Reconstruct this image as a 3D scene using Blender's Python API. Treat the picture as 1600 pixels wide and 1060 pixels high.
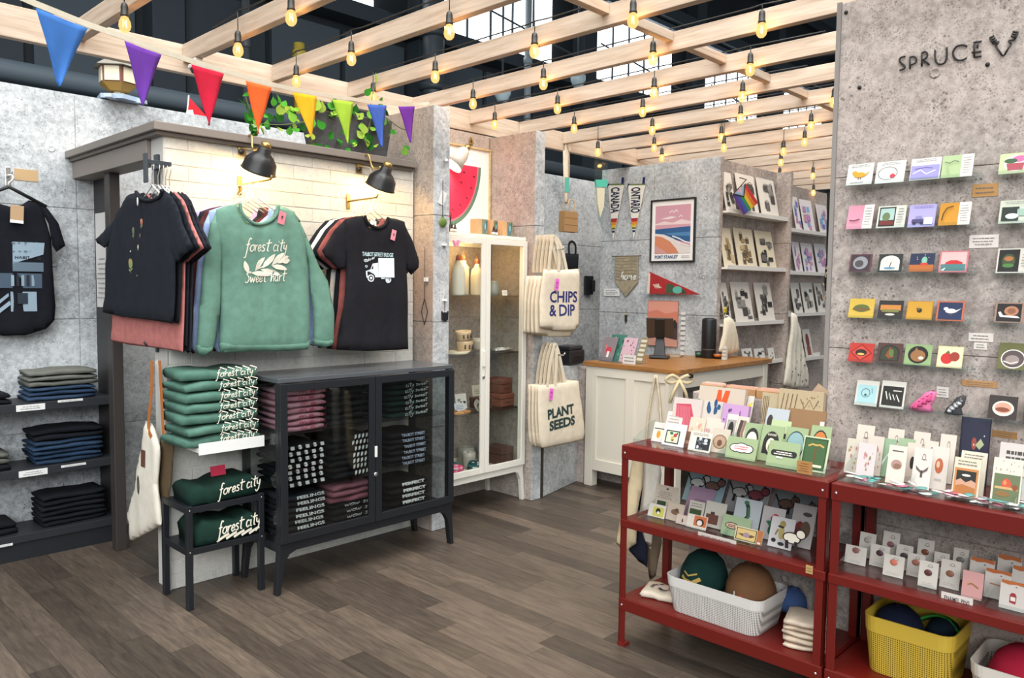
import bpy, bmesh, math, random
import numpy as np
from mathutils import Vector, Matrix, noise
random.seed(7)
for o in list(bpy.data.objects): bpy.data.objects.remove(o, do_unlink=True)
SC = bpy.context.scene
COL = SC.collection
R = math.radians
# ------------------------------------------------------------------ camera
CF, CH = 1224.8, 1.425                    # focal length in pixels of the 1600 px frame, eye height
_y, _p, _r = R(44.11), R(3.777), R(-0.6745)
_f = Vector((math.cos(_y)*math.cos(_p), math.sin(_y)*math.cos(_p), -math.sin(_p)))
_r0 = Vector((math.sin(_y), -math.cos(_y), 0)); _d0 = _f.cross(_r0)
_rt = _r0*math.cos(_r) + _d0*math.sin(_r); _dn = -_r0*math.sin(_r) + _d0*math.cos(_r)
CAM = Vector((0, 0, CH))
cam = bpy.data.objects.new('camera', bpy.data.cameras.new('camera')); COL.objects.link(cam)
cam.matrix_world = Matrix(((_rt.x, -_dn.x, -_f.x, 0), (_rt.y, -_dn.y, -_f.y, 0), (_rt.z, -_dn.z, -_f.z, CH), (0, 0, 0, 1)))
cam.data.sensor_width = 36; cam.data.lens = CF*36/1600; cam.data.clip_start = .05; cam.data.clip_end = 200
SC.camera = cam
def ray(u, v): return _rt*((u-800)/CF) + _dn*((v-530)/CF) + _f
def onx(u, v, x): d = ray(u, v); return CAM + d*(x/d.x)      # point of the plane x = const seen at pixel u, v
def ony(u, v, y): d = ray(u, v); return CAM + d*(y/d.y)
def onz(u, v, z=0): d = ray(u, v); return CAM + d*((z-CH)/d.z)
# ------------------------------------------------------------------ light
W = bpy.data.worlds.new('hall_daylight'); SC.world = W; W.use_nodes = True
W.node_tree.nodes['Background'].inputs[0].default_value = (.86, .93, 1, 1)
W.node_tree.nodes['Background'].inputs[1].default_value = .27
def area(name, loc, size, power, col, target=None):
    l = bpy.data.lights.new(name, 'AREA'); l.shape = 'RECTANGLE'; l.size, l.size_y = size; l.energy = power; l.color = col
    o = bpy.data.objects.new(name, l); COL.objects.link(o); o.location = loc
    if target: o.rotation_euler = (Vector(target)-Vector(loc)).to_track_quat('-Z', 'Y').to_euler()
    return o
area('overhead_fill_aisle', (.2, 1.2, 5.6), (6, 5), 400, (.95, .98, 1), (1.6, 2.8, 0))  # added soft light from above; stands for no visible skylight
area('overhead_fill_shop', (4.6, 1.6, 5.8), (7, 4), 250, (1, .95, .89))  # second added overhead light, warm, to brighten the sign wall side
area('fill_behind_camera', (-4.5, -4.2, 4.2), (8, 3), 520, (.96, .98, 1), (2.2, 2.6, .8))  # unseen frontal light added behind the camera to lift the lower walls
VS = SC.view_settings
VS.view_transform = 'Standard'; VS.look = 'None'; VS.exposure = .45; VS.gamma = 1; VS.use_curve_mapping = False
# ------------------------------------------------------------------ materials
def lin(h):
    c = [int(h[i:i+2], 16)/255 for i in (0, 2, 4)]
    return [x/12.92 if x <= .04045 else ((x+.055)/1.055)**2.4 for x in c] + [1]
MATS = {}
def newmat(key):
    m = bpy.data.materials.new(key); m.use_nodes = True; nt = m.node_tree
    return m, nt, nt.nodes['Principled BSDF']
def node(nt, t, **kw):
    n = nt.nodes.new(t)
    for k, v in kw.items():
        if k.startswith('i_'): n.inputs[k[2:].replace('_', ' ')].default_value = v
        else: setattr(n, k, v)
    return n
def paint(h, rough=.6, metal=0, spec=.5):
    k = ('paint', h, rough, metal)
    if k not in MATS:
        m, nt, b = newmat('paint_'+h)
        b.inputs['Base Color'].default_value = lin(h); b.inputs['Roughness'].default_value = rough; b.inputs['Metallic'].default_value = metal
        MATS[k] = m
    return MATS[k]
def ramp(nt, stops):
    r = nt.nodes.new('ShaderNodeValToRGB'); e = r.color_ramp.elements
    while len(e) < len(stops): e.new(.5)
    for i, (p, c) in enumerate(stops): e[i].position = p; e[i].color = lin(c) if isinstance(c, str) else c
    return r
def bump(nt, b, src, strength, dist=.01):
    n = node(nt, 'ShaderNodeBump'); n.inputs['Strength'].default_value = strength; n.inputs['Distance'].default_value = dist
    nt.links.new(src, n.inputs['Height']); nt.links.new(n.outputs[0], b.inputs['Normal'])
def cloth(h, var=.16, weave=900):
    k = ('cloth', h)
    if k not in MATS:
        m, nt, b = newmat('cloth_'+h); L = nt.links
        tc = node(nt, 'ShaderNodeTexCoord'); c = lin(h)
        n1 = node(nt, 'ShaderNodeTexNoise', i_Scale=26, i_Detail=5); L.new(tc.outputs['Object'], n1.inputs['Vector'])
        r = ramp(nt, [(.25, [x*(1-var) for x in c[:3]]+[1]), (.75, [min(1, x*(1+var)) for x in c[:3]]+[1])])
        L.new(n1.outputs[0], r.inputs[0]); L.new(r.outputs[0], b.inputs['Base Color'])
        n2 = node(nt, 'ShaderNodeTexNoise', i_Scale=weave, i_Detail=1); L.new(tc.outputs['Object'], n2.inputs['Vector'])
        bump(nt, b, n2.outputs[0], .25, .002); b.inputs['Roughness'].default_value = .95; b.inputs['Specular IOR Level'].default_value = .2
        MATS[k] = m
    return MATS[k]
def wood(key, cols, scale=(1, 14, 14), rough=.6, rnd=.0, grain=6, knots=True):
    if key in MATS: return MATS[key]
    m, nt, b = newmat(key); L = nt.links
    tc = node(nt, 'ShaderNodeTexCoord'); mp = node(nt, 'ShaderNodeMapping'); mp.inputs['Scale'].default_value = scale
    oi = node(nt, 'ShaderNodeObjectInfo'); add = node(nt, 'ShaderNodeVectorMath', operation='MULTIPLY_ADD')
    L.new(tc.outputs['Object'], mp.inputs[0])
    L.new(oi.outputs['Random'], add.inputs[0]); add.inputs[1].default_value = (37, 21, 11); L.new(mp.outputs[0], add.inputs[2])
    n = node(nt, 'ShaderNodeTexNoise', i_Scale=grain, i_Detail=6, i_Roughness=.65, i_Distortion=.5); L.new(add.outputs[0], n.inputs['Vector'])
    r = ramp(nt, [(.3, cols[0]), (.5, cols[1]), (.72, cols[2])]); L.new(n.outputs[0], r.inputs[0])
    hs = node(nt, 'ShaderNodeHueSaturation'); L.new(r.outputs[0], hs.inputs['Color'])
    ma = node(nt, 'ShaderNodeMath', operation='MULTIPLY_ADD'); L.new(oi.outputs['Random'], ma.inputs[0]); ma.inputs[1].default_value = rnd; ma.inputs[2].default_value = 1-rnd/2
    L.new(ma.outputs[0], hs.inputs['Value']); L.new(hs.outputs[0], b.inputs['Base Color'])
    bump(nt, b, n.outputs[0], .2, .003); b.inputs['Roughness'].default_value = rough
    MATS[key] = m; return m
def concrete(key, lo, hi, pit=1.0, tan=.25):
    if key in MATS: return MATS[key]
    m, nt, b = newmat(key); L = nt.links
    ge = node(nt, 'ShaderNodeNewGeometry'); P = ge.outputs['Position']
    n1 = node(nt, 'ShaderNodeTexNoise', i_Scale=2.2, i_Detail=7, i_Roughness=.68); L.new(P, n1.inputs['Vector'])
    n2 = node(nt, 'ShaderNodeTexNoise', i_Scale=38, i_Detail=4, i_Roughness=.75); L.new(P, n2.inputs['Vector'])
    mx = node(nt, 'ShaderNodeMix', data_type='FLOAT'); mx.inputs[0].default_value = .45; L.new(n1.outputs[0], mx.inputs[2]); L.new(n2.outputs[0], mx.inputs[3])
    r = ramp(nt, [(.38, lo), (.60, hi)]); L.new(mx.outputs[0], r.inputs[0])
    n3 = node(nt, 'ShaderNodeTexNoise', i_Scale=1.1, i_Detail=3); L.new(P, n3.inputs['Vector'])
    rt = ramp(nt, [(.52, (0, 0, 0, 1)), (.72, (tan, tan, tan, 1))]); L.new(n3.outputs[0], rt.inputs[0])
    mc = node(nt, 'ShaderNodeMix', data_type='RGBA', blend_type='MIX'); L.new(rt.outputs[0], mc.inputs[0]); L.new(r.outputs[0], mc.inputs[6]); mc.inputs[7].default_value = lin('a98a78')
    v = node(nt, 'ShaderNodeTexVoronoi', i_Scale=46); L.new(P, v.inputs['Vector'])
    nb = node(nt, 'ShaderNodeTexNoise', i_Scale=9, i_Detail=3); L.new(P, nb.inputs['Vector'])
    ms = node(nt, 'ShaderNodeMath', operation='MULTIPLY_ADD'); L.new(nb.outputs[0], ms.inputs[0]); ms.inputs[1].default_value = -.55*pit; 
    L.new(v.outputs['Distance'], ms.inputs[2])
    rp = ramp(nt, [(.0, (1, 1, 1, 1)), (.03, (0, 0, 0, 1))])
    ms2 = node(nt, 'ShaderNodeMath', operation='ADD'); L.new(ms.outputs[0], ms2.inputs[0]); ms2.inputs[1].default_value = .19
    L.new(ms2.outputs[0], rp.inputs[0])
    md = node(nt, 'ShaderNodeMix', data_type='RGBA', blend_type='MIX'); mf = node(nt, 'ShaderNodeMath', operation='MULTIPLY'); mf.inputs[1].default_value = .62
    L.new(rp.outputs[0], mf.inputs[0]); L.new(mf.outputs[0], md.inputs[0]); L.new(mc.outputs[2], md.inputs[6]); md.inputs[7].default_value = lin('4a4542')
    v2 = node(nt, 'ShaderNodeTexVoronoi', i_Scale=115); L.new(P, v2.inputs['Vector'])
    nb2 = node(nt, 'ShaderNodeTexNoise', i_Scale=14, i_Detail=4); L.new(P, nb2.inputs['Vector'])
    m3 = node(nt, 'ShaderNodeMath', operation='MULTIPLY_ADD'); L.new(nb2.outputs[0], m3.inputs[0]); m3.inputs[1].default_value = -.9*pit; L.new(v2.outputs['Distance'], m3.inputs[2])
    rp2 = ramp(nt, [(0, (.42, .42, .42, 1)), (.05, (0, 0, 0, 1))]); m4 = node(nt, 'ShaderNodeMath', operation='ADD'); m4.inputs[1].default_value = .24; L.new(m3.outputs[0], m4.inputs[0]); L.new(m4.outputs[0], rp2.inputs[0])
    me_ = node(nt, 'ShaderNodeMix', data_type='RGBA', blend_type='MIX'); L.new(rp2.outputs[0], me_.inputs[0]); L.new(md.outputs[2], me_.inputs[6]); me_.inputs[7].default_value = lin('57524e')
    L.new(me_.outputs[2], b.inputs['Base Color']); bump(nt, b, ms2.outputs[0], .15, .004)
    b.inputs['Roughness'].default_value = .75; MATS[key] = m; return m
def glass(key='clear_glass', tint=(1, 1, 1), gloss=1.0):
    if key in MATS: return MATS[key]
    m = bpy.data.materials.new(key); m.use_nodes = True; nt = m.node_tree; nt.nodes.clear(); L = nt.links
    out = node(nt, 'ShaderNodeOutputMaterial'); mix = node(nt, 'ShaderNodeMixShader'); tr = node(nt, 'ShaderNodeBsdfTransparent'); gl = node(nt, 'ShaderNodeBsdfGlossy')
    tr.inputs[0].default_value = (*tint, 1); gl.inputs['Roughness'].default_value = .04; gl.inputs[0].default_value = (gloss, gloss, gloss, 1)
    lw = node(nt, 'ShaderNodeLayerWeight'); lw.inputs[0].default_value = .35
    pw = node(nt, 'ShaderNodeMath', operation='POWER'); pw.inputs[1].default_value = 3.5; ml = node(nt, 'ShaderNodeMath', operation='MULTIPLY_ADD'); ml.inputs[1].default_value = .6; ml.inputs[2].default_value = .025
    L.new(lw.outputs['Facing'], pw.inputs[0]); L.new(pw.outputs[0], ml.inputs[0])
    L.new(ml.outputs[0], mix.inputs[0]); L.new(tr.outputs[0], mix.inputs[1]); L.new(gl.outputs[0], mix.inputs[2]); L.new(mix.outputs[0], out.inputs[0])
    MATS[key] = m; return m
def glow(key, h, s):
    if key in MATS: return MATS[key]
    m, nt, b = newmat(key); b.inputs['Base Color'].default_value = lin(h); b.inputs['Emission Color'].default_value = lin(h); b.inputs['Emission Strength'].default_value = s
    MATS[key] = m; return m
# ------------------------------------------------------------------ mesh builder
class MB:
    def __init__(s): s.v = []; s.f = []; s.m = []; s.s = []; s.mats = []; s.M = Matrix()
    def mi(s, mat):
        if mat not in s.mats: s.mats.append(mat)
        return s.mats.index(mat)
    def add(s, vs, fs, mat=None, smooth=False):
        b = len(s.v); k = s.mi(mat)
        s.v += [tuple(s.M @ Vector(v)) for v in vs]
        for f in fs: s.f.append(tuple(b+i for i in f)); s.m.append(k); s.s.append(smooth)
        return s
    def box(s, a, b, mat=None):
        (x0, y0, z0), (x1, y1, z1) = a, b
        vs = [(x, y, z) for z in (z0, z1) for y in (y0, y1) for x in (x0, x1)]
        return s.add(vs, [(0, 2, 3, 1), (4, 5, 7, 6), (0, 1, 5, 4), (2, 6, 7, 3), (0, 4, 6, 2), (1, 3, 7, 5)], mat)
    def prism(s, pts, d0, d1, mat=None, ax='y', smooth=False):      # outline in the two other axes, extruded along ax
        n = len(pts); g = {'y': lambda p, d: (p[0], d, p[1]), 'z': lambda p, d: (p[0], p[1], d), 'x': lambda p, d: (d, p[0], p[1])}[ax]
        vs = [g(p, d0) for p in pts] + [g(p, d1) for p in pts]
        return s.add(vs, [tuple(range(n))[::-1], tuple(range(n, 2*n))] + [(i, (i+1) % n, n+(i+1) % n, n+i) for i in range(n)], mat, smooth)
    def lathe(s, prof, n=16, mat=None, c=(0, 0, 0), smooth=True):
        vs = []; fs = []
        for r, z in prof:
            for i in range(n): a = 2*math.pi*i/n; vs.append((c[0]+r*math.cos(a), c[1]+r*math.sin(a), c[2]+z))
        for j in range(len(prof)-1):
            for i in range(n): fs.append((j*n+i, j*n+(i+1) % n, (j+1)*n+(i+1) % n, (j+1)*n+i))
        if prof[0][0] > 1e-5: fs.append(tuple(range(n))[::-1])
        if prof[-1][0] > 1e-5: fs.append(tuple((len(prof)-1)*n+i for i in range(n)))
        return s.add(vs, fs, mat, smooth)
    def tube(s, pts, r, n=6, mat=None, smooth=True, close=False):
        pts = [Vector(p) for p in pts]; vs = []; fs = []; k = len(pts); up = None
        for i, p in enumerate(pts):
            t = ((pts[(i+1) % k] if close or i < k-1 else p) - (pts[i-1] if close or i > 0 else p)).normalized()
            if up is None: up = t.orthogonal().normalized()
            up = (up - t*up.dot(t)); up = up.normalized() if up.length > 1e-6 else t.orthogonal().normalized()
            w = t.cross(up); rr = r[i] if isinstance(r, (list, tuple)) else r
            for j in range(n): a = 2*math.pi*j/n; vs.append(p + (up*math.cos(a)+w*math.sin(a))*rr)
        for i in range(k if close else k-1):
            for j in range(n): a, b = i*n, ((i+1) % k)*n; fs.append((a+j, a+(j+1) % n, b+(j+1) % n, b+j))
        if not close: fs += [tuple(range(n))[::-1], tuple((k-1)*n+j for j in range(n))]
        return s.add(vs, fs, mat, smooth)
    def grid(s, fn, nu, nv, mat=None, smooth=True, thick=None):      # fn(u, v) -> point
        vs = [fn(i/nu, j/nv) for j in range(nv+1) for i in range(nu+1)]
        fs = [(j*(nu+1)+i, j*(nu+1)+i+1, (j+1)*(nu+1)+i+1, (j+1)*(nu+1)+i) for j in range(nv) for i in range(nu)]
        return s.add(vs, fs, mat, smooth)
    def mesh(s, name):
        me = bpy.data.meshes.new(name); me.from_pydata(s.v, [], s.f)
        for m in s.mats: me.materials.append(m or paint('808080'))
        me.polygons.foreach_set('material_index', s.m); me.polygons.foreach_set('use_smooth', s.s); me.update(); return me
def obj(name, mb, parent=None, loc=(0, 0, 0), rot=(0, 0, 0), bevel=0, solid=0, label=None, kind=None):
    me = mb.mesh(name) if isinstance(mb, MB) else mb
    o = bpy.data.objects.new(name, me); COL.objects.link(o); o.parent = parent; o.location = loc; o.rotation_euler = rot
    if solid: md = o.modifiers.new('thickness', 'SOLIDIFY'); md.thickness = solid; md.offset = 0
    if bevel: md = o.modifiers.new('bevel', 'BEVEL'); md.width = bevel; md.segments = 2; md.limit_method = 'ANGLE'; md.angle_limit = R(40)
    if label: o['label'] = label
    if kind: o['kind'] = kind
    return o
LABELS = {}
def tag(o, label, cat, group=None):
    o['label'] = label; o['category'] = cat
    if group: o['group'] = group
    if label in LABELS and not group: print('DUPLICATE LABEL', label, o.name)
    n = len(label.split())
    if not 4 <= n <= 16: print('LABEL LENGTH', n, label)
    LABELS[label] = o.name
    return o
def thing(name, label, cat, loc=(0, 0, 0), rz=0, group=None, rot=None):
    o = bpy.data.objects.new(name, None); COL.objects.link(o); o.empty_display_size = .05
    o.location = loc; o.rotation_euler = rot or (0, 0, R(rz)); return tag(o, label, cat, group)
def single(name, label, cat, mb, loc=(0, 0, 0), rz=0, group=None, rot=None, **kw):
    return tag(obj(name, mb, None, loc, rot or (0, 0, R(rz)), **kw), label, cat, group)
def box(a, b, mat): return MB().box(a, b, mat)
ORD = ['topmost', 'second', 'third', 'fourth', 'fifth', 'sixth', 'seventh', 'eighth', 'ninth', 'tenth', 'eleventh', 'twelfth']
NTH = ['first']+ORD[1:]
# flat print: list of shapes in a unit square (u right, v up), mapped by fn(u, v, lift)
_txt = {}
def text_mesh(s, bold=0):
    k = (s, bold)
    if k not in _txt:
        c = bpy.data.curves.new('t', 'FONT'); c.body = s; c.align_x = 'CENTER'; c.align_y = 'CENTER'; c.offset = bold; c.resolution_u = 3
        o = bpy.data.objects.new('t', c); COL.objects.link(o); bpy.context.view_layer.update()
        me = bpy.data.meshes.new_from_object(o)
        vs = [v.co.copy() for v in me.vertices]; fs = [tuple(p.vertices) for p in me.polygons]
        bpy.data.objects.remove(o); bpy.data.curves.remove(c); bpy.data.meshes.remove(me)
        xs = [v.x for v in vs] or [0]; ys = [v.y for v in vs] or [0]
        cx, cy = (max(xs)+min(xs))/2, (max(ys)+min(ys))/2; w = max(max(xs)-min(xs), 1e-3); h = max(max(ys)-min(ys), 1e-3)
        _txt[k] = ([((v.x-cx)/w, (v.y-cy)/h) for v in vs], fs)
    return _txt[k]
def ribbon(pts, w):
    out = []; P = [Vector((p[0], p[1])) for p in pts]
    for i, p in enumerate(P):
        t = (P[min(i+1, len(P)-1)]-P[max(i-1, 0)]); t = t.normalized() if t.length > 1e-9 else Vector((1, 0))
        ww = w[i] if isinstance(w, (list, tuple)) else w
        out.append((p + Vector((-t.y, t.x))*ww/2, p - Vector((-t.y, t.x))*ww/2))
    return out
def dm(h, k=.9): return ''.join('%02x' % int(int(h[i:i+2], 16)*k) for i in (0, 2, 4))
def pmat(c): return paint(dm(c, .95), .7) if isinstance(c, str) else c
def draw(mb, shapes, fn, asp=1, lift=.0006):
    for i, s in enumerate(shapes):
        k = s[0]; z = lift*(1+i*.35); m = pmat(s[-1])
        if k == 'r': x0, y0, x1, y1 = s[1:5]; mb.add([fn(x0, y0, z), fn(x1, y0, z), fn(x1, y1, z), fn(x0, y1, z)], [(0, 1, 2, 3)], m)
        elif k == 'e':
            cx, cy, rx, ry = s[1:5]; n = 18
            mb.add([fn(cx+rx*math.cos(2*math.pi*j/n), cy+ry*math.sin(2*math.pi*j/n), z) for j in range(n)], [tuple(range(n))], m)
        elif k == 'o':                                     # ring
            cx, cy, rx, ry, w = s[1:6]; n = 24; vs = []
            for q in (1, 1-w): vs += [fn(cx+rx*q*math.cos(2*math.pi*j/n), cy+ry*q*math.sin(2*math.pi*j/n), z) for j in range(n)]
            mb.add(vs, [(j, (j+1) % n, n+(j+1) % n, n+j) for j in range(n)], m)
        elif k == 'p': mb.add([fn(u, v, z) for u, v in s[1]], [tuple(range(len(s[1])))], m)
        elif k == 'l':
            rb = ribbon([(u*asp, v) for u, v in s[1]], s[2]); vs = []
            for a, b in rb: vs += [fn(a.x/asp, a.y, z), fn(b.x/asp, b.y, z)]
            mb.add(vs, [(2*j, 2*j+1, 2*j+3, 2*j+2) for j in range(len(rb)-1)], m)
        elif k == 't':                                     # text, cx, cy, w, h, bold
            vs, fs = text_mesh(s[1], s[6]); cx, cy, w, h = s[2:6]; rot = s[7] if len(s) > 8 else 0
            cr, sr = math.cos(rot), math.sin(rot); out = []
            for x, y in vs:
                X, Y = x*w*asp, y*h; out.append(fn(cx+(X*cr-Y*sr)/asp, cy+X*sr+Y*cr, z))
            mb.add(out, fs, m)
    return mb
def lines(x0, x1, y0, y1, n, c, seed=0, th=.35):           # rows of small print
    r = random.Random(seed); out = []
    for i in range(n):
        y = y1-(y1-y0)*(i+.5)/n; h = (y1-y0)/n*th; a = x0+(x1-x0)*r.random()*.18; b = x1-(x1-x0)*r.random()*.18
        x = a
        while x < b: w = (x1-x0)*(.06+.14*r.random()); out.append(('r', x, y-h/2, min(x+w, b), y+h/2, c)); x += w+(x1-x0)*.03
    return out
def flat(w, h, y=0): return lambda u, v, z: ((u-.5)*w, y-z, v*h)
def smooth_path(pts, k=4):
    P = [Vector(p) for p in pts]; out = []
    for i in range(len(P)-1):
        a, b, c, d = P[max(i-1, 0)], P[i], P[i+1], P[min(i+2, len(P)-1)]
        for j in range(k):
            t = j/k; out.append(.5*((2*b)+(c-a)*t+(2*a-5*b+4*c-d)*t*t+(3*b-a-3*c+d)*t**3))
    return out+[P[-1]]
# soft body grown from an outline in x-z: front -y, back +y
def puff(outline, thick, cell=.03, fold=None, mat=None, back=1.0, rimk=.035, mb=None):
    bm = bmesh.new(); vs = [bm.verts.new((x, 0, z)) for x, z in outline]; bm.faces.new(vs)
    xs = [p[0] for p in outline]; zs = [p[1] for p in outline]
    for lo, hi, ax in ((min(xs), max(xs), 0), (min(zs), max(zs), 2)):
        k = lo+cell*.5
        while k < hi-cell*.3:
            no = [0, 0, 0]; no[ax] = 1; co = [0, 0, 0]; co[ax] = k
            bmesh.ops.bisect_plane(bm, geom=bm.verts[:]+bm.edges[:]+bm.faces[:], plane_co=co, plane_no=no); k += cell
    bmesh.ops.remove_doubles(bm, verts=bm.verts, dist=1e-5)
    A = np.array(outline); B = np.roll(A, -1, 0)
    P = np.array([(v.co.x, v.co.z) for v in bm.verts]); d = B-A; L = (d**2).sum(1)+1e-12
    t = np.clip(((P[:, None]-A[None])*d[None]).sum(2)/L, 0, 1); dist = np.sqrt((((A[None]+t[..., None]*d[None])-P[:, None])**2).sum(2)).min(1)
    bm.verts.index_update(); rim = {v.index for v in bm.verts if v.is_boundary}
    n = len(bm.verts); V = []; idx = {}
    for v in bm.verts:
        q = math.sqrt(min(1, dist[v.index]/rimk)); f = fold(v.co.x, v.co.z) if fold else 0
        V.append((v.co.x, -thick*q/2+f, v.co.z))
    for v in bm.verts:
        if v.index in rim: idx[v.index] = v.index
        else:
            q = math.sqrt(min(1, dist[v.index]/rimk)); f = fold(v.co.x, v.co.z) if fold else 0
            idx[v.index] = len(V); V.append((v.co.x, thick*back*q/2+f, v.co.z))
    F = []
    for f in bm.faces:
        k = [v.index for v in f.verts]
        F.append(tuple(k)); F.append(tuple(idx[i] for i in k[::-1]))
    bm.normal_update(); bm.faces.ensure_lookup_table(); flip = bm.faces[0].normal.y > 0 if len(bm.faces) else False
    if flip: F = [f[::-1] for f in F]
    bm.free(); mb = mb or MB(); mb.add(V, F, mat, True); return mb
# ================================================================== THE SETTING
CONC = concrete('concrete_cool_lit', '83878a', 'd0d4d4', 1.0, .12)  # cool daylight on these walls is put into the concrete colour
CONW = concrete('concrete_warm_lit', '877c75', 'c9bdb4', 1.1, .3)  # same concrete with the warm light of the right side tinted in
CONT = concrete('concrete_tan', '8a8078', 'c0b5aa', 1.1, .7)
PINE = wood('pine_whitewashed', ('a9927c', 'bda994', 'ccbca9'), (14, .9, 14), .6, .08, 3)
PINEX = wood('pine_whitewashed_x', ('a9927c', 'bda994', 'ccbca9'), (.9, 14, 14), .6, .08, 3)
DARK = paint('1d2328', .8); DARK2 = paint('2e373e', .75); DARK3 = paint('414c54', .7)
def panels(par, ax, c, sg, a0, a1, z0, z1, mat, cols=None, rows=(0, .61, 1.22, 1.83, 3), proud=.006, gap=.0025, ties=True):
    # thin cast panels with recessed joints on the plane ax = c, facing sg
    cs = [a0]+[k for k in (cols or []) if a0+.03 < k < a1-.03]+[a1]; zs = [z0]+[k for k in rows if z0+.03 < k < z1-.03]+[z1]
    for i in range(len(cs)-1):
        for j in range(len(zs)-1):
            lo, hi = sorted((c, c+sg*proud))
            A = (cs[i]+gap, cs[i+1]-gap)
            mb = box((lo, A[0], zs[j]+gap), (hi, A[1], zs[j+1]-gap), mat) if ax == 'x' else box((A[0], lo, zs[j]+gap), (A[1], hi, zs[j+1]-gap), mat)
            obj('panel', mb, par, bevel=.0015)
    # tie holes
    for j in range(len(zs)-1 if ties else 0):
        for i in range(len(cs)-1):
            for a in (cs[i]+.12, cs[i+1]-.12):
                zz = (zs[j]+zs[j+1])/2
                if cs[i+1]-cs[i] < .5 or zs[j+1]-zs[j] < .4: continue
                m = MB(); p = (c+sg*(proud-.002), a, zz) if ax == 'x' else (a, c+sg*(proud-.002), zz)
                m.M = Matrix.Translation(p) @ (Matrix.Rotation(R(90)*sg, 4, 'Y') if ax == 'x' else Matrix.Rotation(R(-90)*sg, 4, 'X'))
                m.lathe([(.016, -.001), (.019, .003), (.013, .0035), (.012, .0022), (0, .0022)], 14, mat); obj('tie_hole', m, par)
def wall(name, mb, **kw): return obj(name, mb, None, kind='structure', **kw)
TOP = 2.445
# floor: vinyl planks, 0.1 m strips running away to the left
PL = wood('plank_vinyl', ('423a32', '54493f', '65594c'), (20, 2.2, 1), .45, .85, 3)
fl = wall('floor', box((-3, -3, -.06), (14, 14, -.0035), paint('3a342f', .6)))
rp = random.Random(3); cand = []
w = .108
for i in range(int(9/w)):
    x = -1.5+i*w; y = -2.2-rp.random()*.9
    while y < 7:
        L = rp.choice((.55, .62, .75, .9, 1.1)); cand.append((x, y, L)); y += L
def seen(x, y):
    d = Vector((x, y, 0))-CAM; q = d.dot(_f)
    if q < .3: return False
    return -60 < d.dot(_rt)/q*CF+800 < 1660 and 600 < d.dot(_dn)/q*CF+530 < 1130
near = []; far = MB()
for c in cand:
    x, y, L = c
    vis = any(seen(x+w/2, y+L*t) for t in (0, .25, .5, .75, 1)) and (y+L/2 < 4.7) and x < 5.3 and not (x > 3.0 and y+L < 1.6) and not (y > 3.65 and 1.6 < x < 3.8)
    (near if vis else [None]).append(c)
near.sort(key=lambda c: (c[0]+w/2)**2+(c[1]+c[2]/2)**2)
pick = set(near[:300])
meshes = {}
for c in cand:
    x, y, L = c
    if c in pick:
        if L not in meshes: meshes[L] = box((.0006, .0006, -.004), (w-.0006, L-.0006, 0), PL).mesh('plank')
        obj('plank', meshes[L], fl, (x, y, 0))
    elif -.5 < x < 8 and -1.2 < y < 5.2: far.box((x+.0006, y+.0006, -.004), (x+w-.0006, y+L-.0006, 0), PL)
obj('plank_field', far, fl, kind='stuff')
# back wall behind the shelves and the second nook
YB = 4.78
wb = wall('wall_back', box((-1.2, YB+.006, 0), (7.4, YB+.09, 2.455), CONC))
panels(wb, 'y', YB+.006, -1, -1.2, 7.4, 0, 2.455, CONC, [.1, 1.46, 2.6, 3.9, 5.1])
# white brick wall
YK, XK0, XK1, ZK = 3.605, 1.464, 2.885, 2.10
BRK = concrete('white_brick', 'c4c3bb', 'e0ded5', .75, .06)
bw = wall('wall_brick', box((XK0, YK+.005, 0), (XK1, YK+.13, ZK), paint('d6d5cf', .85)))
rb = random.Random(5); bh = ZK/30; bx = {}
for j in range(30):
    x = XK0-(0.108 if j % 2 else 0)
    while x < XK1-.005:
        a, b = max(x+.002, XK0), min(x+.214, XK1); dd = rb.choice((0, .0008, .0016))
        if b-a > .012: obj('brick', box((a, YK+.002-dd, j*bh+.002), (b, YK+.006, (j+1)*bh-.002), BRK), bw, bevel=.0015)
        x += .216
obj('end_board', box((XK0-.004, YK+.002, 0), (XK0+.004, YK+.135, ZK), paint('c9c6c0', .7)), bw)
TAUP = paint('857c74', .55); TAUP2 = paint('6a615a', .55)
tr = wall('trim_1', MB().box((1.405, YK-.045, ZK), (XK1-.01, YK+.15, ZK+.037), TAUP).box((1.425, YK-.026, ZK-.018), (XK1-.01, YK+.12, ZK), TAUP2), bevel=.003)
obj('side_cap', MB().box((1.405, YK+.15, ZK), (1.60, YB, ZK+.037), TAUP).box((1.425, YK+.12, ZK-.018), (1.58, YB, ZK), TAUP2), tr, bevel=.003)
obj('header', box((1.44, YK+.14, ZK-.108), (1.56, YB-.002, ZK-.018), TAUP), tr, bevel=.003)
BRN = paint('3b3532', .5)
pst = wall('trim_2', box((1.476, 4.335, 0), (1.53, 4.40, ZK-.108), BRN), bevel=.003)
obj('strip', box((1.49, 4.40, 0), (1.525, 4.44, ZK-.108), paint('57575a', .4)), pst)
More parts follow.
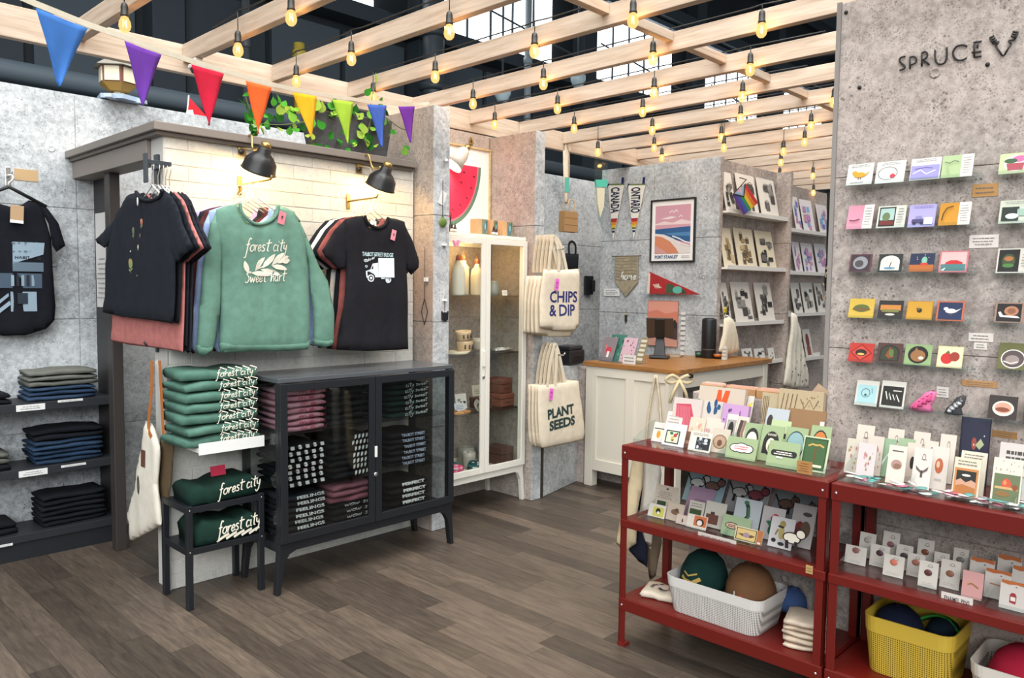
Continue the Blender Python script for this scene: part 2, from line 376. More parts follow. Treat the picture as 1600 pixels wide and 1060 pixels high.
# partitions of the pergola
def partition(name, x0, x1, y0, y1, mat, mat2=None, rows=(0, .61, 1.22, 1.83, 3), z1=TOP):
    p = wall(name, box((x0+.006, y0+.006, 0), (x1-.006, y1, z1-.001), mat))
    panels(p, 'x', x0+.006, -1, y0, y1, 0, z1, mat2 or mat, [y0+.6, y0+1.2], rows); panels(p, 'x', x1-.006, 1, y0, y1, 0, z1, mat, [y0+.6], rows)
    panels(p, 'y', y0+.006, -1, x0, x1, 0, z1, mat, None, rows); return p
P1 = partition('wall_partition_1', 2.897, 3.02, 3.44, 3.92, CONC, CONT)
P2 = partition('wall_partition_2', 3.80, 3.895, 3.49, 3.92, CONC, CONT)
n1 = wall('wall_nook', box((2.9, 3.926, 0), (3.895, 4.0, TOP+.01), CONT)); panels(n1, 'y', 3.926, -1, 3.02, 3.80, 0, TOP+.01, CONT, [3.4])
P3 = partition('wall_partition_3', 5.45, 5.505, 3.085, 4.225, CONW, CONC)
P4 = partition('wall_partition_4', 6.525, 6.57, 3.02, 3.5, CONW)
n2 = wall('wall_print_bay', box((5.5, 3.156, 0), (6.53, 3.2, TOP), CONW)); panels(n2, 'y', 3.156, -1, 5.505, 6.525, 0, TOP, CONW, [6.0])
n3 = wall('wall_far_bay', box((6.57, 3.426, 0), (9.2, 3.5, TOP), CONW)); panels(n3, 'y', 3.426, -1, 6.57, 9.2, 0, TOP, CONW, [7.2])
# low wall beside the second partition and the one behind the red shelves
a = math.atan2(3.618-3.497, 4.428-3.92)
hw = wall('wall_half', box((0, .006, 0), (.55, .09, .87), CONC), loc=(3.905, 3.494, 0), rot=(0, 0, a)); panels(hw, 'y', .006, -1, .03, .55, 0, .87, CONC, None, (0, .61, 3))
obj('jamb', box((0, -.001, 0), (.027, .02, .87), paint('3a3430', .8)), hw)
cw = wall('wall_column', box((4.44, 3.56, 0), (4.60, 3.72, .84), CONW))
cb = wall('wall_behind_counter', box((4.62, 3.0, 0), (4.70, 3.6, .55), CONW)); 
sw = wall('wall_sign', box((2.856, -1.6, 0), (2.93, 1.155, TOP), CONW)); panels(sw, 'x', 2.856, -1, -1.6, 1.155, 0, TOP, CONW, [.02, -.9], ties=False, gap=.0012)
panels(sw, 'y', 1.155, 1, 2.85, 2.93, 0, TOP, CONW, None, (0, 1.2, 3))
obj('edge_strip', box((2.842, 1.153, 0), (2.856, 1.168, TOP), paint('8d8782', .6)), sw)
lw = wall('wall_low', box((2.866, 1.165, 0), (2.93, 1.72, 1.0), CONW)); panels(lw, 'x', 2.866, -1, 1.17, 1.72, 0, 1.0, CONW, None, (0, .64, 3))
# ------------------------------------------------------------------ pergola
pg = thing('timber_pergola', 'whitewashed timber pergola of joists and a long fascia beam over the shop', 'pergola', (0, 0, 0))
YF = 3.92; ZT = 2.60
obj('fascia_beam', box((-1.5, YF, 2.462), (9, YF+.04, ZT), PINEX), pg, bevel=.003)
JX = lambda k: 1.69+.48*k
for k in range(-3, 15):
    y0 = .3 if k < 12 else 1.2
    if JX(k) < 2.8: y0 = -.4
    obj('joist', box((JX(k), y0, 2.512), (JX(k)+.04, YF-.001, ZT-.001), PINE), pg, bevel=.003)
    if k >= 0: obj('blocking', box((JX(k)+.041, 2.03, 2.556), (JX(k+1)-.001, 2.07, ZT-.002), PINEX), pg, bevel=.002)
obj('end_beam', box((2.86, -.4, 2.462), (2.90, .3, ZT), PINE), pg, bevel=.003)
# ------------------------------------------------------------------ the hall far behind
hb = wall('wall_hall', box((-12, 10.2, -.1), (40, 10.4, 9.2), DARK))
for i in range(13):
    x = -8+i*4.12; obj('pilaster', box((x-.45, 9.9, 0), (x-.05, 10.21, 8.5), DARK2), hb, bevel=.01)
    for q in range(3):
        obj('board', box((x+.05+q*1.2, 10.12, 3.3), (x+1.15+q*1.2, 10.21, 5.2), DARK3 if (i+q) % 3 else DARK2), hb, bevel=.01)
for z, t, m in ((2.9, .10, DARK3), (3.15, .03, DARK3), (5.32, .22, DARK2), (7.35, .25, DARK2)): obj('rail', box((-12, 9.8, z), (40, 10.2, z+t), m), hb)
SKYP = glow('daylit_pane', 'f4faff', 3.2)
for n, (a, b) in enumerate(((4.1, 7.3), (8.1, 11.4), (12.15, 15.5), (16.25, 19.6), (20.4, 23.7), (24.5, 27.8), (28.6, 32))):
    wn = wall('window_%d' % (n+1), MB().box((a-.12, 9.92, 5.5), (b+.12, 10.19, 5.6), DARK3).box((a-.12, 9.92, 7.2), (b+.12, 10.19, 7.3), DARK3))
    k = 6
    for i in range(k):
        x = a+(b-a)*i/k; obj('pane', box((x+.018, 10.08, 5.6), (x+(b-a)/k-.018, 10.1, 7.2), SKYP), wn)
        obj('mullion', box((x-.018, 10.05, 5.6), (x+.018, 10.13, 7.2), DARK2), wn)
    obj('tie_rod', MB().tube([(a, 9.5, 6.1), (b, 9.5, 5.7)], .018, 5, DARK3), wn)
rf = wall('ceiling', box((-12, 3.2, 9.2), (40, 11, 9.3), DARK3))
for i in range(9): obj('purlin', box((-12, 3.4+i*.8, 8.95), (40, 3.48+i*.8, 9.2), DARK2), rf)
for i in range(8): obj('truss', MB().box((-2+i*4.12, 3.2, 8.2), (-1.85+i*4.12, 10, 8.35), DARK2).tube([(-1.92+i*4.12, 3.4, 9.1), (-1.92+i*4.12, 6, 8.3), (-1.92+i*4.12, 8.6, 9.1), (-1.92+i*4.12, 10, 8.3)], .04, 5, DARK2), rf)
for n, (x, y, z0, z1, r, c) in enumerate(((7.9, 9.4, 0, 9, .17, '3a4248'), (5.6, 9.4, 0, 4.6, .07, 'b8a23a'), (4.9, 9.5, 0, 5.2, .05, '4a4f52'), (9.9, 9.3, 0, 8.9, .06, '8b979b'))):
    m = MB().lathe([(r, z0), (r, z1)], 12, paint(c, .5), (x, y, 0))
    for z in (3.6, 4.4, 5.2):
        if z < z1: m.lathe([(r*1.02, z), (r*1.3, z+.02), (r*1.3, z+.1), (r*1.02, z+.12)], 12, paint(c, .5), (x, y, 0))
    single('riser_pipe', ['thick dark grey riser pipe on the far hall wall', 'yellow gas pipe standing against the dark hall wall', 'thin dark conduit pipe beside the yellow pipe', 'pale grey column pipe between the far hall windows'][n], 'pipe', m)
for n, (z, y, r) in enumerate(((2.80, 6.6, .05), (3.02, 7.0, .09), (2.66, 6.2, .03))):
    single('ceiling_duct', ['slim dark duct running behind the fascia beam', 'widest dark duct running level in the hall behind', 'thinnest dark conduit above the concrete back wall'][n], 'duct', MB().tube([(-6, y, z), (14, y, z)], r, 10, DARK3 if n else DARK2))
# ================================================================== FURNITURE
BLK = paint('1b1e22', .42); WHT = paint('e6e2d6', .4); RED = paint('66130b', .42); GLS = glass('clear_glass', (.97, .98, .97)); GLK = glass('smoked_glass', (.80, .82, .82))
STEEL = paint('c8c8c6', .25, .9)
def cabinet(name, label, x0, x1, y0, y1, z0, z1, mat, zs, doors=2, leg=.035, gl=GLS, foot_in=.0):
    t = thing(name, label, 'cabinet', ((x0+x1)/2, (y0+y1)/2, 0)); cx, cy = (x0+x1)/2, (y0+y1)/2
    a, b, c, d = x0-cx, x1-cx, y0-cy, y1-cy; f = .03
    obj('top_panel', box((a, c, z1-.022), (b, d, z1), mat if mat is WHT else paint('54575a', .22)), t, bevel=.003)  # on the black cabinet, light reflected by the top is painted in as grey
    obj('floor_panel', box((a, c, z0), (b, d, z0+.04), mat), t, bevel=.003)
    for sx, xx in ((1, a), (-1, b)):
        for sy, yy in ((1, c), (-1, d)):
            obj('corner_post', box((min(xx, xx+sx*f), min(yy, yy+sy*f), z0+.04), (max(xx, xx+sx*f), max(yy, yy+sy*f), z1-.022), mat), t, bevel=.002)
            # splayed tapered leg with a curved knee
            sp = .016; pts = []
            o = lambda k, z, w: (xx+sx*k, z)
            X = [xx-sx*sp, xx-sx*sp+sx*.022, xx+sx*leg*.75, xx+sx*leg*1.5, xx+sx*leg*2.6, xx]
            Z = [0, 0, z0*.72, z0*.93, z0+.001, z0+.001]
            Y = (yy-sy*.012, yy+sy*.03)
            m = MB(); m.prism(list(zip(X, Z)), yy+sy*.001, yy+sy*leg, mat, 'y')
            obj('leg', m, t, bevel=.002)
    for s, xx in ((1, a), (-1, b-.004)): obj('side_glass', box((xx, c+f, z0+.04), (xx+.004, d-f, z1-.022), gl), t)
    for u, v in ((z1-.06, z1-.022), (z0+.04, z0+.07)): obj('back_rail', box((a+f, d-.012, u), (b-f, d, v), mat), t)
    for z in zs: obj('glass_shelf', box((a+.01, c+.02, z-.006), (b-.01, d-.012, z), gl), t)
    if doors:
        dw = (b-a)/doors
        for i in range(doors):
            u0, u1 = a+i*dw+.002, a+(i+1)*dw-.002; q = .036; m = MB()
            m.box((u0, c-.016, z0+.045), (u0+q, c-.001, z1-.025), mat).box((u1-q, c-.016, z0+.045), (u1, c-.001, z1-.025), mat)
            m.box((u0+q, c-.016, z0+.045), (u1-q, c-.001, z0+.045+q*1.1), mat).box((u0+q, c-.016, z1-.025-q), (u1-q, c-.001, z1-.025), mat)
            dr = obj('door', m, t, bevel=.002)
            obj('pane', box((u0+q, c-.010, z0+.045+q), (u1-q, c-.007, z1-.025-q), gl), dr)
            if i == 0:
                zc = z0+(z1-z0)*.5; hx = u1-q*.5
                obj('handle', box((hx-.009, c-.03, zc-.05), (hx+.009, c-.016, zc+.05), mat if mat is WHT else STEEL) if mat is WHT else box((hx+.012, c-.024, zc-.028), (hx+.026, c-.016, zc+.028), paint('e8e8e4', .4)), dr, bevel=.003)
                k = MB(); k.M = Matrix.Translation((hx+(.0 if mat is WHT else .018), c-.016, zc-.115)) @ Matrix.Rotation(R(90), 4, 'X'); k.lathe([(.011, 0), (.011, .006), (.004, .007), (0, .007)], 14, STEEL); obj('lock', k, dr)
    return t
BC = dict(x0=1.787, x1=2.835, y0=3.195, y1=3.545, z0=.195, z1=1.0)
cabinet('display_cabinet', 'low black metal display cabinet with two glass doors against the brick wall', BC['x0'], BC['x1'], BC['y0'], BC['y1'], BC['z0'], BC['z1'], BLK, (.475, .735), gl=GLK)
WC = dict(x0=3.035, x1=3.785, y0=3.55, y1=3.91, z0=.20, z1=1.752)
wc = cabinet('display_cabinet', 'tall white glass cabinet in the nook under the watermelon print', WC['x0'], WC['x1'], WC['y0'], WC['y1'], WC['z0'], WC['z1'], WHT, (.63, 1.0, 1.37), leg=.03)
obj('cabinet_light', MB().lathe([(.03, 0), (.03, -.012), (.022, -.014), (0, -.014)], 16, glow('cabinet_led', 'ffdca0', 4), (.0, 0, WC['z1']-.03-0)), wc)
l = bpy.data.lights.new('cabinet_lamp', 'POINT'); l.energy = 2.0; l.color = (1, .68, .32); l.shadow_soft_size = .03
o = bpy.data.objects.new('cabinet_lamp', l); COL.objects.link(o); o.location = (3.43, 3.72, 1.66)
# small black two-tier stand under the green jumpers
st = thing('side_stand', 'small black metal two-tier stand beside the brick wall corner', 'stand', (1.596, 3.45, 0))
for sx in (-1, 1):
    for sy in (-1, 1): obj('leg', MB().box((sx*.168-.013, sy*.125-.013, 0), (sx*.168+.013, sy*.125+.013, .46 if sy < 0 else .44), BLK), st, bevel=.002)
for z in (.45, .265): 
    obj('tray', MB().box((-.168, -.13, z-.012), (.168, .13, z), BLK).box((-.175, -.136, z-.022), (.175, -.128, z+.006), BLK).box((-.18, -.13, z-.022), (-.172, .13, z+.006), BLK), st, bevel=.0015)
for sx in (-1, 1):
    for z in (.45, .265): obj('screw', MB().lathe([(.004, 0), (.003, .002), (0, .002)], 8, STEEL), st, (sx*.168, -.138, z-.008), (R(90), 0, 0))
# white floating shelf for the green jumpers
sh = thing('wall_shelf', 'white floating shelf under the stack of green jumpers', 'shelf', (1.62, YK, .71))
obj('board', box((-.153, -.30, -.02), (.153, -.004, .0), WHT), sh, bevel=.002); obj('price_strip', box((-.153, -.306, -.028), (.153, -.301, .022), paint('ecebe6', .5)), sh)
# dark wall unit on the left
SHD = paint('26282c', .5)
su = thing('shelving_unit', 'dark open shelving unit with three boards against the concrete wall', 'shelving', (1.0, 4.65, 0))
for z in (.806, .47, .135): obj('shelf_board', box((-1.4, -.13, z-.042), (.545, .125, z), SHD), su, bevel=.002)
obj('plinth', box((-1.4, -.118, 0), (.545, .125, .092), paint('1d1f23', .5)), su)
obj('side_panel', box((.545, -.13, 0), (.562, .125, ZK-.11), paint('2f2d2e', .5)), su, bevel=.002)
for z in (.806, .47, .135): obj('bracket', box((.53, -.136, z-.05), (.545, -.128, z+.004), STEEL), su)
# counter
OAK = wood('oak_top', ('84562b', '9f6d39', 'b3844e'), (14, 1.2, 14), .38, .05, 3); CRM = paint('ddd6c6', .45)
ct = thing('counter', 'cream panelled sales counter with an oiled oak worktop', 'counter', (4.41, 2.76, 0))
obj('worktop', box((-.012, -.012, .868), (1.31, .79, .90), OAK), ct, bevel=.003)
for x, y in ((0, .70), (0, 0), (1.2, 0), (1.2, .70)): obj('leg', box((x, y, 0), (x+.065, y+.07, .868), CRM), ct, bevel=.003)
obj('side_panel', MB().box((.012, .07, .16), (.024, .70, .868), CRM), ct)
for a, b, c, d in ((.07, .70, .80, .868), (.07, .70, .12, .20), (.35, .42, .20, .80), (.07, .10, .20, .80), (.67, .70, .20, .80)): obj('rail', box((.0, a, c), (.014, b, d), CRM), ct, bevel=.002)
obj('front_rail', box((.065, .004, .77), (1.2, .028, .868), CRM), ct, bevel=.002)
obj('lower_shelf', box((.03, .02, .40), (1.24, .72, .425), CRM), ct)
# red shelf units
def red_unit(label, y0, y1):
    t = thing('shelf_unit', label, 'shelf unit', (2.5, (y0+y1)/2, 0)); h = (y1-y0)/2; D = .335; lw = .03
    for y in (-h, h-lw):
        for x in (0, D-lw):
            lg = obj('leg', MB().box((x, y, 0), (x+.004 if x == 0 else x+lw, y+lw, .80), RED).box((x, y if y < 0 else y+lw-.004, .0), (x+lw, y+.004 if y < 0 else y+lw, .80), RED), t, bevel=.0012)
            if x == 0: obj('foot', box((-.002, y-.002, 0), (lw+.004, y+lw+.002, .014), paint('701812', .5)), lg)
    for z, th in ((.811, .055), (.515, .032), (.197, .05)):
        s = MB(); s.box((.004, -h+.004, z-.008), (D-.004, h-.004, z), RED).box((-.003, -h+.0, z-th), (.003, h, z-.001), RED).box((D-.003, -h, z-th), (D+.003, h, z-.001), RED)
        s.box((0, -h-.002, z-th), (D, -h+.003, z-.001), RED).box((0, h-.003, z-th), (D, h+.002, z-.001), RED)
        sh = obj('tray', s, t, bevel=.003)
        if th > .04:
            for y in (-h+.016, h-.016): obj('screw', MB().lathe([(.005, 0), (.0045, .002), (.002, .0035), (0, .0035)], 10, STEEL), sh, (-.003, y, z-th*.55), (0, R(-90), 0))
    return t
RU1 = red_unit('red metal shelf unit holding the white basket of caps', .998, 1.812)
RU2 = red_unit('red metal shelf unit holding the yellow basket, in front of the sign wall', .172, .986)
# ================================================================== GARMENTS AND LAMPS ON THE BRICK WALL
class Pl:                                   # a vertical plane; p(u, v) gives local (x, z) of the point seen at pixel u, v
    def __init__(s, ax, val, u, v):
        s.ax, s.val = ax, val; s.o = s.w(u, v); s.rz = 0 if ax == 'y' else -90
    def w(s, u, v): return ony(u, v, s.val) if s.ax == 'y' else onx(u, v, s.val)
    def p(s, u, v):
        d = s.w(u, v)-s.o; return (d.x, d.z) if s.ax == 'y' else (-d.y, d.z)
    def P(s, pts): return [s.p(*q) for q in pts]
GLY = dict(f=(.7, [[(.8, 1.8), (.55, 2), (.35, 1.5), (.3, 0), (.2, -.9), (-.05, -.8)], [(0, 1), (.65, 1.1)]]), o=(.8, [[(.5, 1), (.12, .8), (.05, .3), (.4, 0), (.75, .35), (.65, .85), (.45, 1), (.9, .9)]]),
  r=(.65, [[(.1, 1), (.15, 0), (.2, .6), (.45, .98), (.68, .85)]]), e=(.75, [[(.1, .45), (.65, .6), (.5, .98), (.2, .8), (.1, .35), (.35, 0), (.78, .3)]]), s=(.65, [[(.6, .9), (.25, 1), (.15, .7), (.5, .4), (.45, .05), (.05, .08)]]),
  t=(.65, [[(.35, 1.8), (.3, .2), (.6, .05)], [(-.05, 1.2), (.9, 1.3)]]), c=(.7, [[(.65, .85), (.3, 1), (.05, .5), (.3, 0), (.7, .2)]]), i=(.4, [[(.12, 1), (.15, .1), (.38, .1)], [(.15, 1.4), (.18, 1.52)]]),
  y=(.8, [[(.05, 1), (.12, .4), (.5, .35), (.66, 1), (.55, -.5), (.2, -1), (-.05, -.6)]]), w=(1, [[(0, 1), (.2, 0), (.45, .8), (.65, 0), (.92, 1)]]), h=(.75, [[(.3, 1.9), (.1, 1.6), (.1, 0), (.2, .6), (.45, 1), (.6, .7), (.62, 0)]]),
  a=(.8, [[(.6, .9), (.2, 1), (.05, .4), (.3, 0), (.6, .4), (.64, 1), (.65, .1), (.82, 0)]]), m=(1.05, [[(.05, 1), (.08, 0), (.12, .6), (.32, 1), (.42, .7), (.43, 0), (.5, .6), (.7, 1), (.82, .7), (.85, 0), (1, .1)]]),
  n=(.8, [[(.05, 1), (.08, 0), (.15, .6), (.4, 1), (.6, .7), (.62, .1)]]), S=(.9, [[(.85, 1.6), (.5, 1.9), (.2, 1.5), (.6, 1), (.75, .5), (.4, 0), (0, .2)]]), d=(.8, [[(.6, .9), (.2, 1), (.05, .4), (.3, 0), (.6, .4), (.64, 1.9), (.65, .1)]]), l=(.4, [[(.1, .2), (.35, 1.7), (.2, 1.9), (.15, .3), (.4, .05)]]))
GLY[' '] = (.5, []); GLY['k'] = (.75, [[(.1, 1.8), (.1, 0), (.12, .5), (.6, 1)], [(.25, .6), (.65, 0)]]); GLY['u'] = (.8, [[(.05, 1), (.1, .2), (.4, 0), (.6, .4), (.62, 1), (.65, .1), (.8, 0)]]); GLY['v'] = (.7, [[(0, 1), (.3, 0), (.6, 1)]]); GLY['p'] = (.75, [[(.1, 1), (.05, -.9), (.12, .6), (.45, 1), (.65, .5), (.4, 0), (.15, .1)]]); GLY['g'] = (.8, [[(.6, .9), (.2, 1), (.05, .4), (.3, .1), (.6, .4), (.62, 1), (.55, -.6), (.2, -1), (0, -.7)]])
def script(txt, x, z, w, h, c, th=.14, slant=.18, rise=0):                 # hand lettering as strokes, centre x, z
    W = sum(GLY[k][0]+.08 for k in txt); k = w/W; out = []; cx = x-w/2
    for ch in txt:
        adv, st = GLY[ch]
        for s in st:
            pts = smooth_path([(cx+(a+b*slant)*k, z+(b-.5)*h+((cx-x)+a*k)*rise, 0) for a, b in s], 3); out.append(('l', [(q.x, q.y) for q in pts], th*h, c))
        cx += (adv+.08)*k
    return out
def leaf2(x, z, L, ang, w, c):
    d = Vector((math.cos(ang), math.sin(ang))); n = Vector((-d.y, d.x)); b = Vector((x, z)); pts = []
    for t, q in ((0, 0), (.3, .85), (.6, 1), (.85, .6), (1, 0)): pts.append(b+d*L*t+n*w*q)
    for t, q in ((.85, -.4), (.6, -.75), (.3, -.7)): pts.append(b+d*L*t+n*w*q)
    return ('p', [tuple(p) for p in pts], c)
def laurel(x, z, s, c):
    o = [('l', [(x-.5*s, z-.25*s), (x-.1*s, z-.08*s), (x+.35*s, z+.1*s)], .03*s, c)]
    for i, (t, a, L) in enumerate(((-.45, 1.9, .3), (-.3, .9, .42), (-.1, .85, .45), (.1, .75, .45), (.25, .55, .35), (-.4, -.1, .5), (-.15, -.25, .5), (.1, -.2, .42), (.35, .2, .25))): o.append(leaf2(x+t*s, z+(t*.35-.08)*s, L*s, a, .07*s, c))
    return o
CRMW = 'f2ead6'
def hanger(par, w, x=0, z=0, c=paint('e9e4d6', .4), r=.003, y=0, hk=.075, drop=.05, name='hanger'):
    m = MB(); m.tube([(x-w, y, z-drop), (x-w*.15, y, z), (x, y, z+.012), (x+w*.15, y, z), (x+w, y, z-drop)], r, 6, c)
    m.tube([(x, y, z+.01), (x, y, z+hk*.45), (x+.014, y, z+hk*.6), (x+.022, y, z+hk*.8), (x+.012, y, z+hk), (x-.006, y, z+hk*.93)], r*.7, 6, paint('d8d4c8', .35, .6))
    return obj(name, m, par)
def foldfn(amp, fx, seed, zlo):
    def f(x, z):
        k = max(0, min(1, (.05-z)/.3+.5)); return amp*(math.sin(x*fx+seed)*.6+math.sin(x*fx*1.9+seed*2+z*6)*.4)*k+amp*.5*math.sin(z*17+seed)
    return f
def separate(par, name, groups, fn):
    for g in groups: obj(name, draw(MB(), g, fn, 1, .0004), par)
def garment(name, label, cat, pl, parts, col, dy=0, thick=.035, design=None, hang=None, tagc=None, group=None, amp=.006, seed=1, collar=None, rest=None):
    # parts: list of (part name, pixel outline); dy moves a copy further back along the rail
    loc = pl.o+(Vector((0, dy, 0)) if pl.ax == 'y' else Vector((dy, 0, 0)))
    t = thing(name, label, cat, loc, pl.rz, group); M = cloth(col); f = foldfn(amp, 42, seed, 0); body = None
    for n, pts in parts:
        th = thick*(.8 if n == 'sleeve' else 1)
        o = obj(n, puff(pl.P(pts) if pl else pts, th, .028, f, M, rimk=.03), t)
        body = body or o
    if collar:
        pts = [(x, f(x, z)-thick*.46, z) for x, z in (pl.P(collar))]; obj('collar', MB().tube(smooth_path(pts, 3), .008, 6, M), t)
    sf = lambda x, z, l: (x, f(x, z)-thick/2-.0015-l, z)
    if design and isinstance(design[0], list): separate(body, 'print', design, sf)
    elif design: obj('print', draw(MB(), design, sf, 1, .0004), body)
    if hang: hanger(t, hang[0], *pl.p(*hang[1]))
    if tagc:
        u, v, c, w, h = tagc; x, z = pl.p(u, v); y = -thick/2-.012
        m = MB().box((-w/2, -.001, -h), (w/2, .001, 0), pmat(c)); g = obj('price_tag', m, t, (x, y, z), (0, R(14), R(4)), bevel=.0005)
        obj('mark', draw(MB(), [('e', 0, -h*.42, w*.16, h*.1, '4a4046'), ('l', [(0, -h*.5), (w*.05, -h*.68)], .0015, '4a4046'), ('l', [(-w*.2, -h*.6), (w*.2, -h*.55)], .0012, '4a4046')], lambda x, z, l: (x, -.0012-l, z)), g)
    return t
def rail_arm(name, label, base, d, L, c, h=.06):          # face-out arm with a wall plate; d = direction it sticks out
    t = thing(name, label, 'hook', base, {'-y': 0, '-x': -90}[d]); 
    obj('wall_plate', box((-.012, -.006, -h), (.012, 0, h), c), t, bevel=.002)
    obj('arm', MB().tube([(0, -.004, 0), (0, -L, .004), (0, -L-.012, .02)], .005, 8, c), t)
    return t
BRASS = paint('b59a62', .3, .85); CHR = paint('cfc8b4', .3, .8)
# --- green sweatshirt group
GP = Pl('y', 3.33, 400, 318); gz = GP.p
swe = [('body', [(372, 318), (354, 322), (337, 328), (334, 350), (345, 415), (344, 470), (343, 543), (350, 552), (400, 549), (450, 549), (479, 546), (484, 530), (483, 450), (481, 408), (474, 365), (460, 331), (447, 324), (431, 321), (428, 335), (416, 346), (400, 350), (386, 345), (376, 334)]),
       ('sleeve', [(339, 327), (327, 350), (317, 415), (311, 490), (308, 545), (318, 556), (331, 548), (338, 528), (345, 465), (349, 415), (347, 370)]),
       ('sleeve', [(457, 330), (467, 342), (480, 375), (512, 440), (521, 490), (520, 538), (508, 543), (491, 538), (489, 485), (482, 415), (470, 375)])]
gx, gzz = gz(411, 412)
des = script('forest city', *gz(411, 388), .205, .030, CRMW, .16, .2, .05)+laurel(gx+.005, gzz, .2, CRMW)+script('Sweet hart', *gz(410, 436), .2, .027, CRMW, .16, .15, .06)
hooks = rail_arm('wall_hook', 'brass face-out hook holding the row of sweatshirts', ony(374, 290, YK), '-y', .30, BRASS, .045)
garment('sweatshirt', 'sage green sweatshirt printed forest city with white leaves, front of the rail', 'sweatshirt', GP, swe, '688d7c', 0, .05, des, (.10, (400, 311)), (436, 332, 'f08c9a', .036, .058), 'sweatshirts on the left brass hook', .008, 1, [(372, 318), (374, 332), (385, 346), (400, 351), (416, 347), (428, 336), (431, 321)])
sw0 = bpy.data.objects['sweatshirt']; RIB = cloth('608473', .06)
for n, pts in (('hem_band', [(342, 534), (345, 551), (400, 549), (450, 549), (482, 546), (485, 530), (450, 533), (400, 534)]), ('cuff', [(308, 537), (309, 552), (318, 557), (332, 548), (334, 536), (320, 541)]), ('cuff', [(490, 528), (491, 539), (508, 544), (521, 538), (521, 526), (506, 531)])): obj(n, puff(GP.P(pts), .058, .02, foldfn(.008, 42, 1, 0), RIB, rimk=.012), sw0)
obj('care_label', box((-.008, -.001, -.028), (.008, .001, 0), paint('241f1e')), sw0, (gz(403, 331)[0], -.012, gz(403, 331)[1]))
for i, (c, lb) in enumerate((('9db0d6', 'pale blue sweatshirt hanging just behind the sage green one'), ('5b2f2c', 'maroon sweatshirt third on the left brass hook'), ('2a2c33', 'black sweatshirt fourth on the left brass hook'), ('b9a5d8', 'lavender sweatshirt hanging last on the left brass hook'))):
    garment('sweatshirt', lb, 'sweatshirt', GP, swe, c, .06+i*.05, .028, None, (.10, (400, 311)), None, 'sweatshirts on the left brass hook', .004, 2+i)
# care label
# --- truck tee group
TP = Pl('y', 3.36, 586, 340); tz = TP.p
tee = [('body', [(567, 337), (552, 339), (538, 343), (534, 375), (541, 420), (536, 480), (526, 547), (575, 549), (638, 546), (638, 490), (636, 420), (638, 375), (632, 347), (618, 342), (604, 340), (600, 350), (587, 356), (574, 351)]),
       ('sleeve', [(540, 342), (524, 358), (503, 392), (508, 402), (532, 422), (541, 418), (545, 380)]), ('sleeve', [(630, 346), (643, 372), (655, 408), (654, 418), (643, 430), (634, 418), (630, 385)])]
cx, cz = tz(590, 420); bxw = .165
truck = [('t', 'TALBOT STREET BRIDGE', *tz(588, 398), .19, .021, .02, 'cfe6ea'), ('p', [(cx-.01, cz-.045), (cx-.01, cz+.055), (cx+.092, cz+.058), (cx+.092, cz-.045)], 'e8f0f2'), ('p', [(cx-.082, cz-.048), (cx-.085, cz-.015), (cx-.06, cz-.005), (cx-.045, cz+.025), (cx-.012, cz+.03), (cx-.01, cz-.045)], 'e8f0f2'),
         ('p', [(cx-.055, cz-.003), (cx-.042, cz+.02), (cx-.022, cz+.022), (cx-.022, cz-.003)], '22252b'), ('e', cx-.058, cz-.05, .019, .019, 'e8f0f2'), ('e', cx-.058, cz-.05, .013, .013, '22252b'), ('e', cx-.058, cz-.05, .007, .007, 'e8f0f2'),
         ('e', cx+.055, cz-.056, .019, .019, 'e8f0f2'), ('e', cx+.055, cz-.056, .013, .013, '22252b'), ('e', cx+.055, cz-.056, .007, .007, 'e8f0f2'), ('r', cx+.005, cz-.053, cx+.03, cz-.047, 'e8f0f2')]+script('take me', cx-.062, cz+.045, .055, .010, 'e8f0f2', .2, .2, .4)
truck += [('o', cx+a, cz+b, .006, .006, .4, 'e8f0f2') for a, b in ((-.083, .01), (-.075, .07), (-.03, .068), (-.09, .04))]
rail_arm('wall_hook', 'brass face-out hook holding the row of tees by the lamp', Vector((TP.o.x+tz(583, 330)[0]+.012, YK, TP.o.z+tz(583, 330)[1]+.066)), '-y', .26, BRASS, .04)
garment('tshirt', 'black tee printed with a white delivery truck, front of its hook', 't-shirt', TP, tee, '1f1e22', 0, .035, truck, (.085, (583, 330)), (611, 360, 'f29aa8', .03, .055), 'tees on the right brass hook', .006, 5, [(567, 337), (572, 350), (587, 357), (600, 351), (604, 340)])
for i, (c, lb) in enumerate((('8d4f4a', 'dusty red tee hanging right behind the truck tee'), ('1d2026', 'black tee third on the hook behind the truck tee'), ('e9e6e0', 'white tee fourth on the hook behind the truck tee'), ('202228', 'black tee last on the hook behind the truck tee'))):
    garment('tshirt', lb, 't-shirt', TP, tee, c, .05+i*.042, .024, None, (.085, (583, 330)), None, 'tees on the right brass hook', .004, 6+i)
obj('care_label', box((-.006, -.001, -.03), (.006, .001, 0), paint('e9e6da')), bpy.data.objects['tshirt'], (*[tz(586, 346)[0]], -.003, tz(586, 346)[1]))
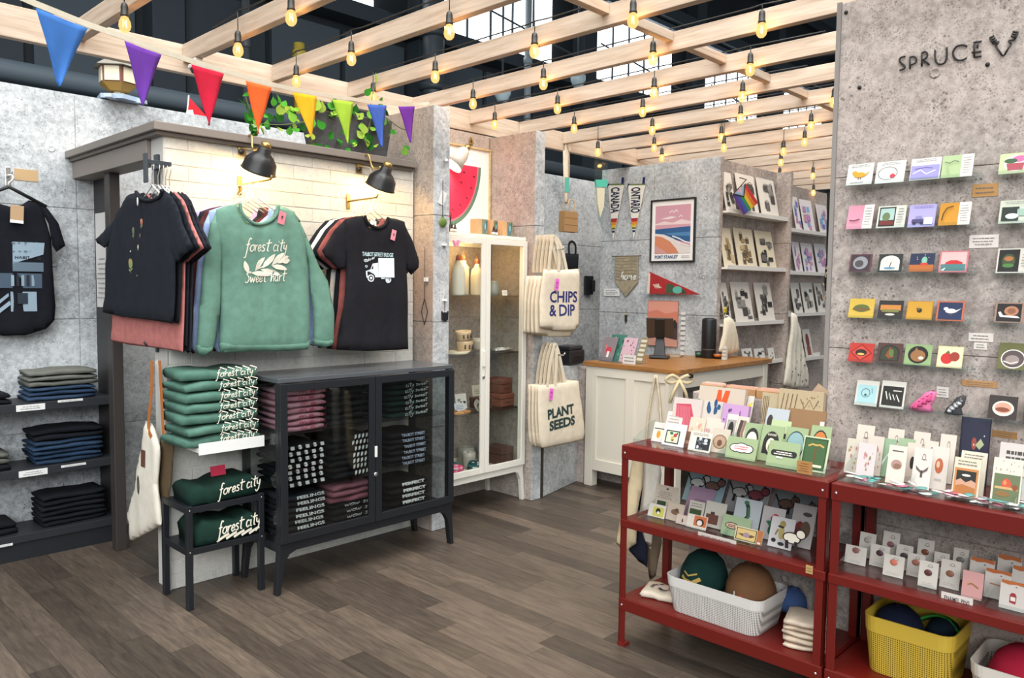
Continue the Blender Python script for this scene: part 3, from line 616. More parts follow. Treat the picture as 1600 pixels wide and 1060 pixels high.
# --- rack at the wall corner, shirts facing left
ar = thing('wall_hook', 'black square-tube face-out bracket at the end of the brick wall', 'hook', (XK0-.004, 3.66, 1.905), -90)
BR2 = paint('353c42', .45)
obj('wall_plate', box((-.02, -.014, -.03), (.02, 0, .10), BR2), ar, bevel=.002); AX = 3.66-onx(238, 293, 1.372).y+.012; obj('arm', box((-.009, -.026, .03), (AX+.009, -.012, .048), BR2), ar, bevel=.001); obj('rail', box((AX-.009, -.115, .03), (AX+.009, -.026, .048), BR2), ar, bevel=.001); obj('end_plate', box((AX-.02, -.123, -.05), (AX+.02, -.115, .075), BR2), ar, bevel=.002)
FP = Pl('x', 1.372, 237, 300); fz = FP.p
fte = [('body', [(216, 300), (205, 303), (197, 307), (180, 338), (170, 384), (166, 420), (164, 465), (159, 488), (190, 495), (235, 500), (271, 506), (274, 440), (275, 400), (268, 345), (264, 303), (257, 297), (252, 306), (238, 312), (224, 309)]),
       ('sleeve', [(198, 306), (175, 347), (150, 374), (152, 380), (164, 388), (172, 381), (185, 345)]), ('sleeve', [(262, 300), (272, 312), (287, 352), (303, 387), (290, 398), (277, 410), (262, 396), (243, 380), (250, 340), (256, 310)])]
fx, fzz = fz(218, 380)
def sprig(u, v, s, c, c2): x, z = fz(u, v); return [('e', x, z, s, s*1.25, c), ('e', x-s*.4, z+s*.5, s*.5, s*.5, c2), ('l', [(x, z-s), (x+s*.2, z-2.6*s)], s*.25, '6f7f58'), leaf2(x, z-1.8*s, s*1.2, .5, s*.3, '7d8a60'), leaf2(x, z-2*s, s*1.1, 2.5, s*.3, '8f9a6a')]
flo = [sprig(226, 347, .012, 'b9705a', 'd8a27a'), sprig(212, 361, .014, '6f7d5c', '9aa27c'), sprig(221, 386, .008, 'cfc8b4', 'a8a890'), sprig(209, 412, .018, '8a9a5a', 'c58a6a'), sprig(224, 368, .006, 'b08d70', 'd0b090'), [('e', *fz(209, 393), .004, .004, 'd9d4c8')], [('e', *fz(219, 431), .004, .004, 'd9d4c8')]]
HW = paint('eeeeea', .35)
t0 = garment('tshirt', 'black tee printed with small wildflowers, facing the left shelves', 't-shirt', FP, fte, '20242b', 0, .022, flo, None, None, 'tees on the corner bracket', .003, 3, [(216, 300), (222, 310), (237, 314), (252, 308), (257, 297)])
HKV = 1.952-(FP.o.z+fz(238, 293)[1]); hanger(t0, .12, *fz(238, 293), c=HW, hk=HKV)
x, z = fz(226, 316); tg = obj('hang_tag', draw(MB().lathe([(0.0001, 0), (.009, .0001), (.009, .001), (0.0001, .0012)], 14, paint('e6e4de')), [], None), t0, (x, -.03, z), (R(90), 0, 0)); tg.scale = (1, 2.1, 1)
lo = [(n, [(u, v+(45 if v > 470 else 0)) for u, v in p]) for n, p in fte]
for i, (c, lb, pts) in enumerate((('1d2026', 'black tee second on the corner bracket', fte), ('c07872', 'dusty pink long tee showing below the black ones', lo), ('23262c', 'black tee fourth on the corner bracket, beside the sweatshirts', [(n, [(u, v+(38 if v > 470 else 0)) for u, v in p]) for n, p in fte]), ('2a2a30', 'charcoal tee last on the corner bracket against the bricks', lo))):
    q = garment('tshirt', lb, 't-shirt', FP, pts, c, .008+.0165*(i+1), .010, None, None, None, 'tees on the corner bracket', .0015, 9+i); hanger(q, .12, *fz(238, 293), c=HW, hk=HKV)
# --- tee on the back wall
VP = Pl('y', 4.70, 20, 318); vz = VP.p
vt = [('body', [(45, 313), (58, 316), (70, 340), (80, 372), (82, 420), (87, 478), (85, 500), (72, 514), (40, 524), (5, 525), (-35, 518), (-52, 503), (-55, 480), (-50, 420), (-48, 372), (-38, 335), (-26, 312), (-14, 310), (-2, 318), (15, 323), (32, 321)]),
      ('sleeve', [(55, 314), (74, 326), (92, 350), (103, 384), (88, 394), (82, 384), (76, 350)]), ('sleeve', [(-24, 311), (-42, 322), (-58, 348), (-70, 380), (-55, 390), (-48, 380), (-42, 346)])]
x, z = vz(30, 435); G1, G2 = '8fa3b0', '5f7280'
sc = [('p', [vz(18, 378), vz(68, 380), vz(66, 398), vz(18, 412)], G1), ('r', *vz(18, 424), *vz(66, 411), G2), ('r', *vz(-10, 450), *vz(64, 428), '46586a')]
for i in range(9): u = -8+i*8; sc.append(('r', *vz(u, 447), *vz(u+4, 430), G1 if i % 2 else '1d232b'))
sc += [('t', 'HABITOUS', *vz(42, 403), .12, .016, .02, '1a2028'), ('r', *vz(16, 487), *vz(56, 456), G1), ('r', *vz(26, 475), *vz(42, 458), '22303c'), ('p', [vz(-12, 490), vz(14, 470), vz(16, 476), vz(-5, 492)], G1), ('p', [vz(-14, 478), vz(12, 458), vz(13, 463), vz(-12, 483)], G1)]
for i in range(14): a = 18+(i*37 % 46); b = 380+(i*13 % 26); sc.append(('e', *vz(a, b), .006, .004, '5f7280'))
q = garment('tshirt', 'black tee with a blue-grey street print hanging on the concrete wall', 't-shirt', VP, vt, '15171d', 0, .03, sc, None, None, None, .006, 4)
hanger(q, .17, *vz(14, 296), c=paint('17181b', .5), r=.009, drop=.075)
x, z = vz(24, 322); tg = obj('price_tag', box((-.03, -.001, -.09), (.03, .001, 0), paint('b49470', .8)), q, (x, -.035, z), (0, R(3), 0)); obj('white_edge', box((-.03, -.0016, -.09), (.03, -.001, -.075), paint('eceae4')), tg)
rail_arm('wall_hook', 'small steel hook plate above the street-print tee', ony(12, 276, YB), '-y', .07, STEEL, .05)
single('price_card', 'tan price card taped above the street-print tee', 'card', box((-.055, -.002, -.03), (.055, 0, .03), paint('b8996f', .8)), ony(41, 274, YB)-Vector((0, .001, 0)))
# sign on the dark post
m = MB().box((-.095, -.002, -.26), (.095, 0, .26), paint('d2cfcb', .8)); draw(m, lines(-.075, .075, -.22, .02, 9, '8f8c8a', 2, .22), lambda x, z, l: (x, -.002-l, z))
single('paper_notice', 'white paper notice on the dark panel behind the flower tee', 'sign', m, (1.544, 4.655, onx(157, 407, 1.545).z), -90)
# --- lamps
def clamp_lamp(label, u, v, mu, mv, shade, inside, tilt=8, yy=3.40, power=4.5):
    c = ony(u, v, yy); b = ony(mu, mv, YK); t = thing('wall_lamp', label, 'lamp', b); d = c-b; M = paint(shade, .35); 
    obj('wall_plate', MB().box((-.02, -.012, -.035), (.02, 0, .045), BRASS), t, bevel=.004)
    obj('clamp_knob', MB().lathe([(.012, 0), (.014, .006), (.014, .016), (0, .018)], 12, paint('26241f', .4)), t, (-.012, -.012, -.02), (R(90), 0, 0))
    obj('arm', MB().tube(smooth_path([(.0, -.01, .025), (.02, -.06, .06), (d.x*.6, d.y*.6, d.z+.075), (d.x, d.y+.01, d.z+.075)]), .005, 8, BRASS), t)
    obj('cable', MB().tube(smooth_path([(0, -.01, .0), (.04, -.05, -.01), (d.x*.7, d.y*.5, d.z+.03), (d.x, d.y, d.z+.08)]), .0028, 5, paint('bfae86', .6)), t)
    s = obj('shade', MB().lathe([(.026, .083), (.03, .08), (.032, .055), (.05, .04), (.072, .012), (.079, -.03), (.084, -.036), (.079, -.034), (.07, .01), (.046, .036), (.028, .05)], 28, M), t, d, (R(tilt+16), R(5), 0))
    obj('collar', MB().lathe([(.02, .078), (.024, .08), (.024, .1), (.012, .108), (0, .108)], 16, BRASS), s)
    obj('bulb', MB().lathe([(0, -.022), (.016, -.016), (.024, .0), (.018, .02), (.012, .035)], 14, glow('lamp_bulb', 'ffd08a', 5)), s)
    l = bpy.data.lights.new('lamp_light', 'POINT'); l.energy = power; l.color = (1, .60, .17); l.shadow_soft_size = .025
    o = bpy.data.objects.new('lamp_light', l); COL.objects.link(o); o.parent = s; o.location = (0, 0, -.028)
    return t
clamp_lamp('black dome wall lamp above the green sweatshirt', 407, 256, 377, 232, '1d1e20', 0, 10, 3.44)
clamp_lamp('black dome wall lamp above the truck tee', 597, 283, 560, 260, '1d1e20', 0, 10, 3.46)
# ================================================================== FOLDED CLOTHES
def folded(w, d, h, seed, mat, roll=0):
    r = random.Random(seed); m = MB(); nx = 9; ring = []; a = [r.uniform(-1, 1) for _ in range(6)]
    for i in range(nx+1):
        t = i/nx; x = (t-.5)*w; e = 1-.16*abs(2*t-1)**6; vs = []
        sag = h*.10*math.sin(t*7+a[0]*3)+h*.06*math.sin(t*15+a[1]*4); yo = .006*math.sin(t*5+a[2]*4)
        for y, z in ((-.5, .5), (-.49, .18), (-.46, .04), (-.36, 0), (.4, 0), (.5, .25), (.5, .7), (.4, 1), (0, 1.0), (-.38, 1), (-.47, .92), (-.495, .75)):
            k = z*h*e*.88; vs.append((x+(.004*math.sin(z*9+a[3]*5) if i in (0, nx) else 0), y*d*(1-.05*abs(2*t-1)**4)+yo, max(0, k+(sag if z > .1 else 0))))
        ring.append(vs)
    V = [v for q in ring for v in q]; n = 12; F = []
    for i in range(nx):
        for j in range(n): F.append((i*n+j, (i+1)*n+j, (i+1)*n+(j+1) % n, i*n+(j+1) % n))
    F.append(tuple(range(n))); F.append(tuple(nx*n+j for j in range(n))[::-1])
    m.add(V, F, mat, True)
    return m
def stack(kind, desc, where, cat, x, y, z, w, d, hs, cols, design=None, rz=0, group=None, order=True, seed=0, mess=1):
    # hs: layer heights from the bottom up; design(i, w, h) -> shapes on the front fold
    n = len(hs); zz = z; r = random.Random(seed+int(x*100)); out = []
    for i in range(n):
        h = hs[i]; c = cols[i % len(cols)]; k = n-1-i
        dsc = desc[i % len(desc)] if isinstance(desc, (list, tuple)) else desc
        ps = ORD[k] if k < len(ORD) else 'lowest'
        lb = '%s %s' % (dsc, where) if n == 1 else ('%s, %s from the top %s' % (dsc, ps, where) if k else '%s, topmost %s' % (dsc, where))
        o = single(kind, lb, cat, folded(w*r.uniform(1-.05*mess, 1+.02*mess), d*r.uniform(.95, 1), h, seed*31+i, cloth(c)), (x+r.uniform(-.005, .005), y+r.uniform(-.006, .006), zz), rz+r.uniform(-2.5, 2.5)*mess, group)
        if design:
            ds = design(i, w, h)
            if ds: obj('print', draw(MB(), ds, lambda a, b, l: (a, -d*.5*(1-.07*max(0, b/h-.5)*2)-.009-l if b < h*.93 else -d*.5+(b-h*.93)*1.0-.006-l, min(b, h*1.02)+l*2), 1, .0006), o)
        out.append(o); zz += h*1.0+.003
    return out
# green jumpers on the white shelf
def d_forest(i, w, h):
    s = script('forest city', .055, h*.42, .165, h*.34, CRMW, .22, .2)
    for k in range(5): s.append(('l', [(-.01+k*.034, h*.98), (.02+k*.034, h*.75), (.01+k*.034, h*.55)], h*.09, CRMW))
    return s
stack('folded_jumper', 'sage green printed jumper', 'of the stack on the white shelf', 'jumper', 1.588, 3.445, .713, .36, .275, (.05, .044, .047, .042, .047, .042, .05), ('567b6c',), d_forest, 0, 'green jumpers on the white shelf', seed=1, mess=2)
def d_stand(i, w, h): return script('forest city', .05, h*.5, .2, h*.26, CRMW, .2, .2, .06)+([('l', [(-.05+k*.036, h*.08), (-.02+k*.036, h*.2), (.0+k*.036, h*.26)], h*.10, CRMW) for k in range(5)] if h > .105 else [])
j = stack('folded_jumper', 'dark green jumper with cream script lettering', 'on the upper tier of the black stand', 'jumper', 1.605, 3.44, .452, .33, .23, (.1,), ('173129',), d_stand, 0, 'dark green jumpers on the stand', seed=4)[0]
obj('swing_tag', box((-.035, -.0015, 0), (.035, .0015, .045), paint('c22b4a', .6)), j, (.0, -.02, .098), (R(-12), 0, 0)); 
stack('folded_jumper', 'dark green jumper with cream script and leaves', 'on the lower tier of the black stand', 'jumper', 1.605, 3.44, .267, .295, .215, (.115,), ('1a352c',), d_stand, 0, 'dark green jumpers on the stand', seed=5)
# inside the black cabinet
def d_words(c, rows=1, blk=.8, seed=0, x0=-.06, x1=.10): return lambda i, w, h: lines(x0, x1, h*.25, h*.85, rows, c, seed+i, blk)
def d_script(t, c): return lambda i, w, h: script(t, .03, h*.5, .15, h*.4, c, .2, .2)
def d_skull(i, w, h):
    o = []
    for k in range(5): o += [('e', -.08+k*.04, h*.55, h*.4, h*.38, 'e8e8e4'), ('e', -.086+k*.04, h*.55, h*.1, h*.12, '17181b'), ('e', -.072+k*.04, h*.55, h*.1, h*.12, '17181b')] if (k+i) % 2 else [('r', -.09+k*.04, h*.2, -.07+k*.04, h*.8, 'dcdcd8')]
    return o
def d_leaf(i, w, h): return [leaf2(.0+k*.022, h*.25, h*1.1, .9, h*.22, 'e9e9e2') for k in range(5)]
def d_text(t, c, th=.05): return lambda i, w, h: [('t', t, .02, h*.52, .15, h*.55, th, c)]
zs = (.237, .477, .737); G = 'folded tees in the black cabinet'
yc = 3.375; D = .27
S = lambda desc, wh, x, k, n, h, cols, dg, w=.22, sd=0: stack('folded_tee', desc, wh, 't-shirt', x, yc, zs[k], w, D, (h,)*n, cols, dg, 0, G, seed=sd)
S('pale pink tee with red lettering', 'in the upper left cabinet stack', 1.955, 2, 7, .026, ('dba6b0', 'd69aa8'), d_script('me u', 'b3203c'), .22, 11)
S('black tee with white skull print', 'in the middle left cabinet stack', 1.955, 1, 7, .026, ('1b1c20',), d_skull, .22, 12)
S('charcoal tee lettered feelings', 'in the lower left cabinet stack', 1.955, 0, 7, .026, ('33353a', '2b2d31'), d_text('FEELINGS', 'e6e6e2', .03), .22, 13)
S('plain black tee', 'in the upper centre cabinet stack', 2.215, 2, 6, .028, ('17181b', '1d1f22'), None, .23, 14)
S('black tee with white leaf print', 'in the middle centre cabinet stack', 2.215, 1, 7, .027, ('18191c',), d_leaf, .23, 15)
stack('folded_tee', ['black tee with white scrawl']*4+['mauve plain tee']*3, 'in the lower centre cabinet stack', 't-shirt', 2.215, yc, zs[0], .23, D, (.026,)*4+(.028,)*3, ('1a1b1e',)*4+('8d5660', '9a626a', '94606a'), lambda i, w, h: d_script('wow so', 'e2e2de')(i, w, h) if i < 4 else None, 0, G, seed=16)
S('dark green tee with white script', 'in the upper right cabinet stack', 2.58, 2, 6, .027, ('17312c', '142722'), d_script('city sweet', 'dfe3dc'), .27, 17)
S('black tee with pale block lettering', 'in the middle right cabinet stack', 2.58, 1, 6, .027, ('1b1c20',), d_text('TALBOT STREET', 'b9c4d6', .02), .27, 18)
S('black tee with bold white capitals', 'in the lower right cabinet stack', 2.58, 0, 5, .029, ('18191d',), d_text('PERFECT', 'ecece6', .06), .27, 19)
# trousers on the dark shelves
def jstack(desc, where, u0, u1, z, hs, cols, sd, rz=0, y=4.66, d=.22):
    a, b = ony(u0, 600, 4.55).x, ony(u1, 600, 4.55).x
    return stack('folded_trousers', desc, where, 'trousers', (a+b)/2, y, z, b-a, d, hs, cols, None, rz, 'folded trousers on the dark shelves', seed=sd)
jstack(['blue denim pair']*3+['grey-olive pair']*3, 'in the upper shelf stack', 45, 153, .808, (.022, .022, .02, .026, .024, .03), ('35475e', '2e4058', '33465c', '63655e', '6a6b64', '6f7068'), 31)
jstack(['denim pair']*5+['black pair']*2, 'in the middle shelf stack', 52, 160, .472, (.022,)*5+(.026, .03), ('24364a', '2a3e56', '26384e', '2c4058', '27394e', '16191f', '14171c'), 32)
jstack(['black trousers']*6, 'in the lower shelf stack', 62, 163, .137, (.025,)*6, ('14161b', '191b20'), 33)
jstack(['black knit']*2, 'at the left end of the upper shelf', -75, 18, .808, (.025, .03), ('15171c',), 34)
jstack(['black trousers', 'grey-olive trousers', 'grey-olive trousers'], 'at the left end of the middle shelf', -75, 14, .472, (.028, .03, .03), ('15171c', '5d5f58', '62645d'), 35)
jstack(['black knit']*2, 'at the left end of the lower shelf', -75, 22, .137, (.03, .035), ('14161a',), 36)
for n, (u, v, w, lb) in enumerate(((48, 637, .13, 'wide white price strip on the upper dark shelf edge'), (110, 626, .12, 'narrow white price strip right on the upper shelf edge'), (52, 739, .13, 'wide white price strip on the middle dark shelf edge'), (115, 727, .12, 'narrow white price strip right on the middle shelf edge'), (2, 854, .10, 'white price strip on the lowest dark shelf edge'))):
    h = .016 if n in (0, 2) else .006
    m = box((-w/2, -.0015, -h), (w/2, 0, h), paint('e4e4e0', .6)); draw(m, lines(-w*.4, w*.4, -h*.6, h*.6, 2, '8a8a8a', n, .3), lambda x, z, l: (x, -.0015-l, z))
    single('price_strip', lb, 'label', m, ony(u, v, 4.519))
# canvas bags hung at the wall end
hk = rail_arm('wall_hook', 'black hook low on the brick wall end holding canvas bags', (1.458, 3.70, 1.135), '-x', .05, BLK, .03)
def canvas(label, pl, body, straps, col, strapcol=None, design=None, thick=.018, name='tote_bag', group=None, rimk=.02, seed=2, cat='bag', sw=.026):
    t = thing(name, label, cat, pl.o, pl.rz, group); f = foldfn(.004, 30, seed, 0); M = cloth(col, .07)
    b = obj('body', puff(pl.P(body), thick, .03, f, M, rimk=rimk), t)
    for i, s in enumerate(straps):
        P = smooth_path([(*pl.p(u, v), 0) for u, v in s], 4); y = -thick*.3 if i == 0 else thick*.3
        m = MB(); rb = ribbon([(q.x, q.y) for q in P], sw); V = []
        for a, c in rb: V += [(a.x, y-.0012, a.y), (c.x, y-.0012, c.y), (c.x, y+.0012, c.y), (a.x, y+.0012, a.y)]
        k = len(rb); F = [(4*j+q, 4*(j+1)+q, 4*(j+1)+(q+1) % 4, 4*j+(q+1) % 4) for j in range(k-1) for q in range(4)]+[(3, 2, 1, 0), (4*k-4, 4*k-3, 4*k-2, 4*k-1)]
        m.add(V, F, cloth(strapcol or col, .07)); obj('strap', m, t)
    if design: obj('print', draw(MB(), design(pl), lambda x, z, l: (x, f(x, z)-thick/2-.001-l, z), 1, .0005), b)
    return t
q = Pl('x', 1.405, 236, 562)
canvas('cream canvas bag with a tan leather strap hanging at the wall end', q, [(228, 657), (236, 662), (250, 700), (247, 760), (253, 820), (230, 833), (205, 846), (200, 801), (213, 757), (222, 700)], [[(240, 564), (240, 610), (235, 665), (240, 684)], [(246, 564), (249, 620), (252, 684)]], 'e3dccb', 'b8713a', lambda p: [('r', *p.p(226, 728), *p.p(232, 704), '6b4330'), ('o', *p.p(223, 757), .012, .045, .35, '3a3230'), ('e', *p.p(223, 757), .005, .03, '5a4a42')], .03)
q = Pl('x', 1.44, 262, 562)
canvas('olive canvas bag hanging beside the cream one', q, [(250, 683), (271, 690), (266, 760), (258, 830), (250, 815), (247, 750)], [[(246, 564), (252, 600), (255, 640), (257, 690)]], '5a4b36', 'e6e2d4', None, .02)
# ================================================================== FIRST PARTITION, NOOK WITH THE WHITE CABINET
def ux(u, y, v=450): return ony(u, v, y).x
def string_thing(name, label, cat, loc, rz, L, charm, c='3a3633'):
    t = thing(name, label, cat, loc, rz); obj('cord', MB().tube([(0, -.006, 0), (0, -.006, -L)], .0016, 5, paint(c)), t); charm(t, -L); return t
def ch_green(t, z):
    obj('disc', MB().lathe([(0, 0), (.026, 0), (.028, .003), (.026, .006), (0, .006)], 20, paint('5f7a34', .4)), t, (0, -.006, z-.028), (R(90), 0, 0)); obj('bail', MB().lathe([(.007, 0), (.007, .008)], 8, paint('3a4a22')), t, (0, -.002, z), (R(90), 0, 0))
    obj('card', box((-.022, -.002, -.04), (.022, .0, .04), paint('dadad8')), t, (.0, -.002, -.10), (0, R(22), 0))
P1Y = 3.440
string_thing('hanging_ornament', 'green glass disc on a cord with a white card, on the concrete pillar', 'ornament', ony(691, 282, P1Y), 0, .21, ch_green)
def ch_black(t, z):
    obj('pot', MB().prism([(-.022, z-.05), (0, z-.062), (.022, z-.05), (.024, z), (.012, z-.012), (0, z-.006), (-.012, z-.012), (-.024, z)], -.012, -.002, paint('17181a', .4)), t)
    obj('clip', box((-.014, -.012, -.012), (.014, 0, .0), paint('e8e8e6')), t, (0, 0, -.02))
string_thing('hanging_ornament', 'black pot-shaped pendant on a cord low on the concrete pillar', 'ornament', ony(694, 462, P1Y), 0, .09, ch_black)
def ch_ring(t, z):
    obj('loop', MB().tube([(.02*math.cos(k*.7), -.006, z-.03+.03*math.sin(k*.7)) for k in range(9)], .0012, 5, STEEL, close=True), t); obj('clip', box((-.014, -.012, -.012), (.014, 0, 0), paint('e8e8e6')), t)
string_thing('hanging_ornament', 'fine silver loop hung from a white clip on the pillar', 'ornament', ony(693, 381, P1Y), 0, .03, ch_ring)
def ch_dia(t, z):
    obj('frame', MB().tube([(0, -.006, z), (.028, -.006, z-.075), (0, -.006, z-.15), (-.028, -.006, z-.075)], .0028, 5, paint('2a2a2c'), close=True), t)
q = string_thing('hanging_ornament', 'black wire diamond on a long cord on the pillar side', 'ornament', onx(665, 385, 2.894), -90, .30, ch_dia); obj('clip', box((-.014, -.012, -.012), (.014, 0, .012), paint('e8e8e6')), q, (.012, 0, -.19))
single('wall_peg', 'small white knob near the top of the concrete pillar', 'hook', MB().lathe([(.004, 0), (.004, .014), (.010, .016), (.011, .024), (0, .027)], 14, paint('d8d6d0', .4)), ony(694, 252, P1Y), rot=(R(90), 0, 0))
# framed watermelon print
FRM = wood('frame_oak', ('b79a68', 'cbb182', 'dcc69a'), (1, 14, 14), .5, .02, 3)
def frame(label, pl, u0, v0, u1, v1, u2, v2, u3, v3, mat, design, fw=.016, dep=.02, paper='f2f0ea', name='framed_print', mb_=0):
    # corners TL, TR, BR, BL in pixels on the plane; the rectangle is squared up
    a, b, c, d = [pl.p(*q) for q in ((u0, v0), (u1, v1), (u2, v2), (u3, v3))]
    x0, x1 = (a[0]+d[0])/2, (b[0]+c[0])/2; z1, z0 = (a[1]+b[1])/2, (c[1]+d[1])/2
    t = thing(name, label, 'picture', pl.o, pl.rz); 
    for q in (((x0, -dep, z0), (x1, 0, z0+fw)), ((x0, -dep, z1-fw), (x1, 0, z1)), ((x0, -dep, z0+fw), (x0+fw, 0, z1-fw)), ((x1-fw, -dep, z0+fw), (x1, 0, z1-fw))): obj('frame_side', box(*q, mat), t, bevel=.0015)
    s = obj('sheet', box((x0+fw, -.008, z0+fw), (x1-fw, -.005, z1-fw), paint(paper, .7)), t)
    w, h = x1-x0-2*fw, z1-z0-2*fw
    obj('print', draw(MB(), design, lambda u, v, l: (x0+fw+u*w, -.008-l, z0+fw+v*h), w/h), s); return t, (x0, x1, z0, z1)
wp = Pl('y', 3.915, 740, 365)
mel = []; n = 26
arc = lambda r: [(.42+r*math.cos(a)*1.0, .80+r*math.sin(a)*.83) for a in [R(180+12)+R(156)*i/n for i in range(n+1)]]
mel = [('p', [(.0, .80)]+[(.40+.49*math.cos(a), .80+.72*math.sin(a)) for a in [math.pi+math.pi*i/n for i in range(n+1)]], '5f8a74'), ('p', [(.40+.455*math.cos(a), .80+.67*math.sin(a)) for a in [math.pi+math.pi*i/n for i in range(n+1)]], 'f07a86'), ('p', [(.40+.44*math.cos(a), .80+.65*math.sin(a)) for a in [math.pi+math.pi*i/n for i in range(n+1)]], 'ee2f55')]
for r, k in ((.33, 11), (.21, 8), (.1, 4)): mel += [leaf2(.40+r*1.15*math.cos(a), .78+r*1.6*math.sin(a)*.95, .035, a, .008, '3a1420') for a in [math.pi*1.06+math.pi*.88*i/(k-1) for i in range(k)]]
frame('framed watermelon slice print in a pale oak frame', wp, 640, 213, 765, 234, 763, 367, 640, 372, FRM, mel, .013)
# white lamp over the print
wl = thing('wall_lamp', 'white tilted spotlight lamp over the watermelon print', 'lamp', ony(735, 222, 3.92)); LW = paint('cfcabd', .4)
obj('wall_plate', box((-.015, -.012, -.02), (.015, 0, .02), BRASS), wl, bevel=.003)
obj('arm', MB().tube([(0, -.01, 0), (-.05, -.06, .015), (-.10, -.10, .0)], .005, 6, BRASS), wl)
c = ony(718, 246, 3.80)-wl.location
s_ = obj('shade', MB().lathe([(.02, .075), (.034, .06), (.048, .02), (.05, -.02), (.064, -.075), (.06, -.073), (.046, -.02), (.042, .02), (.02, .06)], 24, LW), wl, c, (R(10), R(38), 0))
obj('bulb', MB().lathe([(0, -.05), (.02, -.035), (.022, -.01), (.012, .02)], 12, glow('lamp_bulb2', 'ffe2b0', 8)), s_)
obj('cap', MB().lathe([(.016, .07), (.022, .075), (.02, .1), (0, .104)], 14, BRASS), s_)
l = bpy.data.lights.new('print_lamp_light', 'POINT'); l.energy = 5; l.color = (1, .62, .40); l.shadow_soft_size = .03
o = bpy.data.objects.new('print_lamp_light', l); COL.objects.link(o); o.parent = s_; o.location = (0, 0, -.06)
# ---- on top of the white cabinet
def gift(label, u, w, c, c2):
    t = thing('gift_box', label, 'box', (ux(u, 3.66, 345), 3.68, WC['z1'])); obj('carton', box((-w, -.035, 0), (w, .035, .105), paint('c9a274', .8)), t, bevel=.001)
    obj('print', draw(MB(), [('r', -w*.2, .002, w, .103, c), ('p', [(w*.1, .01), (w*.0, .05), (w*.4, .095), (w*.7, .06), (w*.6, .015)], c2), ('p', [(w*.5, .03), (w*.55, .09), (w*.85, .1), (w*.8, .05)], '2f6f78'), ('e', w*.45, .06, w*.12, .02, '9fd0cf')], lambda x, z, l: (x, -.0352-l, z)), t); return t
gift('kraft carton with teal bird print, leftmost on the white cabinet', 752, .045, '8a8a6c', '6b7d80'); gift('kraft carton with dark bird print, middle one on the white cabinet', 770, .030, '7c7a5e', '4c3a30'); gift('kraft carton with blue vase print, rightmost on the white cabinet', 791, .045, '86886c', '557a86')
def dropper(label, u, y, h, body='2a1a16', z=None, r=.011):
    t = thing('dropper_bottle', label, 'bottle', (ux(u, y, 360), y, WC['z1'] if z is None else z)); obj('glass_body', MB().lathe([(r, 0), (r, h*.5), (r*.4, h*.6)], 12, paint(body, .2)), t); obj('label_band', MB().lathe([(r*1.03, h*.12), (r*1.03, h*.38)], 12, paint('e6dfd0')), t); obj('cap', MB().lathe([(r*.5, h*.58), (r*.5, h*.8), (r*.25, h*.85), (r*.25, h), (0, h)], 10, paint('1a1a1a', .4)), t)
dropper('small brown dropper bottle at the left end of the white cabinet', 706, 3.60, .062); dropper('second brown dropper bottle beside the reed sticks', 711, 3.60, .058); dropper('brown dropper bottle before the middle kraft carton', 771, 3.59, .06); dropper('slim brown dropper bottle right of the middle carton', 776, 3.59, .055, '3a1c16', None, .008)
t = thing('reed_diffuser', 'dark reed diffuser with sticks behind the dropper bottles', 'diffuser', (ux(707, 3.70, 350), 3.72, WC['z1'])); obj('jar', MB().lathe([(.016, 0), (.016, .04), (.008, .05), (.008, .058)], 12, paint('241a18', .3)), t)
for k in range(4): obj('reed', MB().tube([(0, 0, .05), (-.012+k*.01, .004*k-.006, .14)], .0015, 5, paint('2c2420')), t)
# ---- inside the white cabinet
def bottle(label, u, y, r, h, c, band=None):
    t = thing('stone_bottle', label, 'bottle', (ux(u, y), y, 1.371)); obj('body', MB().lathe([(r*.96, 0), (r, .01), (r, h*.55), (r*.85, h*.72), (r*.42, h*.82), (r*.36, h*.9)], 22, paint(c, .35)), t)
    if band: obj('glaze_stripe', MB().box((r*.25, -r*1.0, .005), (r*.6, -r*.55, h*.7), paint(band, .4)), t)
    obj('wire_clasp', MB().tube([(-r*.5, 0, h*.86), (-r*.45, 0, h*1.0), (0, 0, h*1.12), (r*.45, 0, h*1.0), (r*.5, 0, h*.86)], .002, 5, paint('8a4a30', .4)), t); obj('stopper', MB().lathe([(r*.3, h*.88), (r*.34, h*.92), (r*.3, h*1.0), (r*.1, h*1.05), (0, h*1.05)], 12, paint('b5562f', .5)), t)
bottle('pale grey stoneware bottle, leftmost in the lit top of the white cabinet', 716, 3.66, .044, .24, 'd9d6c6'); bottle('slate striped stoneware bottle behind the pale one', 724, 3.80, .044, .25, 'd2cdbb', '59656c'); bottle('cream stoneware bottle beside the cabinet door stile', 745, 3.72, .042, .225, 'e2d6b6')
single('glass_jar', 'small grey patterned jar behind the right cabinet door', 'jar', MB().lathe([(.03, 0), (.034, .02), (.034, .06), (.026, .075), (.028, .085), (.028, .094), (0, .095)], 16, paint('8a9490', .3)), (ux(772, 3.72), 3.72, 1.371))
def card_sign(label, u, y, z, w, h, c='f0ece4'):
    m = box((-w/2, -.001, 0), (w/2, .001, h), paint(c, .7)); draw(m, lines(-w*.4, w*.4, h*.15, h*.85, 3, '77706a', int(u), .25), lambda x, zz, l: (x, -.001-l, zz)); return single('price_card', label, 'card', m, (ux(u, y), y, z), rot=(R(-8), 0, 0))
card_sign('small white price card on the top shelf of the white cabinet', 789, 3.62, 1.371, .045, .034)
b = MB().lathe([(0, 0), (.03, 0), (.05, .012), (.058, .05), (.053, .05), (.045, .012), (0, .006)], 20, paint('f49ab8', .5)); 
t = thing('butterfly_bow', 'pink paper butterfly stuck to the white cabinet door', 'ornament', ony(711, 381, 3.52))
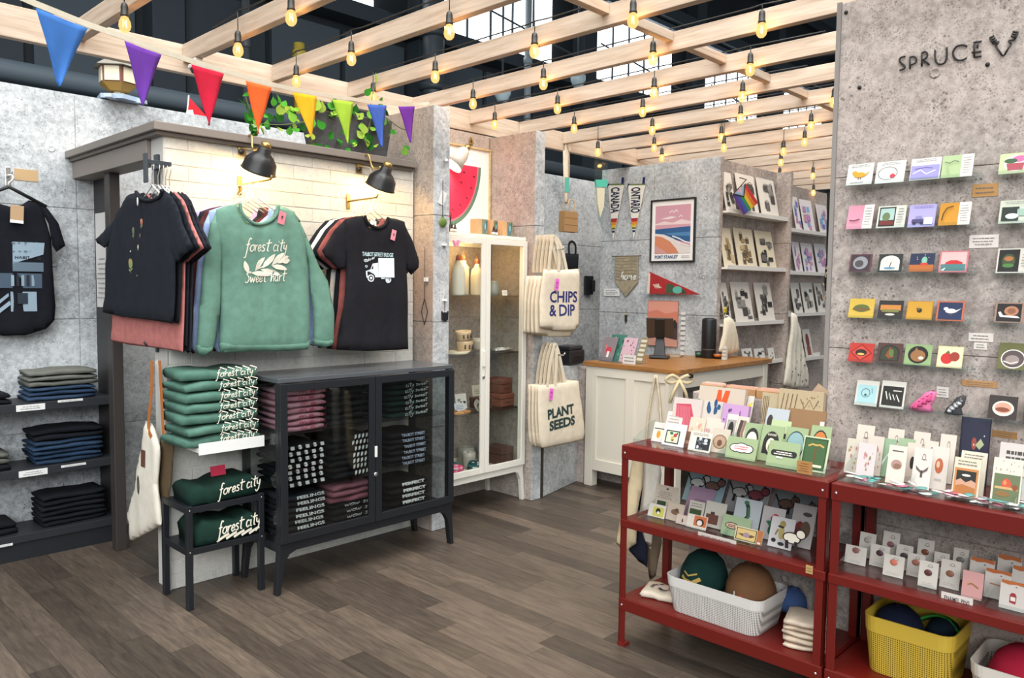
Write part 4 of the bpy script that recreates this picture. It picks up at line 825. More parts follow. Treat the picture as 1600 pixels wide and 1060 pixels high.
for sx in (-1, 1):
    for k, (a, L) in enumerate(((.5, .035), (-.5, .026))): obj('wing', draw(MB(), [leaf2(0, 0, L, math.pi/2-sx*(math.pi/2-a), .014, 'f29ab6')], lambda x, z, l: (x, -.004-abs(x)*.25, z)), t, solid=.0012)
def mug(label, u, y, z, r, h, c, pat=None, tilt=0, handle=1, lip=None, v=450):
    t = thing('mug', label, 'mug', (ux(u, y, v), y, z), rot=(0, R(tilt), R(20))); obj('cup', MB().lathe([(r*.75, 0), (r*.9, h*.2), (r, h*.7), (r*1.02, h), (r*.94, h), (r*.9, h*.7), (r*.7, h*.1), (0, h*.08)], 20, paint(c, .4)), t)
    if handle: obj('handle', MB().tube(smooth_path([(r*.85, 0, h*.85), (r*1.5, 0, h*.8), (r*1.55, 0, h*.4), (r*.8, 0, h*.25)]), .006, 6, paint(c, .4)), t)
    if pat:
        for k in range(5): a = -2.6+k*.55; obj('motif', MB().tube([(r*1.0*math.cos(a), r*1.0*math.sin(a), h*.3), (r*1.02*math.cos(a), r*1.02*math.sin(a), h*.7)], .005, 5, paint(pat)), t)
mug('tan patterned cup sitting at the bottom of the cup pair', 727, 3.66, 1.012, .052, .07, 'cdb08a', '4a2f28'); mug('tan patterned cup tilted on top of the other', 725, 3.66, 1.085, .05, .062, 'd3b892', '4a2f28', -6); mug('plain pale cup behind the patterned cups', 749, 3.80, 1.002, .045, .08, 'd8cdbb')
for i in range(3): single('plate', ['wide cream plate lowest under the cups', 'cream plate in the middle under the cups', 'top cream plate directly under the patterned cups'][i], 'plate', MB().lathe([(0, .0), (.06, 0), (.085-i*.006, .01), (.083-i*.006, .013), (.058, .004), (0, .004)], 24, paint(['d9d2bb', 'c9c2a8', 'e0d9c6'][i], .4)), (ux(716+i*3, 3.64), 3.66, 1.001+i*.0045), group='plates in the white cabinet')
m = MB(); r = random.Random(4)
for k in range(7): m.tube([(r.uniform(-.09, .09), r.uniform(-.02, .02), .006+.012*r.random()) for _ in range(6)], .005, 5, paint('e9e4da'))
single('lace_garland', 'white lace garland lying on the glass shelf behind the right door', 'garland', m, (ux(785, 3.66), 3.66, 1.004))
def standing(name, label, cat, u, y, z, w, h, d, c, shapes, tilt=-10, v=600): 
    m = box((-w/2, -d/2, 0), (w/2, d/2, h), paint(c, .7)); draw(m, shapes, lambda x, zz, l: (x*w, -d/2-l, zz*h), w/h); return single(name, label, cat, m, (ux(u, y, v), y, z), rot=(R(tilt), 0, 0), bevel=.0008)
standing('greeting_card', 'white patterned card standing in the white cabinet', 'card', 722, 3.74, .632, .095, .10, .003, 'e2e2dc', [('e', -.2, .6, .15, .1, '8a9a90'), ('r', -.1, .3, .05, .5, '2a2a2a'), ('r', .15, .35, .4, .5, '333333')])
standing('greeting_card', 'pale blue folded card lying low before the patterned card', 'card', 720, 3.68, .632, .085, .055, .003, 'cfd4dc', lines(-.4, .4, .2, .8, 3, '9aa0aa', 3), -22)
standing('print_packet', 'cream packet standing behind the cabinet stile', 'packet', 747, 3.80, .632, .075, .135, .006, 'ded7c4', lines(-.35, .35, .55, .8, 3, '8f8672', 5))
def case(label, u, y, z, w, d, h, c):
    t = thing('leather_case', label, 'case', (ux(u, y, 620), y, z), 4); obj('base', box((-w/2, -d/2, 0), (w/2, d/2, h*.58), paint(c, .45)), t, bevel=.004); obj('lid', box((-w/2-.002, -d/2-.002, h*.6), (w/2+.002, d/2+.002, h), paint(c, .45)), t, bevel=.006)
    obj('stitch', box((-w*.2, -d/2-.004, h*.3), (w*.2, -d/2-.001, h*.34), paint('2e1712')), t)
case('brown leather case, lower of two behind the right door', 781, 3.70, .632, .13, .14, .085, '6b3b2c'); case('brown leather case, upper of two behind the right door', 780, 3.71, .719, .115, .13, .10, '5f3225'); case('dark brown leather case on the cabinet floor', 780, 3.70, .243, .12, .16, .115, '472a22'); case('dark leather case behind the cabinet stile', 751, 3.70, .632, .09, .12, .07, '4a2f26')
for i, (u, y, c, rz) in enumerate(((709, 3.62, 'c08a55', 30), (716, 3.60, 'c79560', -10), (727, 3.61, 'b8824e', 14), (706, 3.66, '7a3a28', 5))): single('leather_wallet', ['tan leather wallet, steeply turned, in the white cabinet', 'light tan leather wallet at the shelf front', 'tan leather wallet nearest the cabinet stile', 'red-brown leather wallet behind the tan ones'][i], 'wallet', box((-.032, -.022, 0), (.032, .022, .016), paint(c, .55)), (ux(u, y, 640), y, .632), rz, 'wallets in the white cabinet', bevel=.004)
m = MB()
for k in range(4): m.tube([(.012*math.cos(a)*(1+.3*k), .004*k, .03+.028*math.sin(a)+k*.006) for a in [j*.785 for j in range(8)]], .002, 5, paint('cfcac0'), close=True)
single('bead_bracelets', 'silver bead bracelets hanging beside the cabinet stile', 'jewellery', m, (ux(747, 3.60, 640), 3.60, .632))
mug('grey stoneware mug at the back of the cabinet floor', 728, 3.80, .242, .055, .12, '8d8c84', v=720); mug('off-white tumbler standing before the grey mug', 733, 3.72, .242, .042, .105, 'b9b4aa', handle=0, v=720); mug('grey ringed mug behind the right cabinet door', 755, 3.83, .242, .05, .11, '7d7f7a', v=720); 
def yarn(label, u, y, cs, sd, n=9):
    r = random.Random(sd); m = MB()
    for k in range(n): a = r.random()*6; m.tube(smooth_path([(.05*math.cos(a+j*1.3)*r.uniform(.5, 1), .04*math.sin(a+j*1.3), .012+k*.005+.006*r.random()) for j in range(6)], 2), .009, 6, cloth(cs[k % len(cs)]))
    return single('yarn_bundle', label, 'yarn', m, (ux(u, y, 740), y, .241))
yarn('pink and white yarn bundle on the cabinet floor', 712, 3.63, ('c23a68', 'e8b8c6', 'd85a80'), 3); yarn('teal and white yarn bundle on the cabinet floor', 742, 3.625, ('2f6a6a', 'd8dcd6', '1f4c50'), 5); yarn('dark teal yarn bundle behind the pink one', 708, 3.74, ('2b5c58', '3a7a70'), 8, 6)
# ---- tote bags on the end of the second partition
rail_arm('wall_hook', 'steel hook on the partition end holding the upper totes', ony(843, 392, 3.488), '-y', .20, STEEL, .05); rail_arm('wall_hook', 'steel hook on the partition end holding the lower totes', ony(845, 553, 3.488), '-y', .20, STEEL, .04)
TOTE = 'dccfb8'
q = Pl('y', 3.33, 875, 372)
def tagm(t, x, z, y, c='ec6fd0'): g = obj('price_tag', box((-.017, -.0012, -.075), (.017, .0012, 0), paint(c, .6)), t, (x, y, z), (0, R(8), 0), bevel=.0008); obj('mark', draw(MB(), [('r', -.009, -.06, .009, -.02, 'b03a96'), ('r', -.006, -.055, .006, -.03, 'ec6fd0')], lambda a, b, l: (a, -.0014-l, b)), g)
cb_ = [(848, 421), (877, 422), (906, 420), (908, 455), (905, 508), (898, 517), (870, 517), (843, 512), (843, 470)]
st_ = [[(856, 426), (858, 400), (862, 374), (866, 372), (872, 395), (872, 424)], [(874, 424), (868, 395), (862, 374), (868, 370), (878, 385), (887, 424)]]
t = canvas('cream canvas tote printed chips and dip, front of the upper hook', q, cb_, st_, TOTE, None, lambda p: [('t', 'CHIPS', *p.p(879, 464), .275, .075, .02, .0, '24286e'), ('t', '& DIP', *p.p(876.5, 485), .255, .075, .02, .0, '24286e')], .022, 'tote_bag', 'totes on the upper hook')
tagm(t, *q.p(868, 436), -.018)
lowb = [(u-2, v+(10 if v > 490 else 10 if v < 430 else 0)) for u, v in cb_]
for i in range(4): 
    d = .032*(i+1); q2 = Pl('y', 3.33, 875, 372); q2.o = q2.o+Vector((0, 0, 0)); tt = canvas('plain cream canvas tote, %s behind the chips tote' % NTH[i], q2, lowb, st_, ['d5c7ae', 'd9ccb5', 'd0c2aa', 'd6c9b2'][i], None, None, .016, 'tote_bag', 'totes on the upper hook', seed=3+i); tt.location.y += d
q = Pl('y', 3.33, 872, 540)
sb = [(841, 603), (872, 600), (904, 594), (909, 630), (914, 676), (911, 688), (880, 695), (848, 701), (843, 695), (841, 650)]
ss = [[(854, 606), (858, 570), (864, 545), (868, 542), (868, 570), (866, 604)], [(868, 604), (866, 570), (866, 544), (870, 540), (876, 560), (884, 600)]]
t = canvas('cream canvas tote printed plant seeds, front of the lower hook', q, sb, ss, TOTE, None, lambda p: [('t', 'PLANT', *p.p(874, 643), .265, .066, .045, .06, '1f3a38'), ('t', 'SEEDS', *p.p(876, 661), .26, .066, .045, .06, '1f3a38')], .022, 'tote_bag', 'totes on the lower hook', seed=7)
tagm(t, *q.p(859, 607), -.018)
for i in range(3): tt = canvas('plain cream tote, %s behind the plant seeds tote' % NTH[i], Pl('y', 3.33, 872, 540), sb, ss, ['d5c7ae', 'd9ccb5', 'd0c2aa'][i], None, None, .014, 'tote_bag', 'totes on the lower hook', seed=9+i); tt.location.y += .03*(i+1)
# ---- hanging in the second nook
def hang_cord(par, z0, z1, x=0): obj('cord', MB().tube([(x, 0, z0), (x, 0, z1)], .0018, 5, paint('cfc8ba')), par)
q = Pl('y', 3.905, 885, 318)
t = canvas('narrow cream and teal strap bag hanging from the fascia beam', q, [(880, 236), (887, 232), (890, 240), (889, 270), (887, 318), (883, 318), (880, 275)], [[(884, 240), (884, 228), (888, 226), (890, 236)]], 'd9cdb8', None, lambda p: [('r', *p.p(881, 300), *p.p(888, 278), '58b7a8')], .012, 'strap_bag')
q = Pl('y', 3.94, 888, 365)
t = thing('paper_bag', 'brown paper gift bag with twisted handles hanging in the second nook', 'bag', q.o); KR = paint('a07d52', .8)
x0, z0 = q.p(877, 362); x1, z1 = q.p(899, 332)
obj('bag_body', MB().prism([(x0, z0), (x1, z0), (x1-.006, z1), (x0+.006, z1)], -.03, .03, KR), t, bevel=.002)
for y in (-.025, .025): obj('handle', MB().tube(smooth_path([(x0*.5, y, z1), (x0*.35, y, z1+.08), (x1*.35, y, z1+.08), (x1*.5, y, z1)]), .004, 6, paint('c9b08a')), t)
for k in (1, 2): obj('crease', box((x0+.004, -.0312, z0+(z1-z0)*k/3), (x1-.004, -.03, z0+(z1-z0)*k/3+.003), paint('86663f')), t)
hang_cord(t, z1+.075, 2.463-q.o.z)
q = Pl('y', 4.74, 893, 424)
canvas('small black bag hanging on the blue-lit back wall', q, [(883, 396), (904, 397), (903, 424), (883, 422)], [[(888, 398), (888, 382), (893, 378), (898, 384), (898, 398)]], '24262a', None, None, .03)
t = thing('wall_phone', 'black wall box with a handset on the back wall', 'device', ony(918, 446, 4.774)); obj('case', box((-.055, -.03, -.09), (.055, 0, .09), paint('15171a', .4)), t, bevel=.004); obj('handset', box((.02, -.05, -.06), (.06, -.03, .05), paint('1c1e22', .4)), t, bevel=.005)
# glassy pennant hanging at the nook
q = Pl('y', 3.97, 940, 360)
t = thing('hanging_pennant', 'clear and teal glass pennant hanging under the fascia beam', 'ornament', q.o)
P = q.P([(928, 234), (950, 235), (948, 290), (941, 358), (936, 345), (930, 290)]); obj('glass_blade', MB().prism(P, -.005, .005, glass('pale_glass', (.86, .92, .9))), t)
obj('teal_band', MB().prism(q.P([(930, 281), (948, 281), (947, 292), (931, 292)]), -.007, .007, paint('4fc0a8', .4)), t); obj('cream_panel', MB().prism(q.P([(932, 294), (944, 294), (943, 322), (937, 340), (933, 318)]), -.0065, .0065, paint('d8d4b8', .5)), t)
obj('mount', box((*[q.p(927, 236)[0]], -.006, q.p(927, 236)[1]-.004), (q.p(951, 236)[0], .006, q.p(951, 236)[1]+.006), BRASS), t); hang_cord(t, q.p(940, 236)[1], 2.463-q.o.z)
# printer on the half wall
t = thing('label_printer', 'black label printer behind the half wall next to the counter', 'printer', (4.38, 3.66, .872), 12)
obj('case', box((-.11, -.07, 0), (.11, .09, .105), paint('17181b', .4)), t, bevel=.012); obj('lid', box((-.10, -.06, .105), (.10, .085, .135), paint('222428', .35)), t, bevel=.01); obj('slot', box((-.06, -.074, .05), (.06, -.069, .06), paint('050506')), t)
# ================================================================== STRING LIGHTS, BUNTING, PLANTS
def amber():
    m = bpy.data.materials.new('amber_bulb_glass'); m.use_nodes = True; nt = m.node_tree; nt.nodes.clear(); L = nt.links
    out = node(nt, 'ShaderNodeOutputMaterial'); mix = node(nt, 'ShaderNodeMixShader'); mix.inputs[0].default_value = .62; tr = node(nt, 'ShaderNodeBsdfTransparent'); tr.inputs[0].default_value = (1, .85, .6, 1)
    em = node(nt, 'ShaderNodeEmission'); em.inputs[0].default_value = (1, .60, .22, 1); em.inputs[1].default_value = 1.15
    L.new(tr.outputs[0], mix.inputs[1]); L.new(em.outputs[0], mix.inputs[2]); L.new(mix.outputs[0], out.inputs[0]); return m
AMB = amber(); HOT = glow('filament_hot', 'ffe0a0', 6); SOCK = paint('26241f', .5)
def bulb_mesh():
    m = MB().lathe([(0, -.105), (.014, -.102), (.025, -.09), (.030, -.072), (.027, -.05), (.018, -.03), (.016, -.022)], 14, AMB); return m.mesh('bulb')
def filament_mesh():
    m = MB(); m.tube([(-.007, 0, -.04), (-.009, 0, -.08), (0, 0, -.05), (.009, 0, -.08), (.007, 0, -.04)], .0025, 5, HOT); return m.mesh('filament')
def socket_mesh():
    return MB().lathe([(.003, .05), (.004, .046), (.015, .036), (.018, .02), (.018, -.012), (.021, -.016), (.021, -.026), (.016, -.028)], 14, SOCK).mesh('lamp_socket')
BM_, SM_, FM_ = bulb_mesh(), socket_mesh(), filament_mesh()
BLT = bpy.data.lights.new('bulb_light', 'POINT'); BLT.energy = 1.1; BLT.color = (1, .55, .2); BLT.shadow_soft_size = .012
BULBS = [(455, 28), (195, 38), (372, 78), (463, 127), (549, 92), (583, 152), (680, 120), (702, 50), (739, 162), (849, 131), (835, 80), (773, 195), (797, 209), (989, 32), (1190, 47), (1172, 109), (871, 170), (1020, 92), (1022, 145), (1004, 175), (1019, 204), (897, 201), (1160, 151), (1157, 185), (1127, 215), (1131, 231), (1022, 231), (1034, 247), (934, 238), (1303, 160), (1267, 197), (1257, 222), (1224, 237), (1220, 254), (1218, 276), (1270, 275), (1271, 301)]
rows = {}
for u, v in BULBS:
    k = math.ceil((onz(u, v, 2.42).x-1.69)/.48-.12); x = JX(k)-.034; p = onx(u, v, x)
    if abs(p.y-2.05) < .05: p.y = 1.99
    rows.setdefault(k, []).append(p)
for k in sorted(rows):
    ps = sorted(rows[k], key=lambda p: p.y); x = JX(k)-.006; y0, y1 = ps[0].y-.35, min(ps[-1].y+.3, YF-.02)
    n = k+2
    lb = 'string of warm filament bulbs along the %s joist from the left' % (NTH[n] if n < 12 else ['thirteenth', 'fourteenth', 'fifteenth', 'sixteenth', 'seventeenth'][n-12])
    t = thing('string_light', lb, 'string light', (JX(k)-.034, ps[0].y, 2.60), group='string lights on the joists')
    pts = [(.03, y0-ps[0].y, .006)]
    for p in ps: pts += [(.02, p.y-ps[0].y-.06, .008), (0.0, p.y-ps[0].y, .004), (.02, p.y-ps[0].y+.06, .008)]
    pts.append((.03, y1-ps[0].y, .006)); obj('cable', MB().tube(pts, .0035, 5, paint('1b1b1a', .6)), t)
    for p in ps:
        zc = p.z-2.60+.048; s = obj('lamp_socket', SM_, t, (0, p.y-ps[0].y, zc)); s.scale = (.76,)*3; obj('bulb', BM_, s); obj('filament', FM_, s)
        bl = bpy.data.objects.new('bulb_light', BLT); COL.objects.link(bl); bl.parent = s; bl.location = (0, 0, -.065)
        if zc < -.05: obj('drop_wire', MB().tube([(0, 0, .045), (0, 0, (.005-zc)/.76)], .003, 5, SOCK), s)
# bunting
def at(u, v, d): return CAM+ray(u, v)*d
dep = lambda u: 1/(.5-(u-95)*.000489)
FL = [((56, 8), (136, 40), (92, 135), '3f72b8'), ((194, 60), (252, 82), (222, 165), '6a3a9c'), ((298.5, 97), (350, 112), (326, 196), 'c8203c'), ((384, 123), (425, 134), (403, 209), 'f0672e'), ((457, 141), (495, 148), (488, 221), 'e0a91e'), ((519.5, 152.6), (552, 157), (543.5, 224), '9cc23a'), ((574, 161), (603.5, 162.6), (596, 230), '3f5fb0'), ((622, 164.4), (647.7, 164.4), (641, 223), '6a2f96')]
bo = at(400, 126, dep(400))
bt = thing('bunting', 'rainbow pennant bunting strung from the concrete pillar towards the left', 'bunting', bo)
sp = [(-120, -66), (-40, -36), (56, 6), (136, 38), (194, 58), (252, 80), (298, 95), (350, 110), (384, 121), (425, 132), (457, 139), (495, 146), (520, 151), (552, 155), (574, 159), (603, 160.5), (622, 162.5), (648, 162.5), (668, 162)]
V = []; m = MB()
for u, v in sp:
    p = at(u, v, dep(u))-bo; V.append(p)
for a, b in zip(V[:-1], V[1:]): pass
rbn = MB(); vs = []
for p in V: vs += [tuple(p+Vector((0, 0, .008))), tuple(p+Vector((0, 0, -.008)))]
rbn.add(vs, [(2*i, 2*i+1, 2*i+3, 2*i+2) for i in range(len(V)-1)], cloth('d8cfba', .05)); obj('ribbon', rbn, bt, solid=.002)
for i, (a, b, c, col) in enumerate(FL):
    dz = Vector((0, 0, .007)); A, B = at(*a, dep(a[0]))-dz, at(*b, dep(b[0]))-dz; Cc = at(*c, dep((a[0]+b[0])/2)); nrm = (B-A).cross(Vector((0, 0, 1))).normalized()
    def fn(u, v, A=A, B=B, Cc=Cc, nrm=nrm, i=i):
        top = A.lerp(B, u); p = top.lerp(Cc, v); return p-bo+nrm*(.004*math.sin(v*5+u*3+i)*v+.0015*math.sin(u*8+i))
    obj('pennant', MB().grid(fn, 6, 12, cloth(col, .08)), bt, solid=.0015, label=['royal blue pennant', 'purple pennant', 'red pennant', 'orange pennant', 'yellow pennant', 'lime green pennant', 'small blue pennant', 'small purple pennant'][i])
obj('knot', MB().lathe([(0, -.012), (.012, 0), (0, .012)], 8, cloth('d8cfba', .05)), bt, V[-1])
# planter with ivy on the brick wall
pl_ = thing('planter', 'dark grey planter box of ivy on top of the brick wall', 'planter', (2.48, 3.685, ZK+.037)); PG = concrete('planter_grey', '3f4040', '5a5a59', .5, .05)
obj('pot', MB().add([(-.21, -.045, 0), (.24, -.045, 0), (.24, .055, 0), (-.21, .055, 0), (-.245, -.07, .2), (.265, -.07, .215), (.265, .07, .215), (-.245, .07, .2)], [(3, 2, 1, 0), (0, 1, 5, 4), (1, 2, 6, 5), (2, 3, 7, 6), (3, 0, 4, 7), (4, 5, 6, 7)], PG), pl_, bevel=.006)
obj('soil', box((-.23, -.06, .2), (.25, .06, .213), paint('2a221b', .95)), pl_)
def leafm(c, cup=.25):
    m = MB(); o = [(0, 0), (.35, .12), (.52, .4), (.42, .62), (.22, .78), (0, 1.05)]; L = [(-x, y) for x, y in o[1:-1]][::-1]
    pts = o+L; V = [(x*.8, y, cup*abs(x)-.12*y*y) for x, y in pts]+[(0, .45, -.06)]; n = len(pts); m.add(V, [(i, (i+1) % n, n) for i in range(n)], c, True); return m.mesh('leaf')
LM = [leafm(cloth(c, .2)) for c in ('2f7a22', '4a9430', '6fa234', '24601f', '94b044')]
r = random.Random(12)
def put_leaf(par, p, s, k=None):
    o = obj('leaf', LM[r.randrange(5) if k is None else k], par, p, (R(r.uniform(35, 110)), R(r.uniform(-40, 40)), R(r.uniform(-60, 60)))); o.scale = (s, s, s)
L0 = Vector(pl_.location)
for i in range(78):
    t_ = r.random(); u = 382+215*t_; hi = 178-12*math.sin(t_*6)+8*t_; lo_ = 214+20*t_
    v = r.uniform(hi-14, lo_) if t_ < .5 else r.uniform(163, 190) if r.random() < .6 else r.uniform(195, 240)
    p = ony(u, v, 3.60+r.uniform(-.02, .10)) if t_ < .45 else ony(u, v, 3.585+r.uniform(-.01, .015)); put_leaf(pl_, p-L0, r.uniform(.035, .065))
for u, v in ((587, 128), (572, 150), (603, 195), (612, 210), (582, 205), (575, 230), (555, 228), (640, 235), (632, 243), (388, 150), (385, 172), (392, 182), (590, 175), (607, 180)): put_leaf(pl_, ony(u, v, 3.58)-L0, .05)
for pts in ([(575, 185), (580, 160), (584, 140), (588, 126)], [(480, 190), (440, 195), (400, 190), (388, 165), (384, 152)], [(600, 180), (612, 200), (606, 215)], [(580, 185), (575, 205), (574, 232)], [(605, 185), (625, 200), (640, 204)]):
    obj('vine', MB().tube(smooth_path([ony(u, v, 3.59)-L0 for u, v in pts]), .0025, 5, paint('5a6b34')), pl_)
# wooden lantern house on the back wall
h0 = ony(203, 165, 4.82); hs = thing('lantern_house', 'wooden hexagonal lantern house on a blue base above the back wall', 'ornament', (h0.x-.06, 4.82, 2.456), 20)
def hexa(r0, z0, r1, z1, c, name): obj(name, MB().lathe([(r0, z0), (r1, z1)], 6, c, smooth=False), hs)
hexa(.12, .005, .12, .03, paint('9fb0c4', .5), 'base'); hexa(.03, .03, .03, .06, paint('c9b48c'), 'stem'); hexa(.055, .06, .105, .10, paint('b0863a'), 'bowl'); hexa(.10, .10, .105, .19, paint('6e3f34'), 'body'); hexa(.14, .19, .06, .245, paint('8f8a80'), 'roof'); hexa(.045, .245, .05, .29, paint('c9bfa6'), 'cupola')
for k in range(6):
    a = k*math.pi/3+math.pi/6; m = MB(); m.M = Matrix.Rotation(a, 4, 'Z'); m.box((.088, -.04, .105), (.096, .04, .185), paint('d6ccb0')); obj('pane', m, hs)
for k in range(2): m = MB(); m.M = Matrix.Rotation(.5+k*1.57, 4, 'Z'); m.box((-.15, -.02, 0), (.15, .02, .02), paint('b4c2d4', .5)); obj('foot', m, hs)
q = Pl('y', 4.80, 296, 178); t = thing('stick_flag', 'small red and white flag on a stick above the back wall', 'flag', q.o)
obj('stick', MB().tube([(*q.p(295, 149)[:1], 0, q.p(295, 149)[1]), (*q.p(291, 185)[:1], 0, q.p(291, 185)[1]-.02)], .004, 6, paint('e8e6e0')), t); obj('cloth', MB().prism(q.P([(295, 152), (322, 181), (308, 184), (291, 181)]), -.002, .002, cloth('cc2a33')), t); obj('white_patch', MB().prism(q.P([(292, 172), (301, 172), (303, 182), (290, 180)]), -.003, .003, cloth('e8e6e2')), t)
# hall fittings seen between the joists
for n, (u, v, y) in enumerate(((785, 150, 8.5), (903, 129, 9))):
    p = ony(u, v, y); t = thing('bay_lamp', ['pale blue glass bay lamp hanging far behind the joists', 'small white bay lamp far off between the joists'][n], 'lamp', p); obj('glass_shade', MB().lathe([(.03, .18), (.13, .12), (.13, .03), (.09, -.06), (.06, -.1), (0, -.1)], 16, paint('bfd4da', .3)), t); obj('rod', MB().tube([(0, 0, .18), (0, 0, 8.9-p.z)], .02, 6, DARK3), t)
p = ony(316, 86, 3.80); t = thing('security_camera', 'small white security camera with a black dome under a joist', 'camera', (JX(0)+.02, p.y, 2.5115)); obj('bracket', box((-.02, -.02, -.03), (.02, .02, 0), paint('d8d6d2', .4)), t, bevel=.003); obj('housing', box((-.035, -.03, -.05), (.045, .03, -.03), paint('cfc8c4', .4)), t, bevel=.004); obj('dome', MB().lathe([(0, -.028), (.016, -.022), (.024, -.008), (.024, 0)], 16, paint('22252b', .2)), t, (-.012, 0, -.05))
# ================================================================== THIRD PARTITION, COUNTER, PRINT BAYS
XP = 5.443
q = Pl('x', XP, 985, 460)
def pennant(label, tl, tr, tip, word, off=0):
    t = thing('felt_pennant', label, 'pennant', q.o, -90); A, B, T = q.p(*tl), q.p(*tr), q.p(*tip)
    def P(u, v): x0 = A[0]+(T[0]-A[0])*v; x1 = B[0]+(T[0]-B[0])*v; z = (A[1]+B[1])/2*(1-v)+T[1]*v; return (x0+(x1-x0)*u, z)
    b = obj('felt', MB().prism([A, B, T], -.008, -.004, cloth('e6e2d6', .05)), t)
    sh = [('p', [P(0, a), P(1, a), P(1, c), P(0, c)], col) for a, c, col in ((.60, .665, 'b02a30'), (.665, .72, 'e08a28'), (.72, .77, 'e0b838'), (.77, .80, '3f6a3a'), (.82, .86, '1f2a52'))]
    cx, cz = P(.5, .27); L = (A[1]-T[1]); sh.append(('t', word, cx, cz, L*.46, (B[0]-A[0])*.55, .03, -math.pi/2, '20264a'))
    obj('print', draw(MB(), sh, lambda x, z, l: (x, -.008-l, z)), b); obj('top_band', MB().prism([A, B, (B[0], B[1]+.012), (A[0], A[1]+.012)], -.009, -.003, cloth('6a7a4a')), t)
    m = MB().prism([(B[0]-.03, B[1]+.012), (B[0]-.008, B[1]+.012), (B[0]-.004, B[1]+.065), (B[0]-.026, B[1]+.065)], -.009, -.005, cloth('1f2a5a')); obj('tie', m, t)
    obj('tie', MB().prism([(A[0]-.01, A[1]-.03), (A[0]+.008, A[1]+.0), (A[0]+.018, A[1]+.012), (A[0], A[1]+.014)], -.010, -.009, cloth('1f2a5a')), t); return t
pennant('white felt pennant lettered Canada with rainbow stripes', (951, 290), (976, 289.5), (958.6, 376), 'CANADA'); pennant('white felt pennant lettered Ontario beside the framed poster', (982, 290), (1009, 289.5), (990.6, 375), 'ONTARIO')
pos = [('r', .08, .12, .92, .92, 'd9a3b0'), ('p', [(.08, .62), (.3, .66), (.5, .63), (.7, .68), (.92, .64), (.92, .60), (.08, .60)], 'f0d9d6'), ('p', [(.2, .70), (.45, .74), (.6, .72), (.4, .69)], 'f2e2de'), ('l', [(.42, .80), (.48, .83), (.52, .80), (.57, .84), (.62, .81)], .012, 'ffffff'), ('l', [(.65, .72), (.69, .75), (.73, .72)], .01, 'ffffff'),
       ('p', [(.08, .53), (.92, .56), (.92, .28), (.5, .36), (.08, .46)], '2c5f92'), ('p', [(.3, .46), (.92, .47), (.92, .40), (.5, .42)], '4f86b2'), ('p', [(.08, .46), (.3, .44), (.55, .36), (.72, .26), (.92, .22), (.92, .12), (.08, .12)], 'e8e0d8'), ('p', [(.08, .42), (.25, .40), (.45, .32), (.6, .2), (.66, .12), (.08, .12)], 'd98a66'), ('p', [(.08, .26), (.25, .2), (.4, .12), (.08, .12)], 'd6a09a'),
       ('l', [(.5, .41), (.65, .37), (.8, .31), (.92, .29)], .02, 'f4f4f2'), ('l', [(.58, .33), (.72, .28), (.9, .24)], .02, 'f4f4f2'), ('t', 'PORT STANLEY', .37, .065, .56, .055, .03, '27507c')]+lines(.72, .92, .04, .09, 2, '9aa0a6', 3)
frame('framed Port Stanley beach poster in a black frame', Pl('x', XP, 1052, 411), 1018.3, 314.4, 1088, 307.3, 1086.8, 409, 1017, 411, paint('1b1c1e', .4), pos, .012, .02, 'f3f1ec', 'framed_poster')
t = thing('fabric_banner', 'grey woven banner with white home lettering on a rod', 'banner', q.o, -90)
P = q.P([(962, 401), (998.5, 400), (998, 441), (979, 463.5), (962, 441)]); b = obj('cloth', MB().prism(P, -.012, -.007, cloth('9a9078', .25)), t); x, z = q.p(980, 434)
obj('print', draw(MB(), [('l', [(P[0][0]+.01, P[0][1]-.012-k*.026), (P[0][0]+.06, P[0][1]-.022-k*.026), (P[1][0]-.06, P[0][1]-.012-k*.026), (P[1][0]-.01, P[0][1]-.022-k*.026)], .004, '857b62') for k in range(8)]+script('home', x+.02, z-.0, .16, .035, 'f4f2ea', .24, .2), lambda x, z, l: (x, -.012-l, z)), b); obj('rod', MB().tube([(P[0][0]-.03, -.01, P[0][1]), (P[1][0]+.03, -.01, P[1][1])], .004, 6, paint('5a4a38')), t)
t = thing('acrylic_ledge', 'clear narrow acrylic ledge under the red pennant', 'ledge', q.o, -90); x0, z0 = q.p(1004, 460); x1, _ = q.p(1099, 461)
ACR = glass('acrylic', (.9, .93, .93), 1.3); obj('shelf', box((x0, -.05, z0-.004), (x1, 0, z0), ACR), t); obj('lip', box((x0, -.05, z0), (x1, -.047, z0+.014), ACR), t)
t = thing('felt_pennant', 'red felt park pennant lying on the acrylic ledge', 'pennant', q.o, -90); P = [(q.p(1018, 425)[0], q.p(1018, 425)[1]), (q.p(1098, 458)[0], z0+.004), (q.p(1014, 458)[0], z0+.003)]
b = obj('felt', MB().prism(P, -.03, -.026, cloth('a83234')), t); W_, H_ = P[1][0]-P[2][0], P[0][1]-P[2][1]; o_ = P[2]
obj('print', draw(MB(), [('p', [(.0, 0), (.02, .95), (.06, .92), (.05, 0)], 'e9ddc8'), ('t', 'ALGONQUIN', .105, .45, .06, .75, .02, 'f2e6d0') if 0 else ('t', 'PARK', .2, .36, .12, .2, .03, .3, 'f2e6d0'), ('p', [(.36, .05), (.38, .5), (.5, .42), (.55, .05)], '3f5a3a'), ('e', .58, .2, .09, .16, '5fb8a4'), ('p', [(.66, .04), (.66, .25), (.72, .2), (.74, .04)], '3a4a30'), ], lambda u, v, l: (o_[0]+u*W_, -.03-l, o_[1]+v*H_)), b)
